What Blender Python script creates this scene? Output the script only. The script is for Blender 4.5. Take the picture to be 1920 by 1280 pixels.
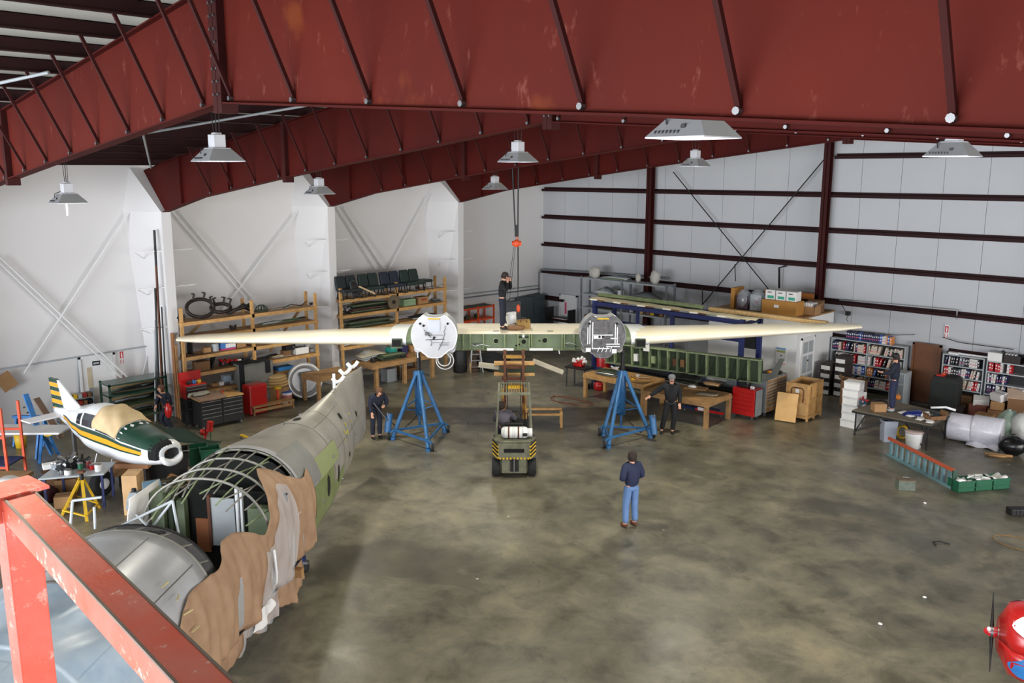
import bpy, math, random
from mathutils import Vector, Matrix, Euler
for o in list(bpy.data.objects): bpy.data.objects.remove(o)
SC = bpy.context.scene; COL = SC.collection
R = random.Random(7)
PI = math.pi
rad = math.radians
# ---------------------------------------------------------------- camera
F = 1650.0; TH = math.atan(320/1650.); YAW = rad(44.5); HC = 7.8
cd = bpy.data.cameras.new('camera'); cam = bpy.data.objects.new('camera', cd); COL.objects.link(cam)
cam.location = (0, 0, HC); cam.rotation_euler = (PI/2-TH, 0, YAW)
cd.sensor_width = 36.0; cd.lens = 36.0*F/1920; cd.clip_start = .05; cd.clip_end = 300
SC.camera = cam
# ---------------------------------------------------------------- world, lights, exposure
w = bpy.data.worlds.new('world'); SC.world = w; w.use_nodes = True
bg = w.node_tree.nodes['Background']; bg.inputs[0].default_value = (.80, .88, 1, 1); bg.inputs[1].default_value = 0.9
def area(name, loc, rot, sx, sy, power, col=(1, 1, 1)):
    l = bpy.data.lights.new(name, 'AREA'); l.shape = 'RECTANGLE'; l.size = sx; l.size_y = sy; l.energy = power; l.color = col
    o = bpy.data.objects.new(name, l); COL.objects.link(o); o.location = loc; o.rotation_euler = rot; return o
# daylight coming in through the open hangar doors behind and beside the camera
area('door_daylight', (-13, -17, 3.6), (rad(90), 0, 0), 32, 7.0, 5000, (.93, .96, 1))
area('side_daylight', (15, 14, 4.4), (rad(90), 0, rad(90)), 24, 6.0, 2200, (1, .95, .88))
SC.view_settings.view_transform = 'Standard'; SC.view_settings.look = 'None'
SC.view_settings.gamma = 1; SC.view_settings.use_curve_mapping = False
SC.view_settings.exposure = 1.05
# ---------------------------------------------------------------- coordinates
fw = (-math.sin(YAW), math.cos(YAW)); rt = (math.cos(YAW), math.sin(YAW))
def ray(px, py):
    u = (px-960)/F; v = (640-py)/F
    a = math.cos(TH)+v*math.sin(TH); z = -math.sin(TH)+v*math.cos(TH)
    return (rt[0]*u+fw[0]*a, rt[1]*u+fw[1]*a, z)
def G(px, py, z=0.):          # the spot of height z
    r = ray(px, py); t = (z-HC)/r[2]; return Vector((r[0]*t, r[1]*t, z))
def LW(px, py, X):            # the spot on a plane parallel to the left wall
    r = ray(px, py); t = X/r[0]; return Vector((X, r[1]*t, HC+r[2]*t))
def BW(px, py, Y):            # the spot on a plane parallel to the back wall
    r = ray(px, py); t = Y/r[1]; return Vector((r[0]*t, Y, HC+r[2]*t))
def CF(s, f, z=0.): return Vector((rt[0]*s+fw[0]*f, rt[1]*s+fw[1]*f, z))
# ---------------------------------------------------------------- mesh helpers
class MB:
    def __init__(s): s.v = []; s.f = []; s.mi = []; s.sm = []; s.m = 0
    def add(s, vs, fs, smooth=False):
        b = len(s.v); s.v += [tuple(p) for p in vs]
        for f in fs: s.f.append(tuple(b+i for i in f)); s.mi.append(s.m); s.sm.append(smooth)
        return s
    def box(s, c, d, rz=0, rx=0, ry=0):
        M = Euler((rx, ry, rz)).to_matrix(); c = Vector(c)
        vs = [c+M@Vector((x*d[0]/2, y*d[1]/2, z*d[2]/2)) for z in (-1, 1) for y in (-1, 1) for x in (-1, 1)]
        return s.add(vs, [(0, 2, 3, 1), (4, 5, 7, 6), (0, 1, 5, 4), (2, 6, 7, 3), (0, 4, 6, 2), (1, 3, 7, 5)])
    def bx(s, x0, x1, y0, y1, z0, z1): return s.box(((x0+x1)/2, (y0+y1)/2, (z0+z1)/2), (abs(x1-x0), abs(y1-y0), abs(z1-z0)))
    def _fr(s, d):
        d = d.normalized(); u = Vector((0, 0, 1)) if abs(d.z) < .95 else Vector((1, 0, 0))
        a = d.cross(u).normalized(); return a, a.cross(d).normalized()
    def beam(s, p, q, w, h):
        p = Vector(p); q = Vector(q); a, b = s._fr(q-p)
        vs = [o+a*x*w/2+b*y*h/2 for o in (p, q) for y in (-1, 1) for x in (-1, 1)]
        return s.add(vs, [(0, 2, 3, 1), (4, 5, 7, 6), (0, 1, 5, 4), (2, 6, 7, 3), (0, 4, 6, 2), (1, 3, 7, 5)])
    def cyl(s, p, q, r, r2=None, n=12, cap=True):
        p = Vector(p); q = Vector(q); r2 = r if r2 is None else r2; a, b = s._fr(q-p)
        cs = [(a*math.cos(t*2*PI/n)+b*math.sin(t*2*PI/n)) for t in range(n)]
        A = [p+c*r for c in cs]; Bb = [q+c*r2 for c in cs]
        s.add(A+Bb, [(i, (i+1) % n, n+(i+1) % n, n+i) for i in range(n)], True)
        if cap: s.add(A, [tuple(range(n))[::-1]]); s.add(Bb, [tuple(range(n))])
        return s
    def tube(s, pts, r, n=8, closed=False):
        P = [Vector(p) for p in pts]; N = len(P); rs = r if isinstance(r, (list, tuple)) else [r]*N
        vs = []; pa = None
        for i in range(N):
            if closed: d = P[(i+1) % N]-P[i-1]
            else: d = P[min(i+1, N-1)]-P[max(i-1, 0)]
            if pa is None: a, b = s._fr(d)
            else:
                d = d.normalized(); a = pa-d*pa.dot(d)
                a = a.normalized() if a.length > 1e-6 else s._fr(d)[0]; b = a.cross(d)
            pa = a
            vs += [P[i]+(a*math.cos(t*2*PI/n)+b*math.sin(t*2*PI/n))*rs[i] for t in range(n)]
        fs = []
        for i in range(N if closed else N-1):
            j = (i+1) % N
            fs += [(i*n+t, i*n+(t+1) % n, j*n+(t+1) % n, j*n+t) for t in range(n)]
        if not closed: fs += [tuple(range(n))[::-1], tuple((N-1)*n+t for t in range(n))]
        return s.add(vs, fs, True)
    def lathe(s, prof, c=(0, 0, 0), n=20, M=None, smooth=True):
        vs = []; c = Vector(c)
        for r_, z in prof:
            for t in range(n):
                p = Vector((r_*math.cos(t*2*PI/n), r_*math.sin(t*2*PI/n), z))
                vs.append(c+(M@p if M else p))
        fs = [(i*n+t, i*n+(t+1) % n, (i+1)*n+(t+1) % n, (i+1)*n+t) for i in range(len(prof)-1) for t in range(n)]
        fs += [tuple(range(n))[::-1], tuple((len(prof)-1)*n+t for t in range(n))]
        return s.add(vs, fs, smooth)
    def prism(s, poly, d, M=None, c=(0, 0, 0)):      # polygon in x,y extruded to z=d, then M and moved
        n = len(poly); c = Vector(c); A = [Vector((x, y, 0)) for x, y in poly]; Bb = [Vector((x, y, d)) for x, y in poly]
        vs = [c+(M@p if M else p) for p in A+Bb]
        return s.add(vs, [tuple(range(n))[::-1], tuple(range(n, 2*n))]+[(i, (i+1) % n, n+(i+1) % n, n+i) for i in range(n)])
    def loft(s, rings, closed=True, caps=True, smooth=True):
        n = len(rings[0]); vs = [p for r_ in rings for p in r_]; fs = []
        for i in range(len(rings)-1):
            for t in range(n if closed else n-1):
                u = (t+1) % n; fs.append((i*n+t, i*n+u, (i+1)*n+u, (i+1)*n+t))
        s.add(vs, fs, smooth)
        if caps: s.add(rings[0], [tuple(range(n))[::-1]]); s.add(rings[-1], [tuple(range(n))])
        return s
    def sph(s, c, r, n=10, jit=0, rnd=None):
        r = r if isinstance(r, (tuple, list)) else (r, r, r); c = Vector(c); vs = []; rn = rnd or R
        for i in range(n//2+1):
            ph = PI*i/(n//2)
            for t in range(n):
                k = 1+(rn.uniform(-jit, jit) if jit else 0)
                vs.append(c+Vector((r[0]*math.sin(ph)*math.cos(2*PI*t/n)*k, r[1]*math.sin(ph)*math.sin(2*PI*t/n)*k, -r[2]*math.cos(ph)*(k if 0 < i < n//2 else 1))))
        return s.add(vs, [(i*n+t, i*n+(t+1) % n, (i+1)*n+(t+1) % n, (i+1)*n+t) for i in range(n//2) for t in range(n)], True)
    def grid(s, nu, nv, fn, smooth=True):
        vs = [fn(i/nu, j/nv) for j in range(nv+1) for i in range(nu+1)]
        return s.add(vs, [(j*(nu+1)+i, j*(nu+1)+i+1, (j+1)*(nu+1)+i+1, (j+1)*(nu+1)+i) for j in range(nv) for i in range(nu)], smooth)
    def build(s, name, mats, parent=None, loc=None, rz=0, solid=0, bevel=0, kind=None, label=None):
        me = bpy.data.meshes.new(name); me.from_pydata(s.v, [], s.f)
        if not isinstance(mats, (list, tuple)): mats = [mats]
        for m_ in mats: me.materials.append(m_)
        me.polygons.foreach_set('material_index', s.mi); me.polygons.foreach_set('use_smooth', s.sm); me.update()
        o = bpy.data.objects.new(name, me); COL.objects.link(o)
        if parent: o.parent = parent
        if loc is not None: o.location = loc
        if rz: o.rotation_euler = (0, 0, rz)
        if solid:
            k = o.modifiers.new('solid', 'SOLIDIFY'); k.thickness = solid; k.offset = 0
        if bevel:
            k = o.modifiers.new('bevel', 'BEVEL'); k.width = bevel; k.segments = 2; k.limit_method = 'ANGLE'; k.angle_limit = rad(40)
        if kind: o['kind'] = kind
        if label: o['label'] = label
        return o
def tag(o, label, cat, group=None):
    o['label'] = label; o['category'] = cat
    if group: o['group'] = group
    return o
def thing(name, label, cat, loc=(0, 0, 0), rz=0, group=None):
    o = bpy.data.objects.new(name, None); COL.objects.link(o); o.empty_display_size = .2
    o.location = loc; o.rotation_euler = (0, 0, rz); return tag(o, label, cat, group)
def struct(name, loc=(0, 0, 0)):
    o = bpy.data.objects.new(name, None); COL.objects.link(o); o.location = loc; o['kind'] = 'structure'; return o
def inst(o, parent=None, loc=None, rz=None, mat=None, name=None):
    c = o.copy()
    if mat: c.data = o.data.copy(); c.data.materials[0] = mat
    COL.objects.link(c)
    if parent: c.parent = parent
    if loc is not None: c.location = loc
    if rz is not None: c.rotation_euler = (0, 0, rz)
    return c
def dup(root, loc, rz, label, group=None):
    r_ = root.copy(); COL.objects.link(r_); r_.location = loc; r_.rotation_euler = (0, 0, rz); r_['label'] = label
    if group: r_['group'] = group
    for ch in list(root.children):
        c = ch.copy(); COL.objects.link(c); c.parent = r_
        for g in ch.children:
            d = g.copy(); COL.objects.link(d); d.parent = c
    return r_
RX = Matrix.Rotation(PI/2, 3, 'X'); RY = Matrix.Rotation(PI/2, 3, 'Y')
# ---------------------------------------------------------------- materials
def lin(c): return tuple(((x/255)/12.92 if x/255 <= .04045 else (((x/255)+.055)/1.055)**2.4) for x in c)
MATS = {}
def mat(name, c, rough=.6, metal=0, var=.12, scale=3, bump=0, c2=None, emit=0, trans=0, coat=0, det=4, spec=None):
    if name in MATS: return MATS[name]
    m = bpy.data.materials.new(name); m.use_nodes = True; nt = m.node_tree; b = nt.nodes['Principled BSDF']
    c = lin(c); c2 = lin(c2) if c2 else tuple(x*(1-var*2) for x in c)
    if var or c2:
        tc = nt.nodes.new('ShaderNodeTexCoord'); nz = nt.nodes.new('ShaderNodeTexNoise'); nz.inputs['Scale'].default_value = scale; nz.inputs['Detail'].default_value = det
        nt.links.new(tc.outputs['Object'], nz.inputs['Vector'])
        rp = nt.nodes.new('ShaderNodeValToRGB'); rp.color_ramp.elements[0].position = .3; rp.color_ramp.elements[1].position = .7
        rp.color_ramp.elements[0].color = (*c2, 1); rp.color_ramp.elements[1].color = (*c, 1)
        nt.links.new(nz.outputs[0], rp.inputs[0]); nt.links.new(rp.outputs[0], b.inputs['Base Color'])
        if bump:
            bp = nt.nodes.new('ShaderNodeBump'); bp.inputs['Strength'].default_value = bump; bp.inputs['Distance'].default_value = .02
            nt.links.new(nz.outputs[0], bp.inputs['Height']); nt.links.new(bp.outputs[0], b.inputs['Normal'])
    b.inputs['Roughness'].default_value = rough; b.inputs['Metallic'].default_value = metal
    if spec is not None: b.inputs['Specular IOR Level'].default_value = spec
    if coat: b.inputs['Coat Weight'].default_value = coat; b.inputs['Coat Roughness'].default_value = .15
    if emit: b.inputs['Emission Color'].default_value = (*c, 1); b.inputs['Emission Strength'].default_value = emit
    if trans: b.inputs['Alpha'].default_value = 1-trans
    MATS[name] = m; return m
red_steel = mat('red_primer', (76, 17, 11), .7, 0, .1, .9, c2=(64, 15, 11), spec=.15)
red_dark = mat('red_primer_dark', (60, 18, 16), .65, 0, .1, 1.5, spec=.2)
purlin_m = mat('purlin_maroon', (46, 19, 20), .65, 0, .1, 2, spec=.2)
wall_m = mat('white_liner', (226, 224, 224), .62, 0, .02, .6, .1)
wall_b = mat('white_insulation', (188, 190, 194), .55, 0, .02, .8, .15)
deck_m = mat('roof_insulation', (215, 215, 205), .6, 0, .04, 1)
white_p = mat('white_paint', (232, 232, 232), .4, 0, .03, 2)
cream = mat('cream_paint', (228, 217, 190), .25, 0, .02, 1.2, c2=(232, 224, 206), coat=.4)
gwhite = mat('gloss_white', (240, 242, 245), .22, 0, .02, 2, coat=.5)
alum = mat('bare_aluminium', (196, 197, 200), .34, .35, .07, 2.2, .03, c2=(176, 176, 178), det=8)
alum2 = mat('aged_aluminium', (172, 168, 160), .42, .3, .1, 1.6, .03, c2=(146, 141, 132), det=8)
steel = mat('steel', (140, 140, 142), .35, .8, .1, 6)
dsteel = mat('dark_steel', (50, 48, 48), .5, .5, .15, 6)
lampm = mat('lamp_alu', (190, 192, 196), .38, .5, .05, 4)
zinc = mat('zinc_green', (116, 130, 100), .55, 0, .12, 3, c2=(96, 110, 84))
zincl = mat('zinc_green_light', (150, 162, 122), .55, 0, .15, 5, c2=(112, 128, 92))
zincd = mat('zinc_green_dark', (58, 70, 48), .6, 0, .15, 4)
black = mat('black', (24, 24, 26), .55, 0, .1, 6)
rubber = mat('rubber', (30, 30, 32), .8, 0, .12, 12)
void = mat('dark_hole', (10, 10, 10), .9, 0, .05, 2)
wood = mat('pine', (205, 162, 104), .65, 0, .1, 6, .1, c2=(178, 132, 78))
wood2 = mat('pine_worn', (170, 130, 84), .7, 0, .12, 5, .1, c2=(136, 104, 68))
ply = mat('plywood', (220, 178, 118), .6, 0, .08, 3, .05, c2=(204, 158, 98))
card = mat('cardboard', (170, 130, 88), .8, 0, .07, 5)
cardd = mat('cardboard_dark', (128, 92, 60), .8, 0, .07, 5)
cardo = mat('cardboard_orange', (186, 132, 62), .75, 0, .06, 4)
paper_m = mat('kraft_paper', (166, 134, 106), .62, 0, .05, 5, .35, c2=(150, 118, 92))
blue = mat('jack_blue', (52, 108, 160), .42, 0, .12, 5, c2=(40, 88, 136))
bluel = mat('bright_blue', (52, 128, 200), .5, 0, .1, 5)
navy = mat('rack_navy', (30, 42, 98), .5, 0, .1, 4)
redt = mat('tool_red', (190, 24, 24), .32, 0, .05, 3, coat=.4)
orange = mat('orange_paint', (226, 84, 40), .5, 0, .1, 5)
yellow = mat('yellow_paint', (224, 180, 40), .5, 0, .12, 6)
yeld = mat('mast_yellow', (172, 132, 44), .55, 0, .2, 6, c2=(120, 76, 40))
rust = mat('rust_brown', (110, 66, 44), .7, .2, .2, 7)
fork_g = mat('forklift_green', (122, 124, 104), .6, 0, .2, 5, c2=(92, 90, 74))
green_c = mat('crate_green', (20, 92, 62), .5, 0, .1, 5)
dgreen = mat('dark_green_paint', (28, 66, 52), .35, 0, .08, 3, coat=.3)
gold = mat('gold_paint', (232, 164, 34), .4, 0, .05, 3)
glass_d = mat('dark_glass', (40, 46, 54), .1, 0, .05, 2)
tan = mat('tan_cloth', (222, 194, 150), .8, 0, .08, 5, .1)
greyp = mat('grey_paint', (132, 138, 142), .5, .1, .1, 4)
greyl = mat('light_grey', (176, 182, 186), .5, .1, .06, 4)
tarp = mat('brown_cloth', (138, 112, 94), .9, 0, .08, 6, .1)
brown_door = mat('door_brown', (112, 66, 30), .45, 0, .12, 2.5, c2=(96, 54, 24))
white_card = mat('white_card', (236, 234, 232), .6, 0, .03, 4)
teal = mat('teal_box', (40, 150, 140), .6, 0, .2, 8)
skin_m = mat('skin', (212, 158, 132), .55, 0, .03, 8)
hair_m = mat('hair_dark', (50, 36, 30), .8, 0, .2, 30)
navy_c = mat('navy_cloth', (30, 34, 52), .85, 0, .12, 12, .15)
black_c = mat('black_cloth', (22, 23, 28), .85, 0, .1, 12, .1)
jean = mat('blue_jean', (104, 136, 186), .85, 0, .1, 10, .1)
jacket_b = mat('jacket_blue', (34, 42, 74), .8, 0, .1, 8, .1)
pink = mat('pink_label', (226, 90, 130), .6, 0, 0.02, 3)
def cloud_film(name, c, a, rough=.15, c2=None):
    m = mat(name, c, rough, 0, .04, 2, .05, c2=c2, trans=a); m.node_tree.nodes['Principled BSDF'].inputs['Specular IOR Level'].default_value = .8; return m
film = cloud_film('clear_film', (225, 232, 240), .68)
bfilm = cloud_film('blue_film', (220, 237, 250), .5, .28, c2=(160, 196, 228))
# ordinals for labels
ORD = 'first second third fourth fifth sixth seventh eighth ninth tenth eleventh twelfth thirteenth fourteenth fifteenth sixteenth seventeenth eighteenth nineteenth twentieth twenty-first twenty-second twenty-third twenty-fourth twenty-fifth twenty-sixth twenty-seventh twenty-eighth twenty-ninth thirtieth'.split()
# ================================================================ STRUCTURE
XL, YB, XR, YF = -28.4, 31.0, 7.4, -6.0
RZ = 10.35; RIDGE = -10.9
def roof_z(x): return RZ-.13*(RIDGE-x) if x < RIDGE else RZ-.10*(x-RIDGE)
# floor: polished, stained concrete slab
def floor_mat():
    m = bpy.data.materials.new('stained_concrete'); m.use_nodes = True; nt = m.node_tree; N = nt.nodes; Lk = nt.links; b = N['Principled BSDF']
    tc = N.new('ShaderNodeTexCoord')
    def noise(sc, det, dist=0, rg=.5):
        n = N.new('ShaderNodeTexNoise'); n.inputs['Scale'].default_value = sc; n.inputs['Detail'].default_value = det; n.inputs['Distortion'].default_value = dist; n.inputs['Roughness'].default_value = rg
        Lk.new(tc.outputs['Object'], n.inputs['Vector']); return n.outputs[0]
    def ramp(src, stops):
        r_ = N.new('ShaderNodeValToRGB'); e = r_.color_ramp.elements
        e[0].position, e[0].color = stops[0][0], (*stops[0][1], 1); e[1].position, e[1].color = stops[-1][0], (*stops[-1][1], 1)
        for p, c in stops[1:-1]:
            k = e.new(p); k.color = (*c, 1)
        Lk.new(src, r_.inputs[0]); return r_.outputs[0]
    def mix(t, a, c, f, mode='MIX'):
        x = N.new('ShaderNodeMix'); x.data_type = 'RGBA'; x.blend_type = mode
        if isinstance(f, float): x.inputs[0].default_value = f
        else: Lk.new(f, x.inputs[0])
        Lk.new(a, x.inputs[6])
        if isinstance(c, tuple): x.inputs[7].default_value = (*c, 1)
        else: Lk.new(c, x.inputs[7])
        return x.outputs[2]
    base = ramp(noise(.28, 7, .2, .6), [(.32, lin((90, 87, 75))), (.5, lin((112, 107, 92))), (.7, lin((134, 126, 108)))])
    mid = ramp(noise(1.1, 9, .3, .7), [(.36, (.5, .5, .5)), (.5, (.9, .9, .9)), (.66, (1.3, 1.27, 1.2))])
    c = mix('m', base, mid, 1.0, 'MULTIPLY')
    blot = ramp(noise(.33, 4, .5, .55), [(.57, (0, 0, 0)), (.6, (.5, .5, .5)), (.75, (.7, .7, .7))])
    c = mix('b', c, lin((72, 69, 60)), blot)
    st = ramp(noise(3.6, 6, .5, .75), [(.6, (0, 0, 0)), (.72, (.6, .6, .6))])
    c = mix('s', c, lin((50, 47, 42)), st)
    v = N.new('ShaderNodeTexVoronoi'); v.inputs['Scale'].default_value = .8; Lk.new(tc.outputs['Object'], v.inputs['Vector'])
    sp = ramp(v.outputs['Distance'], [(.0, (1, 1, 1)), (.016, (1, 1, 1)), (.03, (0, 0, 0))])
    c = mix('p', c, lin((186, 182, 172)), sp)
    Lk.new(c, b.inputs['Base Color'])
    rr = ramp(noise(.7, 5, .5), [(.3, (.24, .24, .24)), (.7, (.45, .45, .45))]); Lk.new(rr, b.inputs['Roughness'])
    bp = N.new('ShaderNodeBump'); bp.inputs['Strength'].default_value = .06; Lk.new(noise(6, 6), bp.inputs['Height']); Lk.new(bp.outputs[0], b.inputs['Normal'])
    return m
fl = MB().bx(XL, XR, YF, YB, -.12, 0).build('floor', floor_mat(), kind='structure')
# saw joints in the slab are left to the stains; roof deck with insulation and purlins
ce = struct('ceiling')
for x0, x1 in ((XL-.2, RIDGE), (RIDGE, XR)):
    MB().add([(x0, YF, roof_z(x0)), (x1, YF, roof_z(x1)), (x1, YB, roof_z(x1)), (x0, YB, roof_z(x0)),
              (x0, YF, roof_z(x0)+.1), (x1, YF, roof_z(x1)+.1), (x1, YB, roof_z(x1)+.1), (x0, YB, roof_z(x0)+.1)],
             [(0, 3, 2, 1), (4, 5, 6, 7), (0, 1, 5, 4), (2, 3, 7, 6), (0, 4, 7, 3), (1, 2, 6, 5)]).build('roof_deck', deck_m, ce)
pur = MB().bx(-.035, .035, YF, YB, -.21, 0).bx(-.035, .09, YF, YB, -.22, -.2).bx(-.09, .035, YF, YB, -.012, 0).build('purlin', purlin_m, ce)
PX = [RIDGE-.55-1.24*i for i in range(14)]+[RIDGE+.2+1.46*i for i in range(12)]
pur.location = (PX[0], 0, roof_z(PX[0]))
for x in PX[1:]: inst(pur, ce, (x, 0, roof_z(x)))
# pale rod bracing under the roof
rod = MB()
for (a, b_) in (((-27.5, 6.5), (-15.5, 12)), ((-15.5, 6.5), (-27.5, 12)), ((-27.5, .2), (-16, 5.4)), ((-16, 0), (-27, 5.4))):
    rod.cyl((a[0], a[1], roof_z(a[0])-.3), (b_[0], b_[1], roof_z(b_[0])-.3), .03, n=6)
rod.build('brace_rod', greyl, ce)
# left wall (white liner panels)
wl = struct('wall_left')
MB().bx(XL-.15, XL, YF, YB, 0, 8.15).build('liner', wall_m, wl)
# back wall: steel insulated panels between seams
wb = struct('wall_back')
n = 26; pw = (XR-XL)/n
for i in range(n):
    x0 = XL+i*pw; x1 = x0+pw-.012
    MB().add([(x0, YB, 0), (x1, YB, 0), (x1, YB, roof_z(x1)), (x0, YB, roof_z(x0)), (x0, YB+.1, 0), (x1, YB+.1, 0), (x1, YB+.1, roof_z(x1)), (x0, YB+.1, roof_z(x0))],
             [(0, 1, 2, 3), (4, 7, 6, 5), (0, 4, 5, 1), (2, 6, 7, 3), (0, 3, 7, 4), (1, 5, 6, 2)]).build('panel', wall_b, wb)
MB().bx(XL, XR, YB+.11, YB+.2, 0, 11).build('outer_skin', greyp, wb)
# right wall solid above the side door opening, low header over the front opening
wr = struct('wall_right'); MB().bx(XR, XR+.15, YF, YB, 7.2, 9).bx(XR, XR+.15, 26.5, YB, 0, 7.2).build('liner', wall_m, wr)
wf = struct('wall_front'); MB().bx(XL, XR, YF-.15, YF, 7.4, 10.5).bx(XL, -27.2, YF-.15, YF, 0, 7.4).build('liner', wall_m, wf)
# girts and columns of the back wall
girt_z = [1.85, 3.12, 4.4, 5.68, 6.95, 8.3]
for i, z in enumerate(girt_z):
    x0 = XL+.1 if i < 5 else -14.2
    segs = [(x0, XR)] if i else [(x0, -26.9), (-24.6, -11.9), (-9.85, XR)]
    for a, b_ in segs:
        o = MB().bx(a, b_, YB-.2, YB-.02, z-.02, z+.02).bx(a, b_, YB-.21, YB-.2, z-.09, z+.02).bx(a, b_, YB-.035, YB-.02, z, z+.1).build('trim_1', purlin_m); o['kind'] = 'structure'; o.name = 'trim_%d' % (i+1)
for k, x in enumerate((-28.2, -22.0, -14.35, -6.7)):
    ht = min(roof_z(x)-.25, 9.2)
    o = MB().bx(x-.12, x+.12, YB-.5, YB-.48, 0, ht).bx(x-.01, x+.01, YB-.5, YB-.2, 0, ht).bx(x-.12, x+.12, YB-.24, YB-.22, 0, ht).build('trim_7', red_dark if k else purlin_m); o['kind'] = 'structure'
    if k == 0: o.scale = (.5, 1, .2)
# rigid frames
def zb(x):
    P = [(-28.4, 6.3), (-26.9, 6.55), (-24.4, 7.05), (-20.3, 7.58), (-17.4, 7.93), (RIDGE, 8.66), (-4.2, 8.22), (-1.66, 8.03), (7.4, 7.35)]
    for (a, za), (b_, zc) in zip(P, P[1:]):
        if x <= b_: return za+(zc-za)*(x-a)/(b_-a)
    return P[-1][1]
FY = [5.8, 12.1, 18.15, 24.4]
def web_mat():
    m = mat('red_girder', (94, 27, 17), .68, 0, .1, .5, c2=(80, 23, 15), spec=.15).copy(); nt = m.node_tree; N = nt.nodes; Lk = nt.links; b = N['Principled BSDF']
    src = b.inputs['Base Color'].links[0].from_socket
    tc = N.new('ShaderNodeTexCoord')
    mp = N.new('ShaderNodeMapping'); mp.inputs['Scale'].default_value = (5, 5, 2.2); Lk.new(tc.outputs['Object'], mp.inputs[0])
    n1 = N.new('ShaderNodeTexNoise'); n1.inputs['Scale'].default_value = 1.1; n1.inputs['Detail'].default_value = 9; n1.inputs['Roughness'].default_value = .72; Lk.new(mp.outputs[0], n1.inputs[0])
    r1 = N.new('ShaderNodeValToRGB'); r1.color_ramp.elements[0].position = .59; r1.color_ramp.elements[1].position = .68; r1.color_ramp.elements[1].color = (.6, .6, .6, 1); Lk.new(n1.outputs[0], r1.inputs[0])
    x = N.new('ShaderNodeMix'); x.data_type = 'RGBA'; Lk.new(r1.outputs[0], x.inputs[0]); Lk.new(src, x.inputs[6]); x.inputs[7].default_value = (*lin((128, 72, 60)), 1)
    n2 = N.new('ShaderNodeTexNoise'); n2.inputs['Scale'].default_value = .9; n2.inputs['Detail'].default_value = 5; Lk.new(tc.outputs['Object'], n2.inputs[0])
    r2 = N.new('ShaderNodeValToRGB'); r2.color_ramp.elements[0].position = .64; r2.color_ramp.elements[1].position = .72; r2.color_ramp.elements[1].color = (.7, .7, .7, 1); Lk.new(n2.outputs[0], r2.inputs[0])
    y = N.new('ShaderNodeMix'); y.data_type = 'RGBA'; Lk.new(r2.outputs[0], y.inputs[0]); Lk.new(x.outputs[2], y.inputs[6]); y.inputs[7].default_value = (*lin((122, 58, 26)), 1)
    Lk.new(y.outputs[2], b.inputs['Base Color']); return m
webm = web_mat()
bolt_m = steel
for k, Y in enumerate(FY):
    fr = struct('trim_%d' % (12+k), (0, Y, 0))
    xs = [-26.95, -25.9, -24.4, -22.5, -20.3, -17.4, -14, RIDGE, -7.5, -4.2, -1.66, 2, XR]
    bot = [(x, zb(x)) for x in xs]; top = [(x, roof_z(x)-.23) for x in xs]
    poly = bot+top[::-1]+[(-28.38, 7.8)]
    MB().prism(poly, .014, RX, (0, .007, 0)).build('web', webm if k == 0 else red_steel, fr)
    m = MB()
    for a, b_ in zip(bot, bot[1:]): m.beam((a[0], 0, a[1]), (b_[0], 0, b_[1]), .22, .022)
    m.beam((-26.95, 0, zb(-26.95)), (-28.38, 0, 7.8), .22, .022)
    m.build('bottom_flange', red_steel, fr)
    m = MB()
    for a, b_ in zip(top, top[1:]): m.beam((a[0], 0, a[1]), (b_[0], 0, b_[1]), .22, .022)
    m.build('top_flange', red_steel, fr)
    # bolted splice at the ridge and halfway
    m = MB()
    for x in (RIDGE, ):
        m.bx(x-.11, x-.006, -.115, .115, zb(x)-.13, roof_z(x)-.2).bx(x+.006, x+.11, -.115, .115, zb(x)-.13, roof_z(x)-.2)
    m.bx(-19.85, -19.7, -.12, .12, zb(-19.8)-.13, roof_z(-19.8)-.2)
    m.build('splice_plate', red_dark, fr)
    m = MB()
    for j in range(9):
        zz = zb(RIDGE)+.1+j*.16
        for dx in (-.055, .055): m.cyl((RIDGE+dx, -.115, zz), (RIDGE+dx, -.14, zz), .018, n=6)
    m.build('bolt_row', bolt_m, fr)
    # flange braces from purlins down to the bottom flange
    br = None
    for x in PX:
        if x < -25: continue
        for sgn in ((-1,) if k < 3 else (-1,)):
            z0 = zb(x)+.06; z1 = roof_z(x)-.2
            o = MB().beam((x, sgn*.01, z0), (x, sgn*.62, z1), .045, .045).build('flange_brace', red_dark, fr)
            MB().cyl((x, sgn*.012, z0), (x, sgn*.07, z0), .03, n=8).build('bolt', bolt_m, o)
    # stiffener rib pairs
    m = MB()
    for x in (-25.6, -22.7): m.bx(x-.006, x+.006, -.1, .1, zb(x), roof_z(x)-.25)
    m.build('stiffener', red_steel, fr)
    # white liner boxing round the tapered wall column
    xi0, xi1 = -26.9, -27.0
    m = MB(); zt = 6.55
    A = [(XL, -.2), (xi1, -.15), (xi1, .15), (XL, .25)]; T = [(XL, -.7), (xi0, -.15), (xi0, .15), (XL, .5)]
    vs = [(x, y, 0) for x, y in A]+[(x, y, zt) for x, y in T]
    m.add(vs, [(0, 1, 5, 4), (1, 2, 6, 5), (2, 3, 7, 6)])
    m.add([(XL, -.7, zt), (xi0, -.15, zt), (xi0, .15, zt), (XL, .5, zt), (XL, -.4, 7.9), (XL, .35, 7.9)], [(0, 1, 4), (1, 2, 5, 4), (2, 3, 5)])
    m.build('column_boxing', wall_m, fr)
    # white wall brackets beside the column
    for zz in (2.95, 4.2, 5.35):
        for sg in (-1, 1):
            ln = .95
            m = MB().beam((-27.05, sg*.16, zz), (-27.2, sg*ln, zz), .05, .03).beam((-27.2, sg*ln, zz), (-27.9, sg*.35, zz-.3), .02, .02)
            m.build('bracket', white_p, fr)
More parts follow.
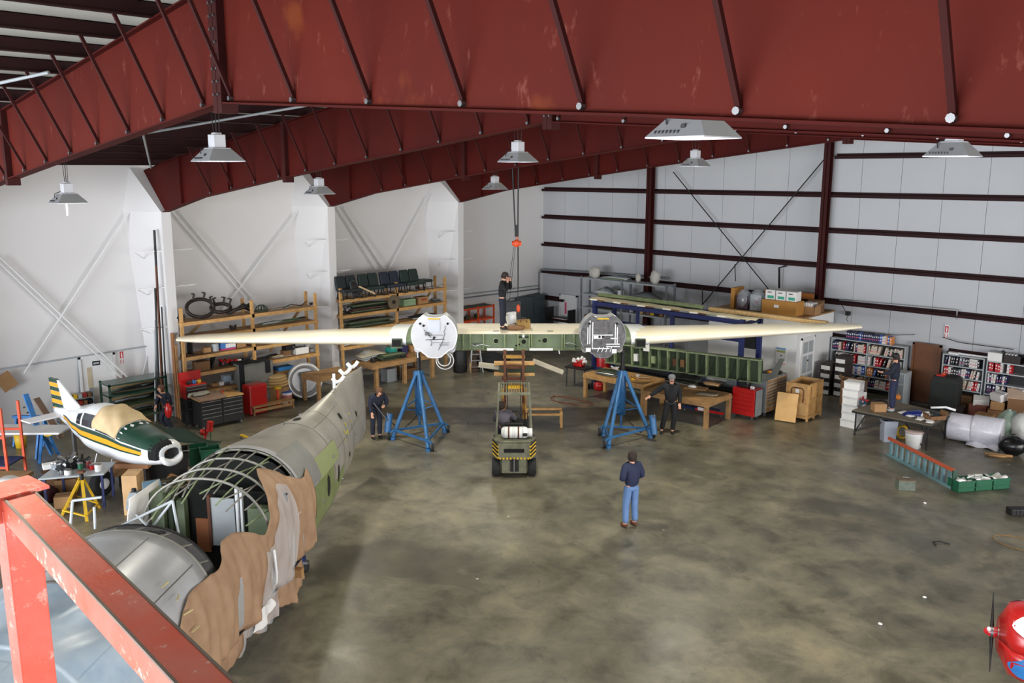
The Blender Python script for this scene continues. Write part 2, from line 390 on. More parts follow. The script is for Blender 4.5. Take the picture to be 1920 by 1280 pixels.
# white rod bracing on the left wall
br = struct('trim_20')
def rod_l(a, b_, r=.03, X=XL+.25):
    MB().cyl(LW(*a, X), LW(*b_, X), r, n=8).build('brace_rod', white_p, br)
for a, b_ in (((0, 482), (255, 722)), ((-20, 475), (235, 715)), ((272, 352), (45, 700)), ((322, 395), (462, 560)), ((336, 395), (474, 560)), ((584, 362), (412, 590)), ((470, 560), (548, 640)), ((632, 388), (706, 505)), ((644, 388), (722, 505)), ((812, 352), (728, 508))):
    rod_l(a, b_)
bk = struct('trim_21')
for a, b_ in (((1262, 322), (1446, 548)), ((1556, 286), (1316, 572))):
    MB().cyl(BW(*a, YB-.3), BW(*b_, YB-.3), .022, n=6).build('brace_rod', dsteel, bk)
for a, b_ in (((1378, 495), (1379, 527)), ((1317, 540), (1317, 570))):
    MB().cyl(BW(*a, YB-.3), BW(*b_, YB-.3), .02, n=6).build('brace_rod', dsteel, bk)
# conduits
cdt = struct('trim_22')
def con(pts, r, X=XL+.06, m_=greyl): MB().tube([LW(*p, X) for p in pts], r, 6).build('conduit', m_, cdt)
con([(-40, 699), (146, 669), (300, 645), (420, 622), (640, 592), (860, 553), (1010, 535)], .025)
con([(146, 669), (148, 760)], .025); con([(858, 560), (1012, 541), ], .03, m_=greyp)
con([(853, 652), (852, 560), (862, 553)], .03, m_=greyp); con([(948, 600), (948, 566), (956, 560), (1010, 549)], .03, m_=greyp)
con([(280, 738), (270, 740), (268, 700), (276, 668), (298, 664)], .02, m_=white_p)
MB().bx(XL, XL+.08, 12.0, 12.2, 1.05, 1.3)
def conb(pts, r, m_=greyl, Y=YB-.28): MB().tube([BW(*p, Y) for p in pts], r, 6).build('conduit', m_, cdt)
conb([(1018, 560), (1010, 556), (1010, 512), (1016, 505), (1130, 512), (1252, 522)], .05, greyp)
conb([(1461, 540), (1461, 502), (1474, 498)], .04, black)
conb([(1574, 562), (1640, 568), (1794, 582), (1794, 592)], .02)
conb([(1572, 562), (1586, 584), (1590, 590)], .012, dsteel); conb([(1715, 627), (1680, 628), (1600, 620), (1560, 612)], .012, dsteel)
conb([(1768, 632), (1800, 642), (1830, 646), (1900, 655)], .014, dsteel)
# doors
def door(name, T, w, h, m_, frame_m, rz, loc, extra=None):
    d = struct(name, loc); d.rotation_euler = (0, 0, rz)
    MB().bx(-w/2, w/2, -.05, -.01, .01, h).build('door_leaf', m_, d, bevel=.008)
    MB().bx(-w/2-.07, -w/2, -.1, 0, 0, h+.07).bx(w/2, w/2+.07, -.1, 0, 0, h+.07).bx(-w/2-.07, w/2+.07, -.1, 0, h, h+.07).build('door_frame', frame_m, d)
    hd = MB().sph((w/2-.1, -.09, 1.0), .035, 8).cyl((w/2-.1, -.05, 1.0), (w/2-.1, -.09, 1.0), .015, n=8).build('door_handle', steel, d)
    return d
p = LW(182, 770, XL); d1 = door('door_1', 0, .98, 2.05, white_p, white_p, PI/2, (XL+.01, LW(182, 700, XL).y, 0))
MB().bx(-.32, -.18, -.065, -.05, 1.1, 1.75).build('window_pane', mat('pane_cream', (214, 200, 170), .3), d1)
p = BW(1739, 700, YB); d2 = door('door_2', 0, .8, 1.98, brown_door, brown_door, 0, (p.x, YB-.2, 0))
MB().bx(-.4, .42, -.3, -.06, .0, .02).build('threshold', steel, d2)
p = BW(1068, 620, YB); d3 = door('door_3', 0, .92, 2.05, white_p, white_p, 0, (p.x, YB-.05, 0))
MB().bx(-.22, -.12, -.07, -.05, 1.2, 1.75).build('notice', pink, d3)
# ================================================================ LAMPS
def lamp(px, py, Y, label, rz=0, cord=False, on=60):
    p = BW(px, py, Y); t = thing('high_bay_lamp', label, 'lamp', p, rz, 'high bay lamps under the roof')
    h = .305; MB().loft([[(-h, -h, 0), (h, -h, 0), (h, h, 0), (-h, h, 0)], [(-h, -h, .012), (h, -h, .012), (h, h, .012), (-h, h, .012)], [(-.15, -.15, .2), (.15, -.15, .2), (.15, .15, .2), (-.15, .15, .2)]], caps=False, smooth=False).build('reflector', lampm, t, solid=.006)
    MB().bx(-.15, .15, -.15, .15, .19, .215).bx(-.1, .1, -.1, .1, .215, .42).bx(-.06, .06, -.06, .06, .42, .45).build('ballast_box', mat('lamp_box', (205, 206, 210), .5), t, bevel=.008)
    MB().bx(-.27, .27, -.27, .27, .008, .014).build('diffuser', mat('lamp_glow', (246, 244, 255), .4, emit=3.0, var=.01), t)
    for q in range(7): MB().box((-.22+q*.04, -.275, .05), (.014, .02, .035)).build('vent_slot', black, t)
    m = MB(); m.cyl((.05, -.235, .1), (.05, -.25, .1), .025, n=8); m.build('clip', dsteel, t)
    m = MB(); zt = roof_z(p.x)-.01-p.z
    for q in (-1, 1): m.cyl((q*.09, 0, .43), (q*.22, 0, zt), .006, n=5)
    m.cyl((0, 0, .44), (0, 0, zt), .008, n=5); m.build('hanger_wire', dsteel, t)
    MB().tube([(-.09, -.1, .25), (-.16, -.2, .2), (-.14, -.22, .12)], .008, 5).build('cable', black, t)
    l = bpy.data.lights.new('lamp_light', 'SPOT'); l.energy = on*13; l.spot_size = rad(130); l.spot_blend = .6; l.shadow_soft_size = .25; l.color = (1, .96, .80)
    lo = bpy.data.objects.new('lamp_light', l); COL.objects.link(lo); lo.parent = t; lo.location = (0, 0, -.03)
    if cord: MB().cyl((.04, -.05, -.26), (.04, -.05, .01), .02, n=8).build('bare_tube', white_p, t)
    return t
for px, py, Y, lb, cord in ((409, 303, 6.9, 'lit square high bay lamp just right of the nearest girder ridge', 0), (128, 381, 6.9, 'high bay lamp at far left before the white wall, tube poking below', 1),
        (1300, 260, 6.9, 'largest nearest high bay lamp, half hidden behind the front girder', 0), (971, 304, 13.6, 'high bay lamp over the hoist and wing centre', 0),
        (599, 364, 13.6, 'high bay lamp by the second white wall column', 0), (1786, 294, 13.6, 'high bay lamp at upper right below the girders', 0),
        (928, 355, 20.7, 'smallest high bay lamp before the corner wall', 0), (1303, 312, 20.7, 'small high bay lamp before the back wall bracing', 0)):
    lamp(px, py, Y, lb, 0, cord, 0 if cord else (16 if Y < 10 else 56))
lx = lamp(409, 303, 6.9, 'unseen high bay lamp added above the platform to brighten the guard rail', 0, 0, 30); lx.location = (-3.0, .2, 8.3)  # extra unseen lamp, added off the lamp grid to brighten the orange rail
# ================================================================ WING on jacks and forklift
WX, WF = .2, 25.9
W = thing('aircraft_wing', 'long cream painted aircraft wing with two round firewalls resting on two blue jacks', 'wing', CF(WX, WF, 0), YAW)
def foil(x, y0, z0, c, t, n=11, dz=0):
    """closed section, from trailing edge over the top, round the nose and back"""
    up = []; lo = []
    for i in range(n+1):
        q = (1-math.cos(PI*i/n))/2
        h = 5*t*(.2969*math.sqrt(q)-.126*q-.3516*q*q+.2843*q**3-.1015*q**4)
        up.append(Vector((x, y0+q*c, z0+h*1.15*1+dz*q))); lo.append(Vector((x, y0+q*c, z0-h*.85+dz*q)))
    return up[::-1]+lo[1:-1]
for sg in (-1, 1):
    tipz = 2.72 if sg < 0 else 3.12
    rings = []
    for k in range(11):
        u = k/10; x = sg*(3.45+(10.45-3.45)*u); c = 2.7-1.55*u; t = .47-.27*u; z = 2.76+(tipz-2.76)*u
        if k == 10: c *= .8; t *= .6
        rings.append(foil(x, .02+.3*u+(.12 if k == 10 else 0), z, c, t, dz=-.02))
    if sg < 0: rings = [r_[::-1] for r_ in rings]
    o = MB().loft(rings).build('outer_panel', cream, W)
    MB().box((sg*10.44, .95, tipz), (.05, .35, .05)).build('tip_lamp', gwhite, W)
    # inboard cuff with the landing lamp recess
    r0 = foil(sg*3.38, 0, 2.76, 3.1, .5); r1 = foil(sg*3.92, .04, 2.76, 3.05, .475)
    MB().loft([r0, r1] if sg > 0 else [r1, r0]).build('wing_cuff', gwhite, W)
    m = MB().bx(sg*3.50, sg*3.80, -.055, .12, 2.6, 2.86).build('lamp_recess', zincd, W)
    MB().bx(sg*3.535, sg*3.79, -.075, -.05, 2.64, 2.83).build('lamp_hole', void, m)
    MB().bx(sg*3.47, sg*3.83, -.06, -.03, 2.585, 2.6).build('recess_rim', zincl, m)
    # green stub between cuff and nacelle
    MB().loft([foil(sg*3.0, .03, 2.76, 3.1, .44)[::sg], foil(sg*3.4, .03, 2.76, 3.1, .44)[::sg]]).build('joint_stub', zinc, W)
    m = MB()
    for q in range(3): m.bx(sg*(3.08+q*.1)-.01, sg*(3.08+q*.1)+.01, -.0, .03, 2.62, 2.9)
    for x_ in (5.1, 6.9): MB().box((sg*x_, .62, 3.005+(tipz-2.76)*(x_-3.4)/7-.032*(x_-3.4)), (.22, .05, .012)).build('fuel_cap', black, W)
# centre section: top skin, spar web with bays, lower lip
cs = [foil(x, .02, 2.78, 3.1, .46)[:12] for x in (-3.0, 3.0)]
top = MB(); prof = [(.0, 3.035), (.12, 3.06), (.5, 3.09), (1.0, 3.09), (1.6, 3.04), (2.3, 2.93), (3.1, 2.78)]
lowp = [(3.1, 2.76), (2.3, 2.68), (1.4, 2.58), (.6, 2.54), (0, 2.54)]
ringA = [Vector((-3.0, y, z)) for y, z in prof+lowp]; ringB = [Vector((3.0, y, z)) for y, z in prof+lowp]
MB().loft([ringB, ringA], smooth=False).build('centre_section', cream, W)
sp = MB().bx(-3.0, 3.0, -.02, .0, 2.56, 3.03).build('spar_web', zinc, W)
MB().bx(-3.0, 3.0, -.09, -.02, 3.018, 3.038).build('upper_spar_cap', cream, W)
MB().bx(-3.0, 3.0, -.13, -.02, 2.535, 2.552).build('lower_spar_cap', zincl, W)
o0 = None
for x in (-1.66, -1.45, -1.05, -.42, -.02, .32, .38, 1.3, 1.36, 1.66, 2.75, -2.75):
    if o0 is None: o0 = MB().bx(-.012, .012, -.1, -.02, 2.55, 3.02).bx(-.03, .03, -.025, -.02, 2.55, 3.02).build('web_stiffener', zincl, W, loc=(x, 0, 0))
    else: inst(o0, W, (x, 0, 0))
for x, z, r_ in ((-.68, 2.8, .075), (.15, 2.78, .075), (.78, 2.82, .08), (.62, 2.81, .03), (-.08, 2.66, .03), (.02, 2.7, .03)):
    m = MB().lathe([(r_*.7, 0), (r_*1.25, 0), (r_*1.25, .012), (r_, .02), (r_*.7, .02)], (x, -.02, z), 14, RX); m.build('lightening_ring', zincl, W)
    MB().cyl((x, -.041, z), (x, -.046, z), r_*.92, n=14).build('lightening_hole', void, W)
MB().bx(-.02, .3, -.05, -.03, 2.9, 2.935).build('slot', void, W)
for x0, x1 in ((-.95, -.15), (.32, 1.02)): MB().bx(x0, x1, -.16, -.1, 2.53, 2.6).build('white_tape_strip', white_p, W)
MB().cyl((.14, -.03, 2.98), (.14, -.12, 2.95), .04, n=10).build('lifting_eye', white_p, W)
for x0, mm in ((-1.3, white_p), (-1.25, steel), (-1.1, white_p), (1.5, steel), (1.55, white_p), (-1.28, steel)):
    MB().tube([(x0-.16, -.05, 2.72+R.uniform(-.05, .1)), (x0, -.09, 2.68+R.uniform(-.05, .1)), (x0+.25, -.05, 2.7+R.uniform(-.06, .06))], .01, 5).build('hydraulic_line', mm, W)
for x, y in ((-.68, .12), (.95, .12)): MB().bx(x-.09, x+.09, y, y+.06, 3.05, 3.075).build('inspection_slot', black, W)
# firewalls
fwm = mat('white_firewall', (206, 206, 212), .4, .1, .05, 3)
fws = mat('silver_firewall', (120, 118, 120), .45, .4, .2, 9, c2=(72, 70, 72))
def firewall(x, white):
    base = fwm if white else fws
    N_ = 40; pts = []
    for i in range(N_):
        a = PI/2+2*PI*i/N_; r_ = .665
        px_, pz = r_*math.cos(a), r_*math.sin(a)
        if pz > .45 and abs(px_) < .3: pz = .52+.07*max(0, (abs(px_)-.16)/.14)*.9       # notch at the top
        if pz < -.42 and .28 < abs(px_): px_ *= .88; pz = pz*.95
        pts.append((px_, pz))
    f = MB().prism(pts, .05, RX, (x, -.62, 3.08)).build('firewall', base, W)
    MB().tube([(x+a*1.0, -.66, 3.08+b) for a, b in pts], .018, 6, closed=True).build('firewall_rim', gwhite if white else steel, f)
    # nacelle barrel behind
    rg = []
    for y, s_ in ((-.62, .97), (-.3, 1.0), (.1, .98), (.9, .72)):
        rg.append([Vector((x+a*s_, y, 3.08+b*s_-(1-s_)*.5)) for a, b in pts])
    MB().loft(rg).build('nacelle_skin', alum if not white else mat('nacelle_grey', (190, 192, 196), .4, .3, .05), W)
    MB().bx(x-.17, x+.17, -.7, -.62, 3.56, 3.6).build('yellow_fitting', yellow, W, bevel=.01)
    rr = random.Random(5 if white else 9)
    # surface fittings
    def pl(cx, cz, w_, h_, m_, d=.02): MB().bx(x+cx-w_/2, x+cx+w_/2, -.67-d, -.67, 3.08+cz-h_/2, 3.08+cz+h_/2).build('fitting_plate', m_, f)
    if white:
        pl(.0, .28, .34, .3, mat('pale_panel', (205, 210, 222), .3, .3, .03)); pl(0, .02, .5, .012, black); pl(.2, -.2, .5, .01, steel)
        pl(-.2, .06, .14, .1, steel); pl(-.12, .03, .1, .08, greyp); pl(-.02, -.1, .05, .04, black); pl(.28, -.28, .26, .01, steel); pl(.28, -.24, .26, .01, steel)
        for a, b, c_, d in ((.32, .1, .12, -.42), (.32, .3, .28, .1), (-.3, .18, -.1, -.05), (-.1, -.12, -.1, -.3), (-.25, -.12, .3, -.1)):
            MB().tube([(x+a, -.7, 3.08+b), (x+(a+c_)/2+.03, -.71, 3.08+(b+d)/2), (x+c_, -.7, 3.08+d)], .008, 5).build('wire', black, f)
    else:
        for a, b, w_, h_ in ((-.38, .1, .03, .7), (-.44, .0, .03, .5), (-.3, 0, .03, .8), (.36, .05, .03, .6), (.42, 0, .03, .5), (0, .02, .6, .03), (-.12, -.03, .3, .12), (.25, -.08, .34, .03), (.3, -.25, .4, .03), (.3, -.32, .4, .03), (-.05, -.38, .5, .03), (-.42, -.42, .14, .12), (.34, -.46, .14, .12)): pl(a, b, w_, h_, gwhite)
        for a, b, w_, h_ in ((-.15, .32, .22, .24), (.1, -.12, .24, .2), (-.2, -.25, .2, .18), (.24, .3, .12, .3), (-.02, .15, .2, .1)): pl(a, b, w_, h_, mat('dull_panel', (104, 102, 104), .5, .4, .1, 6))
        for q in range(4): MB().beam((x-.15+q*.12, -.7, 2.6), (x-.1+q*.12, -.7, 2.75), .02, .02).build('stay', gwhite, f)
    for a, b in ((-.4, .36), (.4, .36), (-.3, .3) if white else (-.1, -.03), (0, -.05) if white else (.0, -.03)):
        MB().cyl((x+a, -.69, 3.08+b), (x+a, -.71, 3.08+b), .035, n=8).build('bolt_hole', void, f)
    # engine mount feet
    for sx in (-1, 1):
        MB().cyl((x+sx*.5, -.55, 2.66), (x+sx*.5, .1, 2.66), .11, n=12).build('mount_pad', fwm if white else alum2, W)
    return f
firewall(-2.47, True); firewall(2.45, False)
for k, rr_ in enumerate((.19, .26)):
    MB().tube([(-2.2+.02*k+rr_*math.cos(a), -.5, 2.33+rr_*math.sin(a)-.03*k) for a in [2*PI*i/20 for i in range(20)]], .016, 6, closed=True).build('hose_loop', white_p, W)
MB().cyl((-3.02, -.1, 2.55), (-3.02, -.1, 2.3), .02, n=6).build('drain_tube', white_p, W)
MB().cyl((1.2, -.1, 2.55), (1.22, -.12, 2.42), .015, n=6).build('drain_tube', white_p, W)
# ---------------------------------------------------------------- jacks
def jack(base, feet, name_label, tank=None, pump_side=1, ramx=0):
    t = thing('wing_jack', name_label, 'jack', base, YAW, 'blue tripod wing jacks')
    Mi = Matrix.Rotation(-YAW, 3, 'Z')
    loc = lambda p: Mi@(Vector(p)-Vector(base))
    ft = [loc(G(*p)) for p in feet]
    za = 1.86
    MB().lathe([(.1, .5), (.125, .5), (.125, 1.8), (.09, 1.86), (.06, 1.86)], n=16).build('cylinder', blue, t)
    MB().cyl((0, 0, 1.8), (0, 0, 2.44), .055, n=14).cyl((.05, 0, 1.86), (.05, 0, 2.3), .025, n=8).build('ram', dsteel, t)
    MB().cyl((0, 0, 2.44), (0, 0, 2.535), .09, n=14).build('ram_pad', black, t)
    MB().cyl((0, 0, .12), (0, 0, .5), .04, n=10).build('foot_tube', blue, t)
    for k, f in enumerate(ft):
        d = Vector((f.x, f.y, 0)).normalized()
        lg = MB().cyl(d*.07+Vector((0, 0, za)), (f.x, f.y, .08), .055, .06, n=12).build('leg', blue, t)
        MB().cyl((f.x, f.y, .0), (f.x, f.y, .09), .075, n=12).build('foot_pad', blue, lg)
        mid = (d*.07+Vector((0, 0, za))).lerp(Vector((f.x, f.y, .08)), .58)
        MB().beam((0, 0, .62), mid, .035, .035).beam((0, 0, 1.05), mid, .03, .03).build('brace', blue, t)
    for k in range(3):
        a, b = ft[k], ft[(k+1) % 3]
        MB().beam((a.x*.95, a.y*.95, .28), (b.x*.95, b.y*.95, .28), .045, .06).build('tie_bar', blue, t)
    MB().cyl((0, 0, 1.74), (0, 0, 1.84), .16, n=16).build('head_collar', blue, t)
    wh = None
    for k, f in enumerate(ft):
        d = Vector((f.x, f.y, 0)).normalized(); p = Vector((f.x, f.y, 0))-d*.02+Vector((-.13 if f.x < .3 else .13, 0, 0))
        c = MB().cyl((p.x-.03, p.y, .115), (p.x+.03, p.y, .115), .115, n=16).build('caster_wheel', rubber, t)
        MB().cyl((p.x-.034, p.y, .115), (p.x+.034, p.y, .115), .05, n=10).build('wheel_hub', steel, c)
        MB().beam((p.x, p.y, .2), (f.x*.95, f.y*.95, .3), .06, .05).build('caster_fork', blue, t)
    if tank:
        p = loc(G(*tank)); MB().cyl((p.x, p.y, .2), (p.x*.93, p.y*.9, .75), .1, n=14).build('pump_tank', blue, t)
        MB().tube([(p.x*.9, p.y*.9, .5), (p.x*.6, p.y*.6, .12), (p.x*.25, 0, .3), (0.03, 0, .6)], .015, 6).build('hydraulic_hose', black, t)
        MB().cyl((p.x*.98, p.y, .7), (p.x*.98, p.y, .8), .03, n=8).build('gauge', steel, t)
        if p.x < 0: MB().cyl((p.x*.97, p.y-.05, .55), (p.x-.38, p.y-.2, 1.18), .018, n=8).build('pump_handle', steel, t)
    return t
jack(G(787, 806), [(737, 824), (803, 846), (834, 810)], 'blue tripod jack under the left firewall beside the man with the pump handle', (727, 822))
jack(G(1164, 806), [(1131, 816), (1141, 840), (1219, 820)], 'blue tripod jack under the right firewall beside the man in the grey cap', (1226, 826))
# ---------------------------------------------------------------- forklift
fk = thing('forklift', 'worn green forklift with black and yellow striped counterweight seen from behind', 'forklift', G(964, 897), YAW)
stripe = None
cwp = [(-.57, .0), (.57, .0)]
def rr_poly(w_, y0, y1, c): return [(-w_+c, y0), (w_-c, y0), (w_, y0+c), (w_, y1), (-w_, y1), (-w_, y0+c)]
m = MB().prism(rr_poly(.56, 0, .62, .14), .42, None, (0, 0, .52)).prism(rr_poly(.50, .03, .62, .12), .05, None, (0, 0, .94))
m.prism([(-.32, .0), (.32, .0), (.32, .5), (-.32, .5)], .42, None, (0, .02, .13)).build('counterweight', fork_g, fk, bevel=.02)
MB().bx(-.5, .5, .6, 1.9, .35, .8).build('chassis', fork_g, fk, bevel=.02)
MB().bx(-.26, .26, -.01, .02, .7, .8).build('radiator_opening', void, fk)
MB().bx(-.1, .12, -.03, .02, .2, .5).build('tow_hitch', dsteel, fk); MB().cyl((.0, -.06, .18), (0, -.06, .55), .02, n=8).build('hitch_pin', steel, fk)
for sx in (-1, 1):
    for q in range(4):
        z = .58+q*.1
        MB().add([(sx*.30, -.012, z+.06), (sx*.30, -.012, z+.0), (sx*.42, -.012, z-.08+.0), (sx*.42, -.012, z-.02)], [(0, 1, 2, 3)] if sx > 0 else [(3, 2, 1, 0)]).build('hazard_stripe', yellow, fk) if 0 else MB().beam((sx*.40, -.015, z-.03), (sx*.555, .10, z+.09), .012, .05).build('hazard_stripe', yellow, fk)
        MB().beam((sx*.42, -.008, z+.02), (sx*.557, .10, z+.14), .012, .045).build('dark_stripe', black, fk)
for q in range(9):
    x = -.36+q*.09; MB().box((x, -.008, .545), (.045, .02, .05), 0, 0, .5 if q < 4 else -.5).build('hazard_stripe', yellow, fk)
for sx in (-1, 1):
    for y, r_ in ((.28, .25), (1.75, .32)):
        wv = MB().lathe([(r_*.55, -.1), (r_*.9, -.1), (r_, -.07), (r_, .07), (r_*.9, .1), (r_*.55, .1)], (sx*.47, y, r_), 22, RY).build('wheel', rubber, fk)
        MB().cyl((sx*.47-.08, y, r_), (sx*.47+.08, y, r_), r_*.56, n=16).build('rim', mat('rim_tan', (150, 140, 110), .6), wv)
for sx in (-1, 1):
    MB().beam((sx*.47, .45, .95), (sx*.40, .55, 2.1), .05, .05).build('guard_post', fork_g, fk)
    MB().beam((sx*.44, 1.55, .8), (sx*.40, 1.5, 2.12), .05, .05).build('guard_post', fork_g, fk)
    MB().beam((sx*.40, .53, 2.12), (sx*.40, 1.52, 2.15), .05, .05).build('guard_rail', fork_g, fk)
MB().beam((-.42, .53, 2.12), (.42, .53, 2.12), .06, .06).build('guard_rail', fork_g, fk); MB().beam((-.42, 1.52, 2.15), (.42, 1.52, 2.15), .05, .05).build('guard_rail', fork_g, fk)
for q in range(11): MB().beam((-.34+q*.068, .55, 2.13), (-.34+q*.068, 1.5, 2.155), .02, .03).build('guard_bar', yeld if 2 < q < 9 else fork_g, fk)
MB().bx(-.25, .25, .7, 1.15, .8, .98).build('seat', black, fk, bevel=.04)
MB().bx(-.25, .25, .66, .76, .95, 1.3).build('seat_back', black, fk, bevel=.04)
MB().bx(-.4, .4, 1.4, 1.6, .8, 1.15).build('dashboard', black, fk, bevel=.03)
sw = Matrix.Rotation(rad(55), 3, 'X')
MB().tube([Vector((.02, 1.28, 1.25))+sw@Vector((.2*math.cos(a), .2*math.sin(a), 0)) for a in [2*PI*i/20 for i in range(20)]], .015, 6, closed=True).beam((.02, 1.28, 1.25), (.02, 1.42, 1.05), .03, .03).beam((-.18, 1.28, 1.25), (.22, 1.28, 1.25), .02, .02).build('steering_wheel', black, fk)
for x in (.22, .3, .36): MB().cyl((x, 1.4, 1.1), (x, 1.35, 1.35), .012, n=6).sph((x, 1.35, 1.36), .02, 6).build('lever', black, fk)
# mast
for sx in (-1, 1):
    MB().bx(sx*.28-.05, sx*.28+.05, 1.98, 2.12, .1, 1.5).build('outer_mast', yeld, fk)
    MB().bx(sx*.25-.035, sx*.25+.035, 2.02, 2.14, .12, 2.9).build('inner_mast', rust, fk)
    MB().cyl((sx*.31, 1.98, .2), (sx*.31, 1.98, 1.9), .035, n=10).build('lift_cylinder', yeld, fk)
    MB().cyl((sx*.16, 1.98, .2), (sx*.19, 1.98, 2.5), .012, n=6).build('lift_chain', dsteel, fk)
    MB().cyl((sx*.25, 2.05, 2.9), (sx*.25, 2.05, 2.97), .05, n=10).build('mast_cap', rust, fk)
MB().bx(-.3, .3, 2.02, 2.14, 2.74, 2.82).build('mast_crossbar', yeld, fk); MB().bx(-.24, .24, 2.02, 2.14, 1.88, 1.96).build('mast_crossbar', yellow, fk)
MB().bx(-.34, .34, 2.15, 2.19, 2.1, 2.18).bx(-.34, .34, 2.15, 2.19, 2.42, 2.5).build('fork_carriage', rust, fk)
for sx in (-1, 1): MB().bx(sx*.24-.05, sx*.24+.05, 2.2, 3.3, 2.1, 2.14).bx(sx*.24-.05, sx*.24+.05, 2.2, 2.24, 2.1, 2.5).build('fork', dsteel, fk)
# gas cylinder on the counterweight
gt = MB().lathe([(.0, -.36), (.1, -.35), (.14, -.3), (.15, -.24), (.15, .24), (.14, .3), (.1, .34), (.0, .35)], (0, 0, 0), 20, RY).lathe([(.1, .33), (.11, .33), (.11, .45), (.09, .45)], (0, 0, 0), 14, RY)
tk = thing('gas_cylinder', 'white gas cylinder strapped across the back of the forklift', 'gas cylinder', Vector(fk.location)+Matrix.Rotation(YAW, 3, 'Z')@Vector((.02, .3, 1.15)), YAW)
gt.build('cylinder_shell', white_p, tk)
for x in (-.16, .09): MB().lathe([(.153, -.02), (.158, -.02), (.158, .02), (.153, .02)], (x, 0, 0), 20, RY).build('strap', rust, tk)
for x in (-.28, -.05, .0, .2): MB().lathe([(.151, -.006), (.155, -.006), (.155, .006), (.151, .006)], (x, 0, 0), 20, RY).build('shell_ridge', greyl, tk)
MB().bx(.2, .32, -.16, -.145, -.06, .02).build('rating_plate', black, tk)
# timber packing between forks and wing
fl0 = Vector(fk.location); MZ = Matrix.Rotation(YAW, 3, 'Z')
def fkp(x, y, z): return fl0+MZ@Vector((x, y, z))
def plank(x0, x1, y, z, w_, h_, label, m_=wood, rz=0, ry=0, name='timber_beam'):
    o = MB().box((0, 0, 0), (x1-x0, w_, h_), 0, 0, ry).build(name, m_, None, loc=fkp((x0+x1)/2, y, z), rz=YAW+rz, bevel=.006); return tag(o, label, 'beam', 'packing timbers on the forks')
plank(-.56, .58, 2.55, 2.19, .2, .09, 'lower reddish timber laid across the raised forks')
plank(-.56, .58, 2.55, 2.49, .2, .09, 'upper timber across the forks right under the wing')
plank(-.42, .6, 2.6, 2.34, .3, .18, 'dark green block between the two timbers on the forks', zincd)
plank(-1.0, -.3, 2.62, 2.39, .2, .12, 'pale bent board sticking out left of the fork mast', mat('pale_board', (178, 170, 152), .7), 0, .12)
plank(.5, 1.42, 2.62, 2.38, .2, .1, 'pale sloping board sticking out right of the fork mast', mat('pale_board', (178, 170, 152)), 0, .38)
# wooden saw bench right of the forklift
def trestle(label, p0, ln, rz, h=.5, dep=.35, m_=wood2, boards=2):
    t = thing('wooden_bench', label, 'bench', p0, rz)
    for q in range(boards): MB().bx(0, ln, q*dep/boards, (q+1)*dep/boards-.015, h-.045, h).build('board', m_, t)
    for x in (.03, ln-.07):
        for y in (0, dep-.09): MB().bx(x, x+.045, y, y+.09, 0, h-.045).build('leg', m_, t)
    MB().bx(.03, ln-.03, .0, .03, h-.19, h-.1).build('apron', m_, t)
    return t
t = thing('pine_bench', 'low pale wooden frame bench right of the forklift', 'bench', G(985, 800), YAW)
for y, z in ((.3, .5), (-.05, .42)): MB().bx(0, 1.15, y-.05, y+.05, z-.03, z+.03).build('rail', wood, t)
MB().bx(1.07, 1.15, -.08, .33, .42, .5).bx(1.08, 1.15, -.08, 0, 0, .42).build('end_frame', wood, t); MB().bx(0, .07, -.08, 0, 0, .42).build('leg', wood, t)
MB().bx(0.03, .07, .28, .33, 0, .47).build('leg', wood, t); MB().bx(1.08, 1.12, .28, .33, 0, .47).build('leg', wood, t)
# ---------------------------------------------------------------- hoist
hp = CF(.14, 26.5, 0)
hz = lambda py: 7.8-26.5*math.tan(TH+math.atan((py-640)/F))
ho = thing('chain_hoist', 'orange chain hoist hanging from the girders over the wing centre', 'hoist', (hp.x, hp.y, hz(456)), YAW)
z0 = hz(456)
MB().sph((0, 0, 0), (.11, .1, .12), 12).cyl((-.14, 0, 0), (.14, 0, 0), .07, n=12).build('hoist_body', orange, ho)
MB().tube([(0, 0, .1), (.05, 0, .16), (0, 0, .22), (-.04, 0, .18)], .018, 6).build('top_hook', orange, ho)
zt = zb(hp.x)+.05-z0
m = MB()
for a, b in ((-.035, -.14), (.035, .05)): m.cyl((a, 0, .2), (b, 0, zt+.3), .024, n=6)
m.build('lifting_strap', black, ho)
MB().bx(-.06, .06, -.03, .03, .2, .55).build('strap_sleeve', black, ho)
MB().cyl((.03, 0, -.1), (.04, 0, hz(580)-z0), .011, n=6).cyl((-.08, 0, -.1), (-.3, .1, -1.7), .007, n=5).cyl((-.04, 0, -.1), (-.22, .1, -1.75), .007, n=5).cyl((.05, 0, .1), (.05, .02, -1.4), .012, n=5).build('chain', dsteel, ho)
MB().sph((.05, 0, hz(578)-z0), (.06, .05, .13), 10).build('hook_block', orange, ho)
MB().cyl((.05, 0, hz(590)-z0), (.06, -.2, 3.05-z0), .01, n=5).build('lower_chain', dsteel, ho)
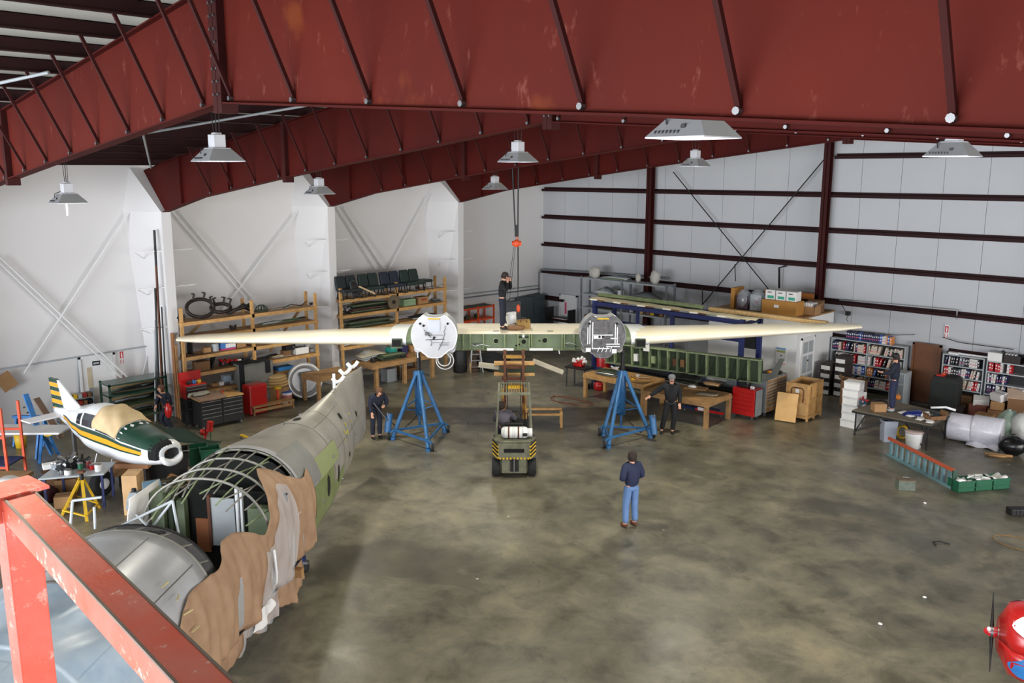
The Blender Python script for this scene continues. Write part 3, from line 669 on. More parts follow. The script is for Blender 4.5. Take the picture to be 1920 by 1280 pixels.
# things on the wing
def on_wing(px, y): return Vector(W.location)+MZ@Vector(((px-960)/1650*26.6-WX, y, 3.085))
b = thing('plastic_bucket', 'white plastic bucket tipped on top of the wing beside the standing man', 'bucket', on_wing(961, .8), YAW)
Mt = Matrix.Rotation(-.16, 3, 'Y')
MB().lathe([(.14, 0), (.145, .01), (.17, .36), (.175, .42), (.155, .42), (.15, .36), (.13, .03), (.0, .03)], (0, 0, .02), 20, Mt).build('pail', gwhite, b)
MB().lathe([(.172, .36), (.182, .36), (.182, .385), (.172, .385)], (0, 0, .02), 20, Mt).build('pail_rim', white_p, b)
MB().box((.08, -.16, .12), (.12, .012, .05)).build('printed_label', greyp, b)
t = thing('tool_bag', 'open brown canvas tool bag on the wing by the hoist chain', 'bag', on_wing(982, .55), YAW)
MB().loft([[(-.2, -.13, 0), (.2, -.13, 0), (.22, .13, 0), (-.22, .13, 0)], [(-.22, -.15, .2), (.2, -.14, .24), (.2, .14, .22), (-.22, .15, .2)], [(-.18, -.1, .27), (.17, -.1, .3), (.17, .1, .27), (-.18, .1, .25)]], caps=True, smooth=False).build('bag_body', mat('canvas_tan', (150, 118, 66), .9), t)
MB().tube([(-.1, -.14, .2), (-.06, -.16, .34), (.06, -.16, .34), (.1, -.14, .2)], .012, 6).build('handle', rust, t)
t = thing('rag_heap', 'crumpled brown rags lying on the wing between bucket and bag', 'rags', on_wing(966, .35), YAW)
MB().sph((0, 0, .05), (.28, .16, .07), 12, .25).build('rag', cardd, t); MB().sph((-.1, .02, .1), (.14, .12, .06), 10, .25).build('rag', tarp, t)
# ================================================================ PEOPLE
def skin_obj(name, verts, edges, radii, m_, parent=None, loc=None, rz=0, root=0, sub=1):
    me = bpy.data.meshes.new(name); me.from_pydata([tuple(v) for v in verts], edges, []); me.materials.append(m_)
    o = bpy.data.objects.new(name, me); COL.objects.link(o)
    if parent: o.parent = parent
    if loc is not None: o.location = loc
    o.rotation_euler = (0, 0, rz)
    k = o.modifiers.new('skin', 'SKIN'); k.use_smooth_shade = True
    if not me.skin_vertices: return o
    for i, r_ in enumerate(radii):
        me.skin_vertices[0].data[i].radius = r_ if isinstance(r_, tuple) else (r_, r_)
        me.skin_vertices[0].data[i].use_root = (i == root)
    k2 = o.modifiers.new('sub', 'SUBSURF'); k2.levels = sub; k2.render_levels = sub
    return o
BASE = dict(pelvis=(0, 0, .94), waist=(0, 0, 1.08), chest=(0, .01, 1.3), neck=(0, 0, 1.49), head=(0, .015, 1.62),
            lsh=(-.19, 0, 1.41), lel=(-.25, -.03, 1.14), lwr=(-.25, .04, .9), rsh=(.19, 0, 1.41), rel=(.25, -.03, 1.14), rwr=(.25, .04, .9),
            lhip=(-.095, 0, .9), lkn=(-.11, .02, .49), lan=(-.11, -.02, .09), rhip=(.095, 0, .9), rkn=(.11, .02, .49), ran=(.11, -.02, .09), face=(0, 1, 0), toe=None)
def person(label, loc, rz, pose, top_m, leg_m, shoe_m=black, cap=None, hair=None, gloves=None, bulk=1.0, sc=1.0):
    J = {k: (Vector(v) if v is not None else None) for k, v in {**BASE, **pose}.items()}
    fd = J['face'].normalized(); rd = fd.cross(Vector((0, 0, 1))).normalized(); ud = rd.cross(fd).normalized()
    V = []; E_ = []; Rr = []
    def v(p, r_, par=None):
        V.append(Vector(p)); Rr.append(r_); i = len(V)-1
        if par is not None: E_.append((par, i))
        return i
    pe = v(J['pelvis'], (.1, .08)); wa = v(J['waist'], (.12, .09), pe); ch = v(J['chest'], (.14, .1), wa); ne = v(J['neck'], .055, ch)
    h0 = v(J['head']-ud*.06+fd*.01, (.07, .075), ne); h1 = v(J['head']+ud*.01, (.078, .095), h0); h2 = v(J['head']+ud*.09-fd*.005, (.06, .075), h1)
    v(J['head']-ud*.0+fd*.115, .014, h1)
    for sx in (-1, 1): v(J['head']+rd*sx*.088-ud*.005, .015, h1)
    for s_ in 'lr':
        sg = -1 if s_ == 'l' else 1
        sh = v(J[s_+'sh'], .06, ch); el = v(J[s_+'el'], .045, sh); wr_ = v(J[s_+'wr'], .03, el)
        d = (J[s_+'wr']-J[s_+'el']).normalized(); a = d.cross(fd if abs(d.dot(fd)) < .8 else Vector((0, 0, 1))).normalized(); b = a.cross(d)
        pm = v(J[s_+'wr']+d*.07, (.04, .022), wr_)
        v(J[s_+'wr']+d*.06+a*.055*(-sg)+b*.02, .012, wr_)                       # thumb
        for q, ln in enumerate((.065, .08, .075, .055)):
            o_ = a*((q-1.5)*.022); f1 = v(J[s_+'wr']+d*(.09+ln*.5)+o_+b*.006, .010, pm); v(J[s_+'wr']+d*(.08+ln)+o_+b*.03, .008, f1)
        hi = v(J[s_+'hip'], .075, pe); kn = v(J[s_+'kn'], .06, hi); an = v(J[s_+'an'], .042, kn); v(J[s_+'an']+Vector((0, .1, -.04)), .035, an)
    p = skin_obj('person', V, E_, Rr, skin_m, None, loc, rz); p.scale = (sc,)*3; tag(p, label, 'person')
    B = bulk
    # jacket
    V2 = [J['pelvis']+Vector((0, 0, -.02)), J['waist'], J['chest'], J['neck']-Vector((0, 0, .03))]; R2 = [(.17*B, .13*B), (.175*B, .13*B), (.205*B, .14*B), .075]; E2 = [(0, 1), (1, 2), (2, 3)]
    for s_ in 'lr':
        n0 = len(V2); V2 += [J[s_+'sh'], J[s_+'el'], J[s_+'wr']]; R2 += [.09*B, .072*B, .052]; E2 += [(2, n0), (n0, n0+1), (n0+1, n0+2)]
    skin_obj('jacket', V2, E2, R2, top_m, p)
    V3 = [J['pelvis']+Vector((0, 0, .04))]; R3 = [(.12*B, .105*B)]; E3 = []
    for s_ in 'lr':
        n0 = len(V3); V3 += [J[s_+'hip'], J[s_+'kn'], J[s_+'an']+Vector((0, 0, .0))]; R3 += [.098*B, .084, .074]; E3 += [(0, n0), (n0, n0+1), (n0+1, n0+2)]
    skin_obj('trousers', V3, E3, R3, leg_m, p)
    for s_ in 'lr':
        a = J[s_+'an']; td = J['toe'].normalized() if J['toe'] else Vector((0, 1, 0))
        MB().sph(a+td*.06+Vector((0, 0, -.045)), (.05+.08*abs(td.x), .05+.08*abs(td.y), .045), 12).build('shoe', shoe_m, p)
    MQ = Matrix((rd, fd, ud)).transposed()
    if cap:
        MB().lathe([(.102, 0), (.108, .03), (.1, .08), (.06, .12), (.0, .13)], J['head']+ud*.02, 16, MQ).build('cap_crown', cap, p)
        o = MB().prism([(-.07, .08), (.07, .08), (.06, .18), (.0, .2), (-.06, .18)], .014, MQ, J['head']+ud*.03).build('cap_peak', cap, p)
        MB().lathe([(.096, -.05), (.1, -.02), (.098, .04)], J['head']+ud*.0-fd*.012, 14, MQ).build('hair', hair_m, p) if hair else None
    else:
        MB().lathe([(.07, -.09), (.1, -.05), (.106, .03), (.095, .09), (.05, .125), (0, .13)], J['head']-fd*.022+ud*.0, 16, MQ).build('hair', hair or hair_m, p)
    for sx in (-1, 1): MB().sph(J['head']+fd*.094+rd*sx*.03+ud*.02, .009, 6).build('eye', black, p)
    MB().box(J['head']+fd*.092-ud*.045, (.05, .02, .01)).build('mouth', rust, p)
    if gloves:
        for s_ in 'lr': MB().sph(J[s_+'wr']+(J[s_+'wr']-J[s_+'el']).normalized()*.04, .05, 8).build('glove', gloves, p)
    return p
A = YAW
person('seated driver in grey shirt with dark hair at the forklift wheel', fkp(-.24, .92, .3), A, dict(pelvis=(0, 0, .78), waist=(-.02, -.02, .9), chest=(-.05, 0, 1.1), neck=(-.08, .02, 1.26), head=(-.1, .06, 1.38), lhip=(-.09, .02, .75), rhip=(.09, .02, .75), lkn=(-.13, .42, .72), rkn=(.13, .42, .72), lan=(-.12, .5, .3), ran=(.14, .5, .3), lsh=(-.23, 0, 1.2), rsh=(.13, .02, 1.2), lel=(-.3, .12, .96), lwr=(-.05, .36, 1.0), rel=(.26, .14, .98), rwr=(.24, .36, 1.0)), mat('shirt_grey', (92, 88, 98), .85), navy_c)
# facing: local +y rotated by rz. YAW = away from the camera
person('man in dark blue jacket and light jeans standing alone on the open floor', G(1182, 986), A+.5, dict(lel=(-.31, -.08, 1.17), lwr=(-.14, .16, 1.12), rel=(.27, -.06, 1.16), rwr=(.12, .18, 1.1), lan=(-.15, -.02, .09), lkn=(-.13, .02, .49)), jacket_b, jean, rust, sc=1.0, bulk=1.08)
person('man with a grey cap in black overalls resting a hand on the right jack', G(1256, 812), A+PI-.15, dict(rel=(.42, -.02, 1.24), rwr=(.62, .05, 1.1), rkn=(.17, .02, .49), ran=(.24, -.02, .09), rsh=(.2, 0, 1.43), lan=(-.07, -.02, .09)), black_c, black_c, black, cap=mat('grey_cap', (120, 122, 126), .8), hair=1, sc=1.04, bulk=1.1)
person('bending man in dark overalls pumping the left jack with a long bar', G(706, 821), A+PI+.55, dict(waist=(0, .04, 1.07), chest=(0, .14, 1.25), neck=(0, .26, 1.39), head=(0, .34, 1.48), lsh=(-.19, .18, 1.35), rsh=(.19, .18, 1.35), lel=(-.3, .16, 1.1), lwr=(-.12, .36, 1.05), rel=(.24, .15, 1.08), rwr=(.22, .22, .84), face=(.1, .8, -.35)), navy_c, navy_c, black, hair=mat('hair_brown', (96, 62, 44), .8), sc=1.0, bulk=1.05)
hb = CF(-3.65, 25.0)
wz = Vector(W.location)+MZ@Vector(((942-960)/1650*26.4-WX, .42, 3.08))
person('man in black fleece and dark trousers standing on the wing, hand at his cap', wz, A-PI/2-.25, dict(lel=(-.24, .2, 1.2), lwr=(-.12, .2, 1.48), rel=(.24, .18, 1.18), rwr=(.05, .17, 1.44), head=(0, .07, 1.6), neck=(0, .03, 1.48), face=(0, 1, -.25), lan=(-.07, -.02, .09), ran=(.07, .0, .09)), black_c, navy_c, black, cap=mat('brown_cap', (58, 44, 40), .8), hair=1, sc=1.0)
# ================================================================ HULLS
class Hull:
    """lofted body: stations (y, half width, z bottom, z middle, z top, x centre); patches follow the same surface"""
    def __init__(s, st, p=2.2, v=.0, fin=None): s.st = st; s.p = p; s.v = v; s.fin = fin
    def at(s, y):
        st = s.st
        if y <= st[0][0]: return st[0][1:]
        for a, b in zip(st, st[1:]):
            if y <= b[0]:
                u = (y-a[0])/(b[0]-a[0]); u = u*u*(3-2*u)*.5+u*.5
                return tuple(a[i]+(b[i]-a[i])*u for i in range(1, len(a)))
        return st[-1][1:]
    def pt(s, y, a, off=0):
        hw, z0, zm, z1, xc = s.at(y); c, q = math.cos(rad(a)), math.sin(rad(a)); e = 2/s.p
        x = hw*math.copysign(abs(c)**e, c)
        if q >= 0: z = zm+(z1-zm)*abs(q)**e
        else:
            if s.v:   # hull bottom: straight sides to the chine and a V below
                t = -q; z = zm-(zm-z0)*(t*.9 if t < .55 else .495+(t-.55)/.45*.505); x = hw*math.copysign(1, c)*(1-.06*t if t < .55 else max(0, .967*(1-((t-.55)/.45)**1.1)))
            else: z = zm-(zm-z0)*abs(q)**e
        if s.fin and q > 0:
            f0, f1, zt = s.fin
            if y > f0:
                u = min(1, (y-f0)/(f1-f0)); zz = z1+(zt-z1)*u**1.3
                if q > .6:
                    w_ = (q-.6)/.4; z = z+(zz-z1)*w_**1.2
                    x = x*(1-.5*w_*u)
        d = Vector((x/max(hw, .05), 0, (z-zm)/max(.05, (z1-zm) if q > 0 else (zm-z0))))
        d = d.normalized() if d.length > 0 else Vector((0, 0, 1))
        return Vector((x+xc, y, z))+d*off
    def skin(s, y0, y1, a0, a1, ny, na, off=0, jit=None):
        m = MB()
        f = (lambda u, v_: s.pt(y0+(y1-y0)*u, a0+(a1-a0)*v_, off)) if not jit else jit
        return m.grid(ny, na, f)
FA = YAW-math.atan(.115)
FU = thing('aircraft_fuselage', 'big bare metal aircraft fuselage with open roof bay and green primer side', 'fuselage', CF(-5.5, 9, 0), FA)
H = Hull([(-3.2, .35, 1.3, 1.6, 2.0, 0), (-2.4, .8, .95, 1.6, 2.35, 0), (-1.2, 1.08, .7, 1.65, 2.72, 0), (.5, 1.18, .55, 1.7, 2.9, 0), (2.5, 1.2, .5, 1.75, 2.98, 0), (6, 1.12, .5, 1.7, 2.95, 0), (8, .95, .62, 1.65, 2.76, 0), (10, .68, .8, 1.6, 2.5, 0), (12, .3, .92, 1.5, 2.35, .05), (13.2, .07, .95, 1.5, 2.3, .12)], 2.25, 1, (8.4, 11.9, 2.86))
H.skin(-3.2, 2.3, -180, 180, 26, 48).build('nose_skin', alum, FU, solid=.02)
H.skin(2.3, 6.1, -180, 8, 16, 30).build('side_skin', alum, FU, solid=.02)
H.skin(2.3, 6.1, 172, 180, 16, 2).build('side_skin', alum, FU, solid=.02)
H.skin(6.1, 13.2, -180, 180, 40, 48).build('tail_skin', alum2, FU, solid=.02)
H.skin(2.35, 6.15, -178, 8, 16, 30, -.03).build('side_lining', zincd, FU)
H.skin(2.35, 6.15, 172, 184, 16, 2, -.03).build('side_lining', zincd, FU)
def patch(y0, y1, a0, a1, m_, name='skin_panel', off=.016, ny=8, na=8): return H.skin(y0, y1, a0, a1, ny, na, off).build(name, m_, FU)
zs = mat('side_primer', (122, 132, 86), .5, 0, .08, 2.5, c2=(104, 114, 72))
o = patch(6.0, 8.3, -62, 12, zs); patch(6.5, 9.6, -62, -8, zs, off=.014); patch(7.2, 9.0, 12, 34, mat('side_primer_light', (142, 150, 106), .5, 0, .04, 2)); 
patch(6.15, 7.35, 14, 62, mat('old_skin', (150, 150, 146), .5, .4, .06, 3), off=.018)
patch(6.05, 6.25, 10, 170, alum, 'frame_band', .014, 2, 30)
for y in (8.4, 9.7, 11): patch(y, y+.03, -50, 200, mat('seam', (118, 116, 110), .5, .5), 'seam', .012, 1, 40)
for a in (62, 20, -20): patch(8.5, 12.8, a, a+.8, mat('seam', (118, 116, 110)), 'seam', .012, 20, 1)
for y in (-.6, .9): patch(y, y+.025, -50, 200, mat('seam', (118, 116, 110)), 'seam', .012, 1, 40)
for a in (40, 75, 112): patch(-1, 2.2, a, a+.7, mat('seam', (118, 116, 110)), 'seam', .012, 14, 1)
def hole(y, a, r1, r2, name='skin_hole', m_=void):
    H.skin(y-r1, y+r1, a-r2, a+r2, 6, 6, .02, lambda u, v_: H.pt(y+(u-.5)*2*r1*math.sqrt(max(0, 1-(2*v_-1)**2)), a+(v_-.5)*2*r2, .022)).build(name, m_, FU)
hole(8.9, 92, .16, 4); hole(7.8, -2, .10, 12); hole(8.8, -6, .09, 12); hole(10.4, 48, .08, 5); hole(11.9, 30, .06, 6); hole(10.2, -6, .05, 5)
o = patch(6.35, 6.75, -14, 14, void, 'window_opening', .024)
patch(6.42, 6.7, -12, -2, card, 'window_card', .028)
for y, a in ((8.3, 95), (9.6, 108), (8.4, 20), (7.4, -10), (11.3, 5), (9.4, -30)): MB().sph(H.pt(y, a, .02), (.03, .05, .03), 8).build('rivet_fitting', steel, FU)
yel2 = mat('chalk_yellow', (206, 196, 60), .7, 0, .1, 12)
for y, a, w_, h_ in ((10.1, 25, .3, 1.6), (10.35, 32, .05, 7), (10.02, 26, .04, 6), (10.2, 21, .18, 1.3), (10.9, 30, .2, 1.4), (11.1, 40, .16, 1.2), (9.9, 17, .05, 3)): patch(y, y+w_, a, a+h_, yel2, 'chalk_mark', .02, 3, 3)
# fin top brackets
for y, z in ((11.65, 2.82), (12.2, 2.9), (12.85, 2.92)):
    MB().tube([(-.1, y-.14, z+.12), (-.04, y-.1, z+.03), (0, y, z), (.04, y+.1, z+.03), (.1, y+.14, z+.12)], .05, 6).build('fin_bracket', gwhite, FU)
MB().bx(-.03, .03, 11.3, 11.34, 2.7, 3.1).build('fin_post', gwhite, FU)
# open bay: frames, stringers, bulkheads, cabin insides
def arc(y, a0=8, a1=172, off=-.02, n_=22): return [H.pt(y, a0+(a1-a0)*i/n_, off) for i in range(n_+1)]
frm = mat('frame_grey', (150, 148, 140), .5, .4, .1, 6)
for y in (6.05, 5.55, 5.0, 4.5): MB().tube(arc(y, 10 if y > 5 else 20, 172), .022, 6).build('roof_frame', frm, FU)
for i in range(11):
    a = 24+i*13.2
    y0 = 4.35+.25*math.sin(i*1.9)
    pts = [H.pt(6.1-(6.1-y0)*q/6, a+(6 if a < 90 else -4)*q/6, -.0-.30*(q/6)**2) for q in range(7)]
    MB().tube(pts, .014, 5).build('stringer', zincl if i % 3 == 0 else frm, FU)
for i in range(5):
    a0 = 40+i*22
    MB().tube([H.pt(5.9, a0, -.05), H.pt(5.2, a0+12, -.1), H.pt(4.3, a0+26, -.2)], .013, 5).build('loose_stringer', zincl if i % 2 else frm, FU)
MB().tube(arc(2.32, 8, 172, -.01), .03, 6).build('front_frame', frm, FU); MB().tube(arc(2.62, 12, 160, -.06), .03, 6).build('front_frame', dsteel, FU)
for i in range(9):
    a = 22+i*17; MB().beam(H.pt(2.3, a, -.01), H.pt(2.62, a-4, -.07), .05, .02).build('frame_gusset', frm, FU)
patch(2.33, 2.6, 15, 165, mat('web_dark_grey', (84, 84, 86), .6, .2), 'frame_web', -.05, 2, 24)  # dark grey web between the two front frames
rr_ = [H.pt(5.95, a, -.05) for a in range(-170, 190, 12)]
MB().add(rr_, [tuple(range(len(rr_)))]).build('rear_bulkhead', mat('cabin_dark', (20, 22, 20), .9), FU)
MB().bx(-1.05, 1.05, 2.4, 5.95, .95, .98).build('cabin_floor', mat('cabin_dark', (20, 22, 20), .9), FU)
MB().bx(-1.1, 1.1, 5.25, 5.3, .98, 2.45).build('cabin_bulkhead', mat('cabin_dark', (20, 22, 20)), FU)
MB().bx(-1.15, -.92, 4.9, 5.24, 1.0, 2.5).build('cabin_frame', zinc, FU); MB().bx(-.9, -.82, 5.0, 5.24, 1.0, 2.45).build('cabin_frame', zincd, FU); MB().bx(-.8, -.66, 5.1, 5.24, 1.0, 2.3).build('cabin_frame', zinc, FU)
MB().grid(3, 12, lambda u, v_: Vector((-1.2+.03*math.sin(v_*9), 4.3+.95*u+.06*math.sin(v_*14), 1.2+1.4*v_))).build('torn_cover', white_card, FU, solid=.015)
MB().bx(-.52, -.28, 5.2, 5.24, 1.35, 1.95).build('card_panel', mat('card_rust', (160, 96, 56), .7), FU)
MB().box((.02, 5.12, 1.95), (.42, .03, .85), 0, 0, 0).build('grey_panel', greyl, FU); MB().bx(-.24, -.19, 5.08, 5.15, 1.5, 2.42).build('panel_post', rust, FU)
MB().bx(.30, .34, 5.0, 5.06, 1.5, 2.6).bx(.38, .42, 5.0, 5.06, 1.5, 2.6).build('door_post', gwhite, FU)
MB().bx(.55, 1.05, 4.9, 5.1, 1.0, 2.3).build('cabin_frame', zinc, FU); MB().bx(.55, .95, 3.3, 3.7, 1.0, 1.45).build('seat_box', zincl, FU)

for a, b in (((-.1, 2.7, 2.6), (.35, 2.9, 3.2)), ((.35, 2.9, 3.2), (.6, 2.6, 2.5)), ((-.3, 2.65, 2.9), (.35, 2.9, 3.2)), ((.1, 2.6, 2.95), (-.15, 2.8, 3.0)), ((-1.0, 2.4, 2.4), (-.9, 2.5, 3.3)), ((-.9, 2.5, 3.3), (-.5, 2.55, 3.35)), ((-.6, 2.5, 2.9), (-.62, 2.55, 3.2))):
    MB().cyl(a, b, .02, n=6).build('antenna_stay', greyl, FU)
MB().tube([(.3+.12*math.cos(q), 2.45+.05*math.sin(q*3), 2.86+.06*math.sin(q)) for q in [i*.5 for i in range(13)]], .03, 6).build('cable_bundle', black, FU)
# cockpit glazing frames under the film
for pts in ([H.pt(-.4, a, .02) for a in range(20, 165, 10)], [H.pt(-1.25, a, .02) for a in range(30, 155, 10)], [H.pt(y, 90, .02) for y in (-1.3, -1, -.7, -.4)], [H.pt(y, 62, .02) for y in (-1.3, -.9, -.4)], [H.pt(y, 118, .02) for y in (-1.3, -.9, -.4)]):
    MB().tube(pts, .028, 6).build('windshield_frame', gwhite, FU)
patch(-1.22, -.42, 30, 150, mat('glazing', (120, 132, 150), .12, .1, .05), 'windshield', .005, 6, 20)
# support cradle and dolly
MB().bx(-1.0, 1.0, 6.0, 6.15, .55, .7).build('cradle_beam', wood2, FU)
cr = thing('fuselage_dolly', 'wheeled steel dolly with wooden upright under the green fuselage side', 'dolly', CF(-4.5, 15.9), FA)
MB().bx(-.9, .35, -.5, -.4, .2, .3).bx(-.9, .35, .4, .5, .2, .3).build('side_beam', navy, cr); MB().bx(.2, .3, -.4, .4, .3, .36).bx(-.9, -.8, -.4, .4, .3, .36).build('cross_beam', greyl, cr)
MB().bx(.15, .27, -.3, -.18, .34, 1.0).build('upright', wood, cr); MB().bx(.15, .27, .18, .3, .34, .85).build('upright', wood, cr)
for x, y in ((.38, -.42), (.38, .42), (-.85, -.42), (-.85, .42)):
    c = MB().cyl((x-.03, y, .09), (x+.03, y, .09), .09, n=14).build('caster', rubber, cr); MB().bx(x-.05, x+.05, y-.05, y+.05, .17, .22).build('caster_plate', steel, c)
# kraft paper masking along the right side
rp = random.Random(3)
ph = [rp.uniform(0, 6) for _ in range(8)]
def paper(u, v_):
    y = 1.25+5.35*u
    wr_ = .045*math.sin(26*u+ph[0]+2*v_)+.035*math.sin(47*u+ph[1]-5*v_)+.022*math.sin(92*u+ph[2]+6*v_)+.012*math.sin(150*u+ph[4]-9*v_)
    top = 46+14*math.sin(u*7+ph[3])+8*math.sin(u*19)-(0 if u > .2 else (.2-u)*120)-34*max(0, math.sin((u-.32)*PI/.42) if .32 < u < .74 else 0)
    a = top+(-44-top)*min(1, v_/.62)
    k = max(0, (v_-.62)/.38)
    p = H.pt(y, a, .05+wr_*min(1, .3+v_*1.3))
    if k > 0: p = p+Vector((.07*k-.25*k*k*(1-u), 0, -k*(.62+.1*math.sin(9*u))))
    return Vector((p.x, p.y, max(p.z, .06)))
ps = MB().grid(220, 56, paper).build('masking_paper', paper_m, None, loc=FU.location.copy(), rz=FA, solid=.004); tag(ps, 'wrinkled brown kraft paper draped over the side of the bare metal fuselage', 'paper')
def filmp(u, v_): 
    p = paper(.50+.30*u-.06*v_, .12+.88*v_); return p+Vector((.03+.02*math.sin(30*u+8*v_), 0, .01))
pf = MB().grid(30, 40, filmp).build('plastic_film', film, None, loc=FU.location.copy(), rz=FA); tag(pf, 'clear plastic film hanging over the middle of the brown paper', 'plastic sheet')
MB().grid(10, 20, lambda u, v_: paper(.56+.13*u*math.sin(PI*min(1, .15+v_*.85)), .62+.36*v_)+Vector((.05, 0, 0))).build('white_liner', white_card, pf)
MB().tube([paper(.57+.03*q, .15+.4*q)+Vector((.06, 0, .03)) for q in (0, .25, .5, .75, 1)], .022, 6).build('white_edge_strip', gwhite, pf)
for i in range(9):
    p = H.pt(1.45+.03*i, 44-i*11, .1); 
    o = MB().box(p, (.02, .16, .012), .4*math.sin(i*2)).build('masking_tape', mat('tape', (212, 196, 140), .7), FU)
# blue film over the nose and cockpit
def nosef(u, v_):
    y = -3.25+(4.35+.15*math.sin(v_*11)-.55*v_)*u; a = -35+235*v_
    return H.pt(y, a, .07+.03*math.sin(31*v_+6*u)+.03*math.sin(14*u+9*v_)+.012*math.sin(48*v_+20*u))
nf = MB().grid(60, 140, nosef).build('plastic_film', bfilm, None, loc=FU.location.copy(), rz=FA); tag(nf, 'bluish plastic film wrapped around the cockpit end of the fuselage', 'plastic sheet')
# ---------------------------------------------------------------- lift platform the photograph is taken from
def scuff(name, c, c2, c3):
    m = mat(name, c, .5, 0, .1, 9, .3, c2=c2, det=8); nt = m.node_tree; N = nt.nodes; Lk = nt.links; b = N['Principled BSDF']
    src = b.inputs['Base Color'].links[0].from_socket; tc = N.new('ShaderNodeTexCoord')
    nz = N.new('ShaderNodeTexNoise'); nz.inputs['Scale'].default_value = 26; nz.inputs['Detail'].default_value = 8; nz.inputs['Roughness'].default_value = .7; Lk.new(tc.outputs['Object'], nz.inputs[0])
    r_ = N.new('ShaderNodeValToRGB'); r_.color_ramp.elements[0].position = .58; r_.color_ramp.elements[1].position = .66; Lk.new(nz.outputs[0], r_.inputs[0])
    x = N.new('ShaderNodeMix'); x.data_type = 'RGBA'; Lk.new(r_.outputs[0], x.inputs[0]); Lk.new(src, x.inputs[6]); x.inputs[7].default_value = (*lin(c3), 1); Lk.new(x.outputs[2], b.inputs['Base Color']); return m
op = scuff('scuffed_orange', (222, 84, 50), (214, 118, 100), (236, 196, 180))
op2 = scuff('scuffed_pink', (218, 100, 84), (214, 84, 62), (226, 150, 134))
edge_m = mat('worn_edge', (138, 124, 112), .5, .3, .1, 20)
lift = thing('lift_platform', 'scuffed orange square tube guard rail of the platform at lower left', 'lift', CF(-.93, 1.56, 0), 0)
# local axes are the building's; corner post at the origin
dx = CF(.545, -.60).normalized()
dy_ = lambda d: Vector((-d.y, d.x, 0))
zr = 7.19
MB().beam((0, 0, zr), dx*2.4+Vector((0, 0, zr)), .052, .052).build('top_rail', [op], lift, bevel=.003)
dy = Vector((-dx.y, dx.x, 0))
if (CF(-.5, -.5)).dot(dy) < 0: dy = -dy
MB().beam((0, 0, zr), dy*1.1+Vector((0, 0, zr)), .052, .052).build('top_rail', [op], lift, bevel=.003)
for q_ in (-1, 1): MB().beam(Vector((0, 0, zr+.0255))+dy_(dx)*q_*.0255, dx*2.4+Vector((0, 0, zr+.0255))+dy_(dx)*q_*.0255, .004, .004).build('worn_edge', edge_m, lift)
MB().bx(-.03, .03, -.03, .03, 0, zr-.0).build('corner_post', [op2], lift, bevel=.003)
MB().beam((0, 0, zr-.45), dx*2.4+Vector((0, 0, zr-.45)), .04, .04).build('mid_rail', op, lift) if 0 else None
MB().box((0, 0, zr+.029), (.09, .09, .006), .1).build('corner_plate', op2, lift)
c_ = dx*1.2+dy*.55
for q in (dx*2.4, dy*1.1, dx*2.4+dy*1.1): MB().beam(q, q+Vector((0, 0, zr)), .05, .05).build('post', op, lift)
MB().box((c_.x, c_.y, zr-1.1), (2.4, 1.1, .06), math.atan2(dx.y, dx.x)).build('platform_deck', greyp, lift)
# ---------------------------------------------------------------- light aircraft without wings at left
hd = math.atan2(3.5, -2.4); LA = YAW-hd
la = thing('light_aircraft', 'small white light aircraft without wings, green and gold stripes, cloth over windshield', 'aircraft', CF(-12.15, 22.78, .08), LA); la.scale = (1, 1.12, 1)
K = Hull([(-.15, .04, 1.3, 1.42, 1.5, 0), (.5, .16, 1.12, 1.4, 1.58, 0), (1.2, .36, .9, 1.3, 1.72, 0), (1.8, .52, .74, 1.3, 1.92, 0), (2.4, .56, .66, 1.3, 1.95, 0), (2.85, .55, .64, 1.28, 1.84, 0), (3.3, .52, .68, 1.22, 1.6, 0), (3.9, .46, .78, 1.18, 1.5, 0), (4.3, .36, .88, 1.14, 1.4, 0), (4.42, .2, .98, 1.14, 1.28, 0)], 2.5)
K.skin(-.15, 4.42, -180, 180, 40, 36).build('body', gwhite, la, solid=.01)
def kp(y0, y1, a0, a1, m_, nm, off=.012): return K.skin(y0, y1, a0, a1, 16, 8, off).build(nm, m_, la)
kp(.5, 3.95, 2, 9, dgreen, 'stripe'); kp(.5, 3.95, -5, 2, gold, 'stripe', .014); kp(.5, 3.9, -9, -5, dgreen, 'stripe', .013)
kp(3.15, 4.2, 14, 166, dgreen, 'cowl_top', .012)
kp(1.45, 1.72, 12, 42, glass_d, 'rear_window', .016); kp(1.82, 2.3, 12, 44, glass_d, 'side_window', .016)
kp(2.42, 3.12, 10, 170, glass_d, 'windshield', .01)
K.skin(2.36, 3.2, 16, 172, 16, 20, 0, lambda u, v_: K.pt(2.3+.85*u, 14+150*v_, .03+.015*math.sin(20*v_+9*u))).build('windshield_cloth', tan, la, solid=.004)
o = kp(4.12, 4.38, -20, 100, void, 'cowl_opening', .01); MB().sph((.1, 4.28, 1.2), (.1, .08, .08), 8, .2).build('engine_bits', rust, la)
MB().tube([(.25*math.cos(q), 4.42-.1*math.sin(q)*0, 1.12+.19*math.sin(q)) for q in [PI*1.0+i*PI/12 for i in range(13)]], [.03, .05, .07, .085, .09, .09, .09, .09, .09, .085, .07, .05, .03], 10).build('nose_bowl', gwhite, la)
fp = [(.0, 1.35), (1.45, 1.62), (1.05, 1.68), (.75, 1.85), (.18, 2.28), (-.22, 2.28), (-.12, 1.35)]
MY = Matrix(((0, 0, 1), (1, 0, 0), (0, 1, 0)))
MB().prism(fp, .05, MY, (-.025, 0, 0)).build('tail_fin', gwhite, la, bevel=.01)
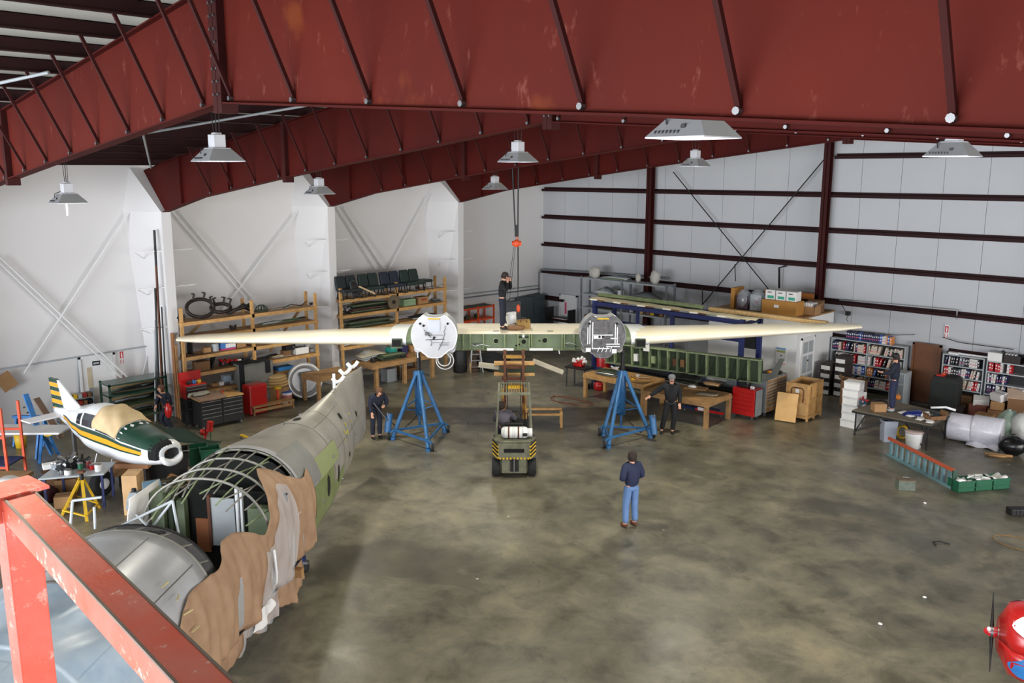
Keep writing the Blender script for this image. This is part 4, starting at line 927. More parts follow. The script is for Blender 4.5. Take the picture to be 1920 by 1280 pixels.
for q in range(9):
    z = 1.30+q*.112; x0 = -.12-.1*q/9; x1 = .38-.28*q/9 if q else .3
    MB().prism([(x0-.02, z), (x1, z), (x1-.035, z+.104), (x0-.03, z+.104)], .07, MY, (-.035, 0, 0)).build('rudder_band', dgreen if q % 2 == 0 else gold, la)
MB().bx(-1.0, 1.0, .0, .42, 1.36, 1.4).build('tailplane', gwhite, la, bevel=.01)
for sx in (-1, 1):
    for y in (2.0, 2.6): MB().cyl((sx*.3, y, .72), (sx*.45, y+.05, .38), .018, n=6).build('support_strut', gwhite, la)
MB().bx(-.55, .55, 1.9, 2.75, .28, .38).build('support_block', wood2, la)
for x in (-.45, .45):
    for y in (2.0, 2.65): MB().bx(x-.04, x+.04, y-.04, y+.04, 0, .28).build('support_leg', wood2, la)
MB().bx(-.04, .04, .55, .63, 0, 1.1).build('tail_prop', steel, la)
# ---------------------------------------------------------------- red aircraft nose at lower right
ra = thing('red_aircraft', 'red, white and blue aircraft nose with a small propeller at the right edge', 'aircraft', CF(7.0, 11.8, 0), YAW-PI/2-.12)
Q = Hull([(-3.6, .5, .7, 1.2, 1.9, 0), (-2.2, .56, .62, 1.15, 1.75, 0), (-1.2, .55, .6, 1.15, 1.7, 0), (-.6, .56, .6, 1.18, 1.7, 0), (-.3, .53, .64, 1.18, 1.66, 0), (-.14, .42, .74, 1.2, 1.58, 0), (-.08, .2, .95, 1.2, 1.42, 0)], 2.6)
ra.rotation_euler = (0, 0, YAW+PI/2-.42)
Q.skin(-3.6, -.08, -180, 180, 24, 32).build('cowling', redt, ra, solid=.01)
ringq = [Q.pt(-.08, a, 0) for a in range(0, 360, 15)]; MB().add(ringq, [tuple(range(len(ringq)))]).build('cowl_front', redt, ra)
for sa in (1, -1):
    Q.skin(-3.4, -.55, 0, 1, 20, 10, 0, lambda u, v_: Q.pt(-3.4+(3.2-.35*abs(2*v_-1)**2)*u, 90-sa*(12+64*v_), .012)).build('white_panel', gwhite, ra)
    Q.skin(-3.4, -.6, 0, 1, 20, 10, 0, lambda u, v_: Q.pt(-3.4+(3.22-.4*abs(2*v_-1)**2)*u, 90-sa*(84+52*v_), .012)).build('blue_panel', bluel, ra)
MB().lathe([(.0, .13), (.04, .11), (.07, .05), (.08, 0), (.08, -.05)][::-1], (0, -.02, 1.2), 18, RX.inverted()).build('spinner', mat('spinner_red', (200, 30, 40), .3, coat=.5), ra)
MB().cyl((0, -.1, 1.2), (0, .02, 1.2), .08, n=14).build('hub', steel, ra)
for a in (60, 240):
    c, s_ = math.cos(rad(a)), math.sin(rad(a))
    MB().loft([[Vector((c*r_-s_*w_*k, .0+t_*j, 1.2+s_*r_+c*w_*k)) for k, j in ((-1, 0), (0, 1), (1, 0), (0, -1))] for r_, w_, t_ in ((.06, .04, .03), (.2, .06, .02), (.4, .055, .012), (.56, .03, .006))]).build('propeller_blade', black, ra)
MB().sph((-.05, .04, 1.26), .035, 8).build('white_cap', gwhite, ra)
for x in (-.9, .9):
    MB().cyl((x*.4, -1.6, .75), (x, -1.7, .2), .03, n=8).build('gear_leg', redt, ra)
    w_ = MB().cyl((x-.06, -1.7, .2), (x+.06, -1.7, .2), .2, n=18).build('main_wheel', rubber, ra)
MB().cyl((0, -3.5, .8), (0, -3.5, .0), .03, n=8).build('tail_stand', steel, ra)
# ================================================================ GENERIC CLUTTER
def carton(label, loc, sx, sy, sz, rz=0, m_=card, open_=False, group=None, tape=True, name='cardboard_box', cat='box', tilt=0):
    t = thing(name, label, cat, loc, rz, group)
    if tilt: t.rotation_euler = (tilt, 0, rz)
    if open_:
        MB().bx(-sx/2, sx/2, -sy/2, -sy/2+.01, 0, sz).bx(-sx/2, sx/2, sy/2-.01, sy/2, 0, sz).bx(-sx/2, -sx/2+.01, -sy/2, sy/2, 0, sz).bx(sx/2-.01, sx/2, -sy/2, sy/2, 0, sz).bx(-sx/2, sx/2, -sy/2, sy/2, 0, .01).build('body', m_, t)
        for s_ in (-1, 1): MB().beam((s_*sx/2, 0, sz), (s_*(sx/2+.09), 0, sz+.1), sy*.95, .006).build('flap', m_, t)
    else:
        MB().bx(-sx/2, sx/2, -sy/2, sy/2, 0, sz).build('body', m_, t, bevel=.006)
        if tape: MB().bx(-sx*.503, sx*.503, -.025, .025, sz-.06, sz+.003).build('tape_strip', cardd if m_ != white_card else greyl, t)
    return t
def tin(label, loc, r_, h, m_, group=None, lid=steel, name='paint_tin', cat='tin', band=None):
    t = thing(name, label, cat, loc, 0, group)
    MB().cyl((0, 0, 0), (0, 0, h), r_, n=18).build('can_body', m_, t); MB().lathe([(r_*1.03, h-.02), (r_*1.05, h), (r_*.9, h+.006), (.0, h+.004)], n=18).build('lid', lid, t)
    if band: MB().cyl((0, 0, h*.3), (0, 0, h*.75), r_*1.01, n=18).build('label_band', band, t)
    return t
def lump(label, loc, r_, m_, name='engine_part', cat='part', rz=0, n=6, m2=None, seed=1):
    """a machine part: a casting with cylinders and pipes"""
    t = thing(name, label, cat, loc, rz); q = random.Random(seed)
    MB().box((0, 0, r_*.45), (r_*1.3, r_, r_*.9)).build('casting', m_, t, bevel=r_*.12)
    for i in range(n):
        a = 2*PI*i/n+q.uniform(-.3, .3); d = Vector((math.cos(a), math.sin(a)*.8, q.uniform(.1, .8))).normalized()
        MB().cyl(Vector((0, 0, r_*.5)), Vector((0, 0, r_*.5))+d*r_*q.uniform(.9, 1.2), r_*q.uniform(.12, .22), n=8).build('stub', m2 or m_, t)
    MB().tube([(-r_*.7, 0, r_*.2), (-r_*.4, -r_*.5, r_*.9), (r_*.3, -r_*.4, r_*1.05), (r_*.7, 0, r_*.3)], r_*.06, 6).build('pipe', m2 or steel, t)
    return t
def sheets(label, loc, sx, sy, ms, rz=0, name='metal_sheet_stack', cat='sheets', seed=1, n=5, curve=.05, th=.02):
    t = thing(name, label, cat, loc, rz); q = random.Random(seed)
    for i in range(n):
        l_ = sx*q.uniform(.7, 1); w_ = sy*q.uniform(.6, 1); z = i*(th+.014); cx = q.uniform(-.5, .5)*(sx-l_); c_ = curve*q.uniform(.3, 1)
        MB().grid(8, 2, lambda u, v_: Vector((cx+(u-.5)*l_, (v_-.5)*w_+(u-.5)*q.uniform(0, .0), z+.012+c_*math.sin(u*PI)*(.3+v_)))).build('sheet', ms[i % len(ms)], t, solid=.008)
    return t
def tubes(label, loc, ln, m_, rz=0, n=5, r_=.015, seed=1, name='pipe_bundle', cat='pipes', arcz=.08):
    t = thing(name, label, cat, loc, rz); q = random.Random(seed)
    for i in range(n):
        l_ = ln*q.uniform(.7, 1); a = q.uniform(-.05, .05)
        MB().tube([(-l_/2, a, r_+i*.01), (-l_/5, a+q.uniform(-.05, .05), r_+i*.012+arcz*.3), (l_/5, a+q.uniform(-.06, .06), r_+i*.012+arcz*q.uniform(0, .8)), (l_/2, -a, r_+i*.01+arcz*q.uniform(0, 1))], r_, 6).build('tube', m_ if not isinstance(m_, (list, tuple)) else m_[i % len(m_)], t)
    return t
def rack(label, X0, dep, ys, levels, ztop, rear_top=None, group=None, skip=()):
    t = thing('timber_rack', label, 'rack', (X0, ys[0], 0), 0, group)
    for y in ys:
        for x in (0, -dep): MB().bx(x-.045, x+.045, y-ys[0]-.045, y-ys[0]+.045, 0, ztop).build('post', wood, t)
    for z in levels:
        for a, b in zip(ys, ys[1:]):
            if (z, a) in skip: continue
            a_, b_ = a-ys[0], b-ys[0]
            MB().bx(.045, .085, a_-.045, b_+.045, z-.11, z).build('front_rail', wood, t); MB().bx(-dep-.08, -dep-.045, a_, b_, z-.11, z).build('rear_rail', wood2, t)
            MB().bx(-dep-.04, .045, a_+.05, b_-.05, z-.02, z).build('shelf_board', wood2, t)
        for y in ys: MB().bx(-dep, 0, y-ys[0]+.045, y-ys[0]+.08, z-.13, z-.04).build('cross_rail', wood2, t)
    for (a, za, b, zb_) in ((.2, 2.3, 1.1, 2.98), (ys[-1]-ys[0]-1.5, 1.6, ys[-1]-ys[0]-.2, 2.95)):
        MB().beam((-dep-.06, a, za), (-dep-.06, b, zb_), .04, .09).build('diagonal_brace', wood2, t)
    return t
L1 = [3.1, 2.6, 1.98, 1.42, .8]
rack('tall pine timber rack nearest along the left wall behind the wing tip', -26.6, .6, [12.2, 14.65, 17.12], L1, 3.56, skip=((.8, 14.65),))
L2 = [3.2, 2.62, 2.05, 1.45]
rack('second pine timber rack with the row of dark seats on top', -26.6, .6, [18.2, 20.74, 23.2], L2, 3.62)
def r1(px, z, py=640, X=-26.88): p = LW(px, py, X); return Vector((X, p.y, z+.003))
HP = PI/2
# --- rack one, top
def ring_manifold(label, loc, r_, m_, ry=.9, stubs=4, rz=HP, seed=1):
    t = thing('exhaust_ring', label, 'exhaust ring', loc, rz); q = random.Random(seed)
    MB().tube([(r_*math.cos(a), .12*math.sin(a), r_*.62+.06+r_*ry*.6*math.sin(a)) for a in [i*PI/12 for i in range(24)]], .06, 8, closed=True).build('ring_tube', m_, t)
    for i in range(stubs):
        a = .4+i*2.4/stubs; p = Vector((r_*math.cos(a), .1*math.sin(a), r_*.62+.06+r_*ry*.6*math.sin(a)))
        MB().cyl(p, p+Vector((q.uniform(-.08, .1), 0, .22)), .032, .036, n=8).build('stub_pipe', m_, t); MB().cyl(p+Vector((0, 0, .2)), p+Vector((0, 0, .24)), .045, n=8).build('stub_collar', black, t)
    return t
dexh = mat('burnt_metal', (58, 48, 44), .5, .4, .2, 10, c2=(36, 32, 32))
ring_manifold('large dark exhaust ring standing at left end of the first rack top', r1(377, 3.1, 600), .46, dexh, 1, 3)
ring_manifold('dark exhaust manifold with upright stubs in the middle of the first rack top', r1(415, 3.1, 590), .34, dexh, .6, 3, seed=2)
tubes('thick dark bent exhaust pipe beside the centre post on the first rack top', r1(450, 3.1, 585), 1.0, dexh, HP, 3, .05, 3, 'exhaust_pipe', 'exhaust pipe', .3)
lump('small dark exhaust stub at the far left end of the first rack', r1(338, 3.1, 590, -27.0), .16, dexh, 'exhaust_stub', 'exhaust pipe', HP, 5, seed=4)
t = thing('mesh_basket', 'domed green wire basket on the top shelf right of the centre post', 'basket', r1(490, 3.1, 580), HP)
for i in range(6): MB().tube([(.22*math.cos(a)*math.cos(i*PI/6), .2*math.cos(a)*math.sin(i*PI/6), .22*math.sin(a)) for a in [q*PI/8 for q in range(9)]], .012, 5).build('wire', zincd, t)
MB().lathe([(.2, 0), (.22, .01), (.22, .04), (.2, .04)], n=20).build('rim', zincd, t)
tubes('dark curved strip resting at the right end of the first rack top', r1(553, 3.1, 570), 1.3, black, HP, 1, .016, 4, 'curved_strip', 'strip', .35)
MB_ = sheets('thin pale strip lying flat on the first rack top', r1(520, 3.1, 578), .9, .12, [greyl], HP, n=1, curve=0)
lump('small clamp at the right post of the first rack top', r1(583, 3.1, 565), .08, dsteel, 'clamp', 'tool', seed=6)
# second level
lump('dark brown crumpled part on the second shelf of the first rack', r1(437, 2.6, 612), .14, dexh, 'engine_part', 'part', HP, 7, seed=8)
tubes('long thin green and grey tubes on the second shelf of the first rack', r1(530, 2.6, 605), 2.1, [zinc, greyl, zincd], HP, 6, .02, 7)
# third level
t = thing('curved_sheet', 'upright black curved panel at the left post of the first rack', 'panel', r1(357, 1.98, 665), HP); MB().grid(6, 6, lambda u, v_: Vector((.05*math.sin(u*3), -.2+.4*u, .55*v_))).build('panel_sheet', black, t, solid=.02); MB().cyl((.05, 0, .1), (.05, 0, .45), .015, n=6).build('edge_bar', dsteel, t)
carton('small brown carton left of the grey can on the first rack', r1(387, 1.98, 665), .25, .22, .16, HP)
tin('grey metal can on the third shelf of the first rack', r1(404, 1.98, 660), .12, .26, greyl)
t = carton('blue, white and red carton on the third shelf of the first rack', r1(425, 1.98, 655), .5, .3, .25, HP, mat('carton_blue', (70, 130, 205), .6), tape=False)
MB().bx(-.1, .253, -.152, .152, .07, .2).build('white_print', white_card, t); MB().bx(-.256, .256, -.155, .155, .0, .05).build('red_band', mat('magenta_print', (205, 60, 110), .6), t)
carton('brown open carton right of the blue and white one', r1(449, 1.98, 652), .35, .3, .16, HP, card, True)
tubes('tangle of dark red hoses above the cartons on the first rack', r1(420, 2.24, 640), 1.0, [rust, dexh], HP, 5, .02, 9, 'hose_tangle', 'hoses', .12)
lump('dark fittings on the third shelf right of the centre post', r1(500, 1.98, 640), .15, dexh, 'engine_part', 'part', HP, seed=10)
sheets('flat dark plates on the third shelf near the right post', r1(545, 1.98, 635), .7, .4, [dsteel, zincd], HP, n=3)
# fourth level
carton('pale brown carton low at the left end of the first rack', r1(378, 1.42, 695), .45, .35, .3, HP, cardd)
t = thing('dark_bracket', 'dark angled plate leaning on the fourth shelf of the first rack', 'bracket', r1(394, 1.42, 695), HP); MB().beam((0, 0, 0), (.15, 0, .4), .3, .03).build('plate', black, t); MB().beam((.1, 0, 0), (.15, 0, .3), .04, .04).build('strut', black, t)
lump('red and black tool heap on the fourth shelf of the first rack', r1(420, 1.42, 690), .2, black, 'power_tool', 'tool', HP, 7, redt, seed=11)
lump('black compressor head beside the red tool on the fourth shelf', r1(437, 1.42, 688), .17, dsteel, 'compressor_head', 'part', HP, 6, redt, seed=12)
carton('small white box at the edge of the fourth shelf', r1(446, 1.42, 686), .18, .18, .16, HP, white_card, tape=False)
lump('black angular fitting left of centre post on the fourth shelf', r1(462, 1.42, 682), .17, black, 'engine_part', 'part', HP, seed=13)
tubes('black iron pipes on the fourth shelf right of the centre post', r1(502, 1.42, 672), .8, black, HP, 5, .03, 14)
sheets('long pale strips on the fourth shelf right of the centre post', r1(525, 1.42, 672), 1.0, .3, [greyl, tan], HP, n=2, curve=.03)
carton('dark closed case on the fourth shelf behind the brown box', r1(541, 1.62, 650), .38, .3, .2, HP, black, tape=False, name='dark_case', cat='case')
carton('brown box on the fourth shelf left of the white box', r1(536, 1.42, 665), .28, .25, .2, HP, cardd)
t = carton('white open box on the fourth shelf near the right post', r1(562, 1.42, 660), .55, .35, .24, HP, white_card, True); MB().sph((0, 0, .2), (.2, .12, .08), 10, .1).build('contents', greyp, t)
tin('small glass jar by the right post of the first rack', r1(584, 1.42, 655), .07, .12, greyl)
# fifth level
for i, (px, m_, nm) in enumerate(((404, card, 'small brown box at left of the lowest shelf'), (413, white_card, 'small white box on the lowest shelf by the tool chest'), (436, greyl, 'small grey box at right on the lowest shelf'))):
    carton(nm, r1(px, .8, 725), .2, .18, .11, HP, m_, tape=False)
t = thing('picture_frame', 'grey framed instrument leaning on the lowest shelf', 'instrument', r1(426, .8, 722), HP); MB().bx(-.2, .2, -.03, .03, 0, .34).build('case', greyp, t, bevel=.02); MB().bx(-.14, .14, -.045, -.03, .08, .28).build('glass', mat('pale_glass', (170, 190, 210), .2), t)
# under the rack, right bay
carton('blue lidded box on the floor shelf behind the grey cabinet', Vector((-26.9, 15.9, .95)), .6, .4, .12, HP, bluel, tape=False)
carton('large brown box standing under the first rack', Vector((-26.9, 15.9, 0)), .8, .5, .95, HP, cardd)
t = thing('sack_pile', 'pile of tan paper sacks by the metal cowling ring', 'sacks', Vector((-26.2, 15.25, 0)), HP)
for i in range(4): MB().sph((0, 0, .62+i*.1), (.42-.03*i, .28, .08), 14, .06).build('sack', mat('sack_tan', (196, 164, 112), .85, 0, .06, 6), t)
MB().bx(-.3, .3, -.2, .2, 0, .56).build('crate', wood2, t)
t = thing('orange_stand', 'orange post stand between the red cabinet and the white pail', 'stand', G(522, 762), HP); MB().cyl((0, 0, 0), (0, 0, .62), .05, n=12).build('post', orange, t); MB().cyl((0, 0, .62), (0, 0, .7), .13, n=12).build('head', yellow, t); MB().cyl((0, 0, 0), (0, 0, .03), .16, n=12).build('foot', orange, t)
tin('white pail with blue lid and red print beside the orange stand', G(539, 755), .17, .4, white_p, lid=mat('lid_blue', (50, 90, 180), .4), name='plastic_pail', cat='pail', band=mat('red_print', (200, 120, 120), .5))
t = thing('cowling_ring', 'round bare metal engine cowling ring standing on edge by the workbench', 'cowling', G(572, 745), 0)
M1 = Matrix.Rotation(YAW+.45, 3, 'Z')@Matrix.Rotation(PI/2-.12, 3, 'X')
MB().lathe([(.36, -.14), (.46, -.22), (.56, -.2), (.62, -.05), (.62, .16), (.58, .2), (.5, .12), (.40, .0), (.36, -.14)], (0, 0, .62), 36, M1).build('ring_skin', mat('satin_aluminium', (190, 190, 190), .3, .4, .05, 3), t)
MB().lathe([(.625, .0), (.632, .0), (.632, .03), (.625, .03)], (0, 0, .62), 36, M1).build('band', steel, t)
# tool chests
def toolchest(label, loc, rz, w_, d_, h_, m_, side_m, drawers, legs=.1, handle=steel, cols=1, topm=None, drawer_m=None):
    t = thing('tool_chest', label, 'tool chest', loc, rz)
    MB().bx(-w_/2, w_/2, -d_/2+.02, d_/2, legs, h_).build('cabinet', side_m, t, bevel=.01)
    if topm: MB().bx(-w_/2-.02, w_/2+.02, -d_/2-.02, d_/2+.02, h_, h_+.04).build('worktop', topm, t)
    z = legs+.02; n = len(drawers); tot = sum(drawers); cw = w_/cols
    for c_ in range(cols):
        z = legs+.02
        for dd in drawers:
            hh = dd/tot*(h_-legs-.04); x0 = -w_/2+c_*cw+.012; x1 = -w_/2+(c_+1)*cw-.012
            o = MB().bx(x0, x1, -d_/2, -d_/2+.02, z+.006, z+hh-.006).build('drawer', drawer_m or m_, t)
            MB().bx(x0+.03, x1-.03, -d_/2-.02, -d_/2-.002, z+hh-.035, z+hh-.015).build('handle', handle, o); z += hh
    if legs > .05:
        for x in (-w_/2+.08, w_/2-.08):
            for y in (-d_/2+.08, d_/2-.08):
                c_ = MB().cyl((x-.02, y, .05), (x+.02, y, .05), .05, n=12).build('caster', steel, t); MB().bx(x-.03, x+.03, y-.03, y+.03, .09, legs+.01).build('caster_plate', steel, c_)
    return t
p = G(365, 797); toolchest('black roller cabinet under the open red tool chest', Vector((p.x-.1, p.y+.1, 0)), HP, .72, .46, .88, black, black, [2, 1], .08)
tt = toolchest('open red top chest with black drawers against the rack post', Vector((p.x-.1, p.y+.1, .885)), HP, .7, .42, .42, redt, redt, [1, 1, 1, 1], 0, drawer_m=black)
MB().beam((-.35, .2, .42), (-.35, .28, .75), .02, .02).bx(-.35, .35, .2, .23, .42, .78).build('open_lid', redt, tt)
for i, (x, m_) in enumerate(((-.15, black), (.02, bluel), (.18, yellow))): lump(('dark cap', 'blue rag', 'yellow clamp')[i]+' lying in the open red tool chest', Vector((p.x-.1, p.y+.1+x, 1.31)), .09, m_, 'loose_tool', 'tool', HP, 4, seed=20+i)
p = G(424, 800); bc = toolchest('wide black roller tool cabinet with two columns of drawers and a wooden top', Vector((p.x-.35, p.y-.05, 0)), HP-.03, 1.38, .62, .92, black, black, [2.2, 1, 1, 1, 1], .12, cols=2, topm=wood)
t = thing('brown_blanket', 'brown padded blanket folded on the black tool cabinet', 'blanket', Vector(bc.location)+Vector((.05, -.35, .965)), HP)
MB().grid(12, 8, lambda u, v_: Vector((-.42+.84*u, -.42+.8*v_, .05+.01*math.sin(u*9)-.08*max(0, v_*0+(.15-v_))*4))).build('blanket_top', tarp, t, solid=.05)
t = thing('grey_jacket', 'grey jacket crumpled on the brown blanket', 'jacket', Vector(bc.location)+Vector((-.05, -.5, 1.05)), HP+.3)
MB().sph((0, 0, .04), (.32, .18, .06), 16, .12).build('jacket_body', mat('grey_cloth', (150, 148, 136), .85), t); MB().tube([(-.1, .1, .05), (-.3, .16, .05), (-.42, .05, .03)], .05, 8).build('sleeve', mat('grey_cloth', (150, 148, 136)), t)
for i, (dy, m_, nm) in enumerate(((.12, yellow, 'yellow tape roll on the black tool cabinet'), (.22, green_c, 'green spray can on the black tool cabinet'), (.3, redt, 'red can on the black tool cabinet'), (.05, greyl, 'small silver can on the black tool cabinet'))):
    tin(nm, Vector(bc.location)+Vector((-.1+.06*(i % 2), dy-.1, .963)), .045, .1+.04*(i == 2), m_, name='small_can', cat='can')
# grey steel cabinet with dark cloth, red cabinet
p = G(478, 768); t = thing('steel_cabinet', 'tall grey sheet metal cabinet with a dark cloth hung over it', 'cabinet', Vector((p.x-.58, p.y+.35, 0)), HP)
MB().bx(-.6, .6, -.25, .25, 0, 1.5).build('cabinet_body', mat('cabinet_grey', (120, 120, 114), .5, .2), t, bevel=.015); MB().bx(-.48, .56, -.27, -.25, .82, 1.42).build('door', mat('cabinet_grey2', (138, 138, 132), .5, .2), t); MB().bx(-.48, .56, -.27, -.25, .05, .78).build('door', mat('cabinet_grey2', (138, 138, 132)), t)
MB().grid(10, 6, lambda u, v_: Vector((-.66+1.1*u, -.3+.5*v_, 1.53+.02*math.sin(u*8)))).build('cloth', black_c, t, solid=.03)
MB().bx(-.68, -.5, -.32, -.27, .55, 1.55).build('cloth_fall', black_c, t, bevel=.02); MB().bx(.28, .46, -.33, -.28, 1.1, 1.54).build('cloth_fall', black_c, t, bevel=.02)
p = G(488, 776); t = thing('red_cabinet', 'plain red steel cabinet with rounded top in front of the grey cabinet', 'cabinet', Vector((p.x-.28, p.y, 0)), HP+.1)
MB().bx(-.34, .34, -.22, .22, .0, .98).build('cabinet_body', redt, t, bevel=.05); MB().bx(-.3, .3, -.235, -.22, .04, .9).build('door', redt, t, bevel=.01); MB().cyl((.25, -.25, .5), (.25, -.25, .6), .012, n=6).build('latch', steel, t)
trestle('low worn wooden step bench in front of the red cabinet', Vector((-25.25, 13.75, 0)), 1.5, HP-.05, .3, .32)
# ------------------------------------------------ work benches by the second rack
def bench(label, loc, lx, ly, h, rz=0, legs=((0, 0), (1, 0), (0, 1), (1, 1)), m_=wood, lw=.1, shelf=False, name='workbench'):
    t = thing(name, label, 'table', loc, rz); n = max(2, int(ly/.3))
    for q in range(n): MB().bx(0, lx, q*ly/n, (q+1)*ly/n-.006, h-.04, h).build('top_board', m_, t)
    MB().bx(.0, lx, -.02, .02, h-.16, h-.04).bx(0, lx, ly-.02, ly+.02, h-.16, h-.04).bx(-.02, .02, 0, ly, h-.16, h-.04).bx(lx-.02, lx+.02, 0, ly, h-.16, h-.04).build('apron', m_, t)
    for a, b in legs:
        x = .06+a*(lx-.12); y = .06+b*(ly-.12); MB().bx(x-lw/2, x+lw/2, y-lw/2, y+lw/2, 0, h-.04).build('leg', m_, t)
    if shelf: MB().bx(.05, lx-.05, .05, ly-.05, .18, .21).build('lower_shelf', m_, t)
    return t
p = G(709, 728); wb2 = bench('long pine workbench covered in parts behind the left jack', Vector((p.x-1.15, p.y-.3, 0)), 1.25, 3.0, .92, 0, ((1, .05), (1, .97), (0, 0), (0, 1), (1, .5)), wood2, .13)
bench('rough pine table half hidden behind the metal fuselage', Vector((-25.9, 16.0, 0)), 1.0, 1.5, .95, 0, m_=wood2, lw=.11)
def on2(dx, dy): return Vector(wb2.location)+Vector((dx, dy, .925))
sheets('green sheet metal parts spread on the long workbench', on2(.75, 1.2), 1.4, .6, [zincd, zinc, dsteel], HP, n=5, curve=.04)
sheets('pale bent cowl panels heaped at the back of the workbench', on2(.3, .7), 1.2, .6, [greyl, mat('pale_board', (178, 170, 152)), greyl], HP, seed=5, n=5, curve=.22)
carton('teal printed carton on the long workbench', on2(.35, 1.55), .35, .3, .32, HP, teal, tape=False); carton('dark blue bag box on the long workbench', on2(.3, 2.15), .28, .26, .3, HP, mat('ink_blue', (44, 44, 92), .6), tape=False)
carton('brown carton at the far end of the workbench', on2(.3, 2.6), .4, .35, .25, HP, card); lump('dark hand tools at near end of the workbench', on2(.85, .35), .14, dexh, 'hand_tool', 'tool', HP, 7, seed=31)
tin('white spray bottle standing on the long workbench', on2(.9, 2.35), .04, .2, white_p, name='spray_bottle', cat='bottle'); tin('small pink tin on the long workbench', on2(.8, 1.95), .06, .08, pink)
lump('dark circular fitting in the middle of the workbench', on2(1.0, 1.6), .12, black, 'fitting', 'part', HP, 5, seed=33)
carton('brown carton under the long workbench', Vector(wb2.location)+Vector((.6, 2.2, 0)), .5, .4, .4, HP, cardd); carton('pale carton under the workbench at its near end', Vector(wb2.location)+Vector((.5, 1.3, 0)), .45, .4, .5, HP, greyl, tape=False)
# --- rack two contents
for i, px in enumerate((630, 651, 672, 693, 713, 732, 752)):
    pass
seat_m = mat('seat_dark', (34, 42, 46), .6, 0, .15, 5)
def seat(loc, label, cm):
    t = thing('cabin_seat', label, 'seat', loc, HP, 'dark cabin seats on the second rack')
    for s_ in (-1, 1): 
        MB().loft([[Vector((s_*.23+x*k, y0+yy, z)) for x, yy in ((-.21, -.05), (.21, -.05), (.21, .07), (-.21, .07))] for z, y0, k in ((.32, .02, 1), (.5, .06, 1.02), (.75, .12, .95), (.82, .14, .82))], smooth=False).build('backrest', cm, t, bevel=.025)
    MB().bx(-.45, .45, -.42, .05, .26, .38).build('seat_cushion', cm, t, bevel=.04)
    for s_ in (-.42, 0, .42): MB().beam((s_, -.38, 0), (s_, -.3, .27), .025, .025).beam((s_, .05, 0), (s_, -.02, .27), .025, .025).bx(s_-.012, s_+.012, -.4, .08, 0, .02).build('leg_frame', black, t)
    return t
for i, y in enumerate((18.6, 19.6, 20.6, 21.55)):
    seat(Vector((-26.75, y, 3.203)), ORD[i]+' dark double seat from the left on top of the second rack', (seat_m, mat('seat_green', (32, 48, 44), .6), mat('seat_blue', (34, 42, 58), .6), mat('seat_green2', (34, 52, 48), .6))[i])
t = thing('seat_cushion', 'loose dark seat bottom at the right end of the seat row', 'seat', Vector((-26.7, 22.2, 3.203)), HP); MB().bx(-.25, .25, -.28, .25, .3, .4).build('cushion', seat_m, t, bevel=.04)
for s_ in (-.22, .22): MB().beam((s_, -.25, 0), (s_, -.2, .3), .02, .02).beam((s_, .2, 0), (s_, .15, .3), .02, .02).build('frame_leg', black, t)
t = thing('folded_chair', 'folded black chair with chrome frame at left end of the second rack top', 'chair', Vector((-26.45, 18.75, 3.203)), HP); MB().box((0, 0, .32), (.28, .05, .5), 0, -.3).build('seat_pad', black, t, bevel=.02); MB().tube([(-.16, -.05, .05), (-.16, .1, .6), (0, .12, .66), (.16, .1, .6), (.16, -.05, .05)], .015, 6).build('frame', steel, t); MB().beam((.1, -.1, .45), (.8, -.1, .12), .05, .05).build('strap', tan, t)
for i, (px, h) in enumerate(((778, .5), (806, .55))):
    p = r1(px, 3.2, 535); t = thing('wire_stand', ('left' if i == 0 else 'right')+' white wire tripod stand on the second rack top', 'stand', p, HP)
    for a in (0, 2.1, 4.2): MB().cyl((.2*math.cos(a), .12*math.sin(a), 0), (0, 0, h), .012, n=5).build('leg', greyl, t)
    MB().bx(-.12, .12, -.1, .1, .0, .02).build('base', greyl, t)
tin('small copper tin inside the left wire stand', r1(784, 3.2, 540), .06, .14, rust); 
tubes('tall thin pale rod at the right end of the second rack top', r1(826, 3.2, 530), .5, greyl, HP, 2, .012, 5)
sheets('stack of red and green sheet parts on the second shelf of the seat rack', r1(690, 2.62, 580), 2.0, .5, [zincd, zinc, mat('maroon', (96, 30, 36), .6), tarp, zincd, dsteel], HP, seed=8, n=8, curve=.05)
t = thing('metal_hoop', 'large worn brown disc leaning on the centre post of the second rack', 'disc', r1(738, 2.62, 570, -26.5), 0); MB().cyl((0, 0, .27), (.02, 0, .27), .27, n=24).build('disc_plate', mat('worn_brown', (110, 98, 80), .6), t); MB().cyl((.02, 0, .27), (.03, 0, .27), .08, n=14).build('disc_hub', dexh, t)
lump('black angled frame at the left post on the second rack', r1(650, 2.62, 590), .2, black, 'frame_part', 'part', HP, 6, greyl, seed=41)
for i in range(5):
    o = MB().bx(-.3, .3, -.18, .18, 0, .045).build('green_tray', mat('tray_green', (150, 178, 140), .6), None, loc=r1(763, 2.625+i*.05, 570), rz=HP, bevel=.005); tag(o, ORD[i]+' from the bottom of the pale green trays stacked on the seat rack', 'tray', 'pale green trays on the seat rack')
t = carton('brown carton with red print on the second rack', r1(789, 2.62, 570), .5, .35, .28, HP, card); MB().bx(-.12, .15, -.18, -.176, .14, .21).build('red_print', mat('print_red', (170, 70, 50), .7), t)
sheets('dark grey folded sheet at the right end of the second rack', r1(818, 2.62, 562), .5, .4, [greyp, dsteel], HP, n=3)
sheets('drab green aircraft skins on the third shelf of the second rack', r1(692, 2.05, 610), 2.1, .5, [zincd, zinc, mat('drab', (96, 100, 84), .6), zincd], HP, seed=11, n=7, curve=.07)
sheets('pale long panel with a black sheet on the third shelf by the white firewall', r1(795, 2.05, 600), 1.6, .4, [white_p, zincd, black], HP, seed=12, n=3, curve=.06)
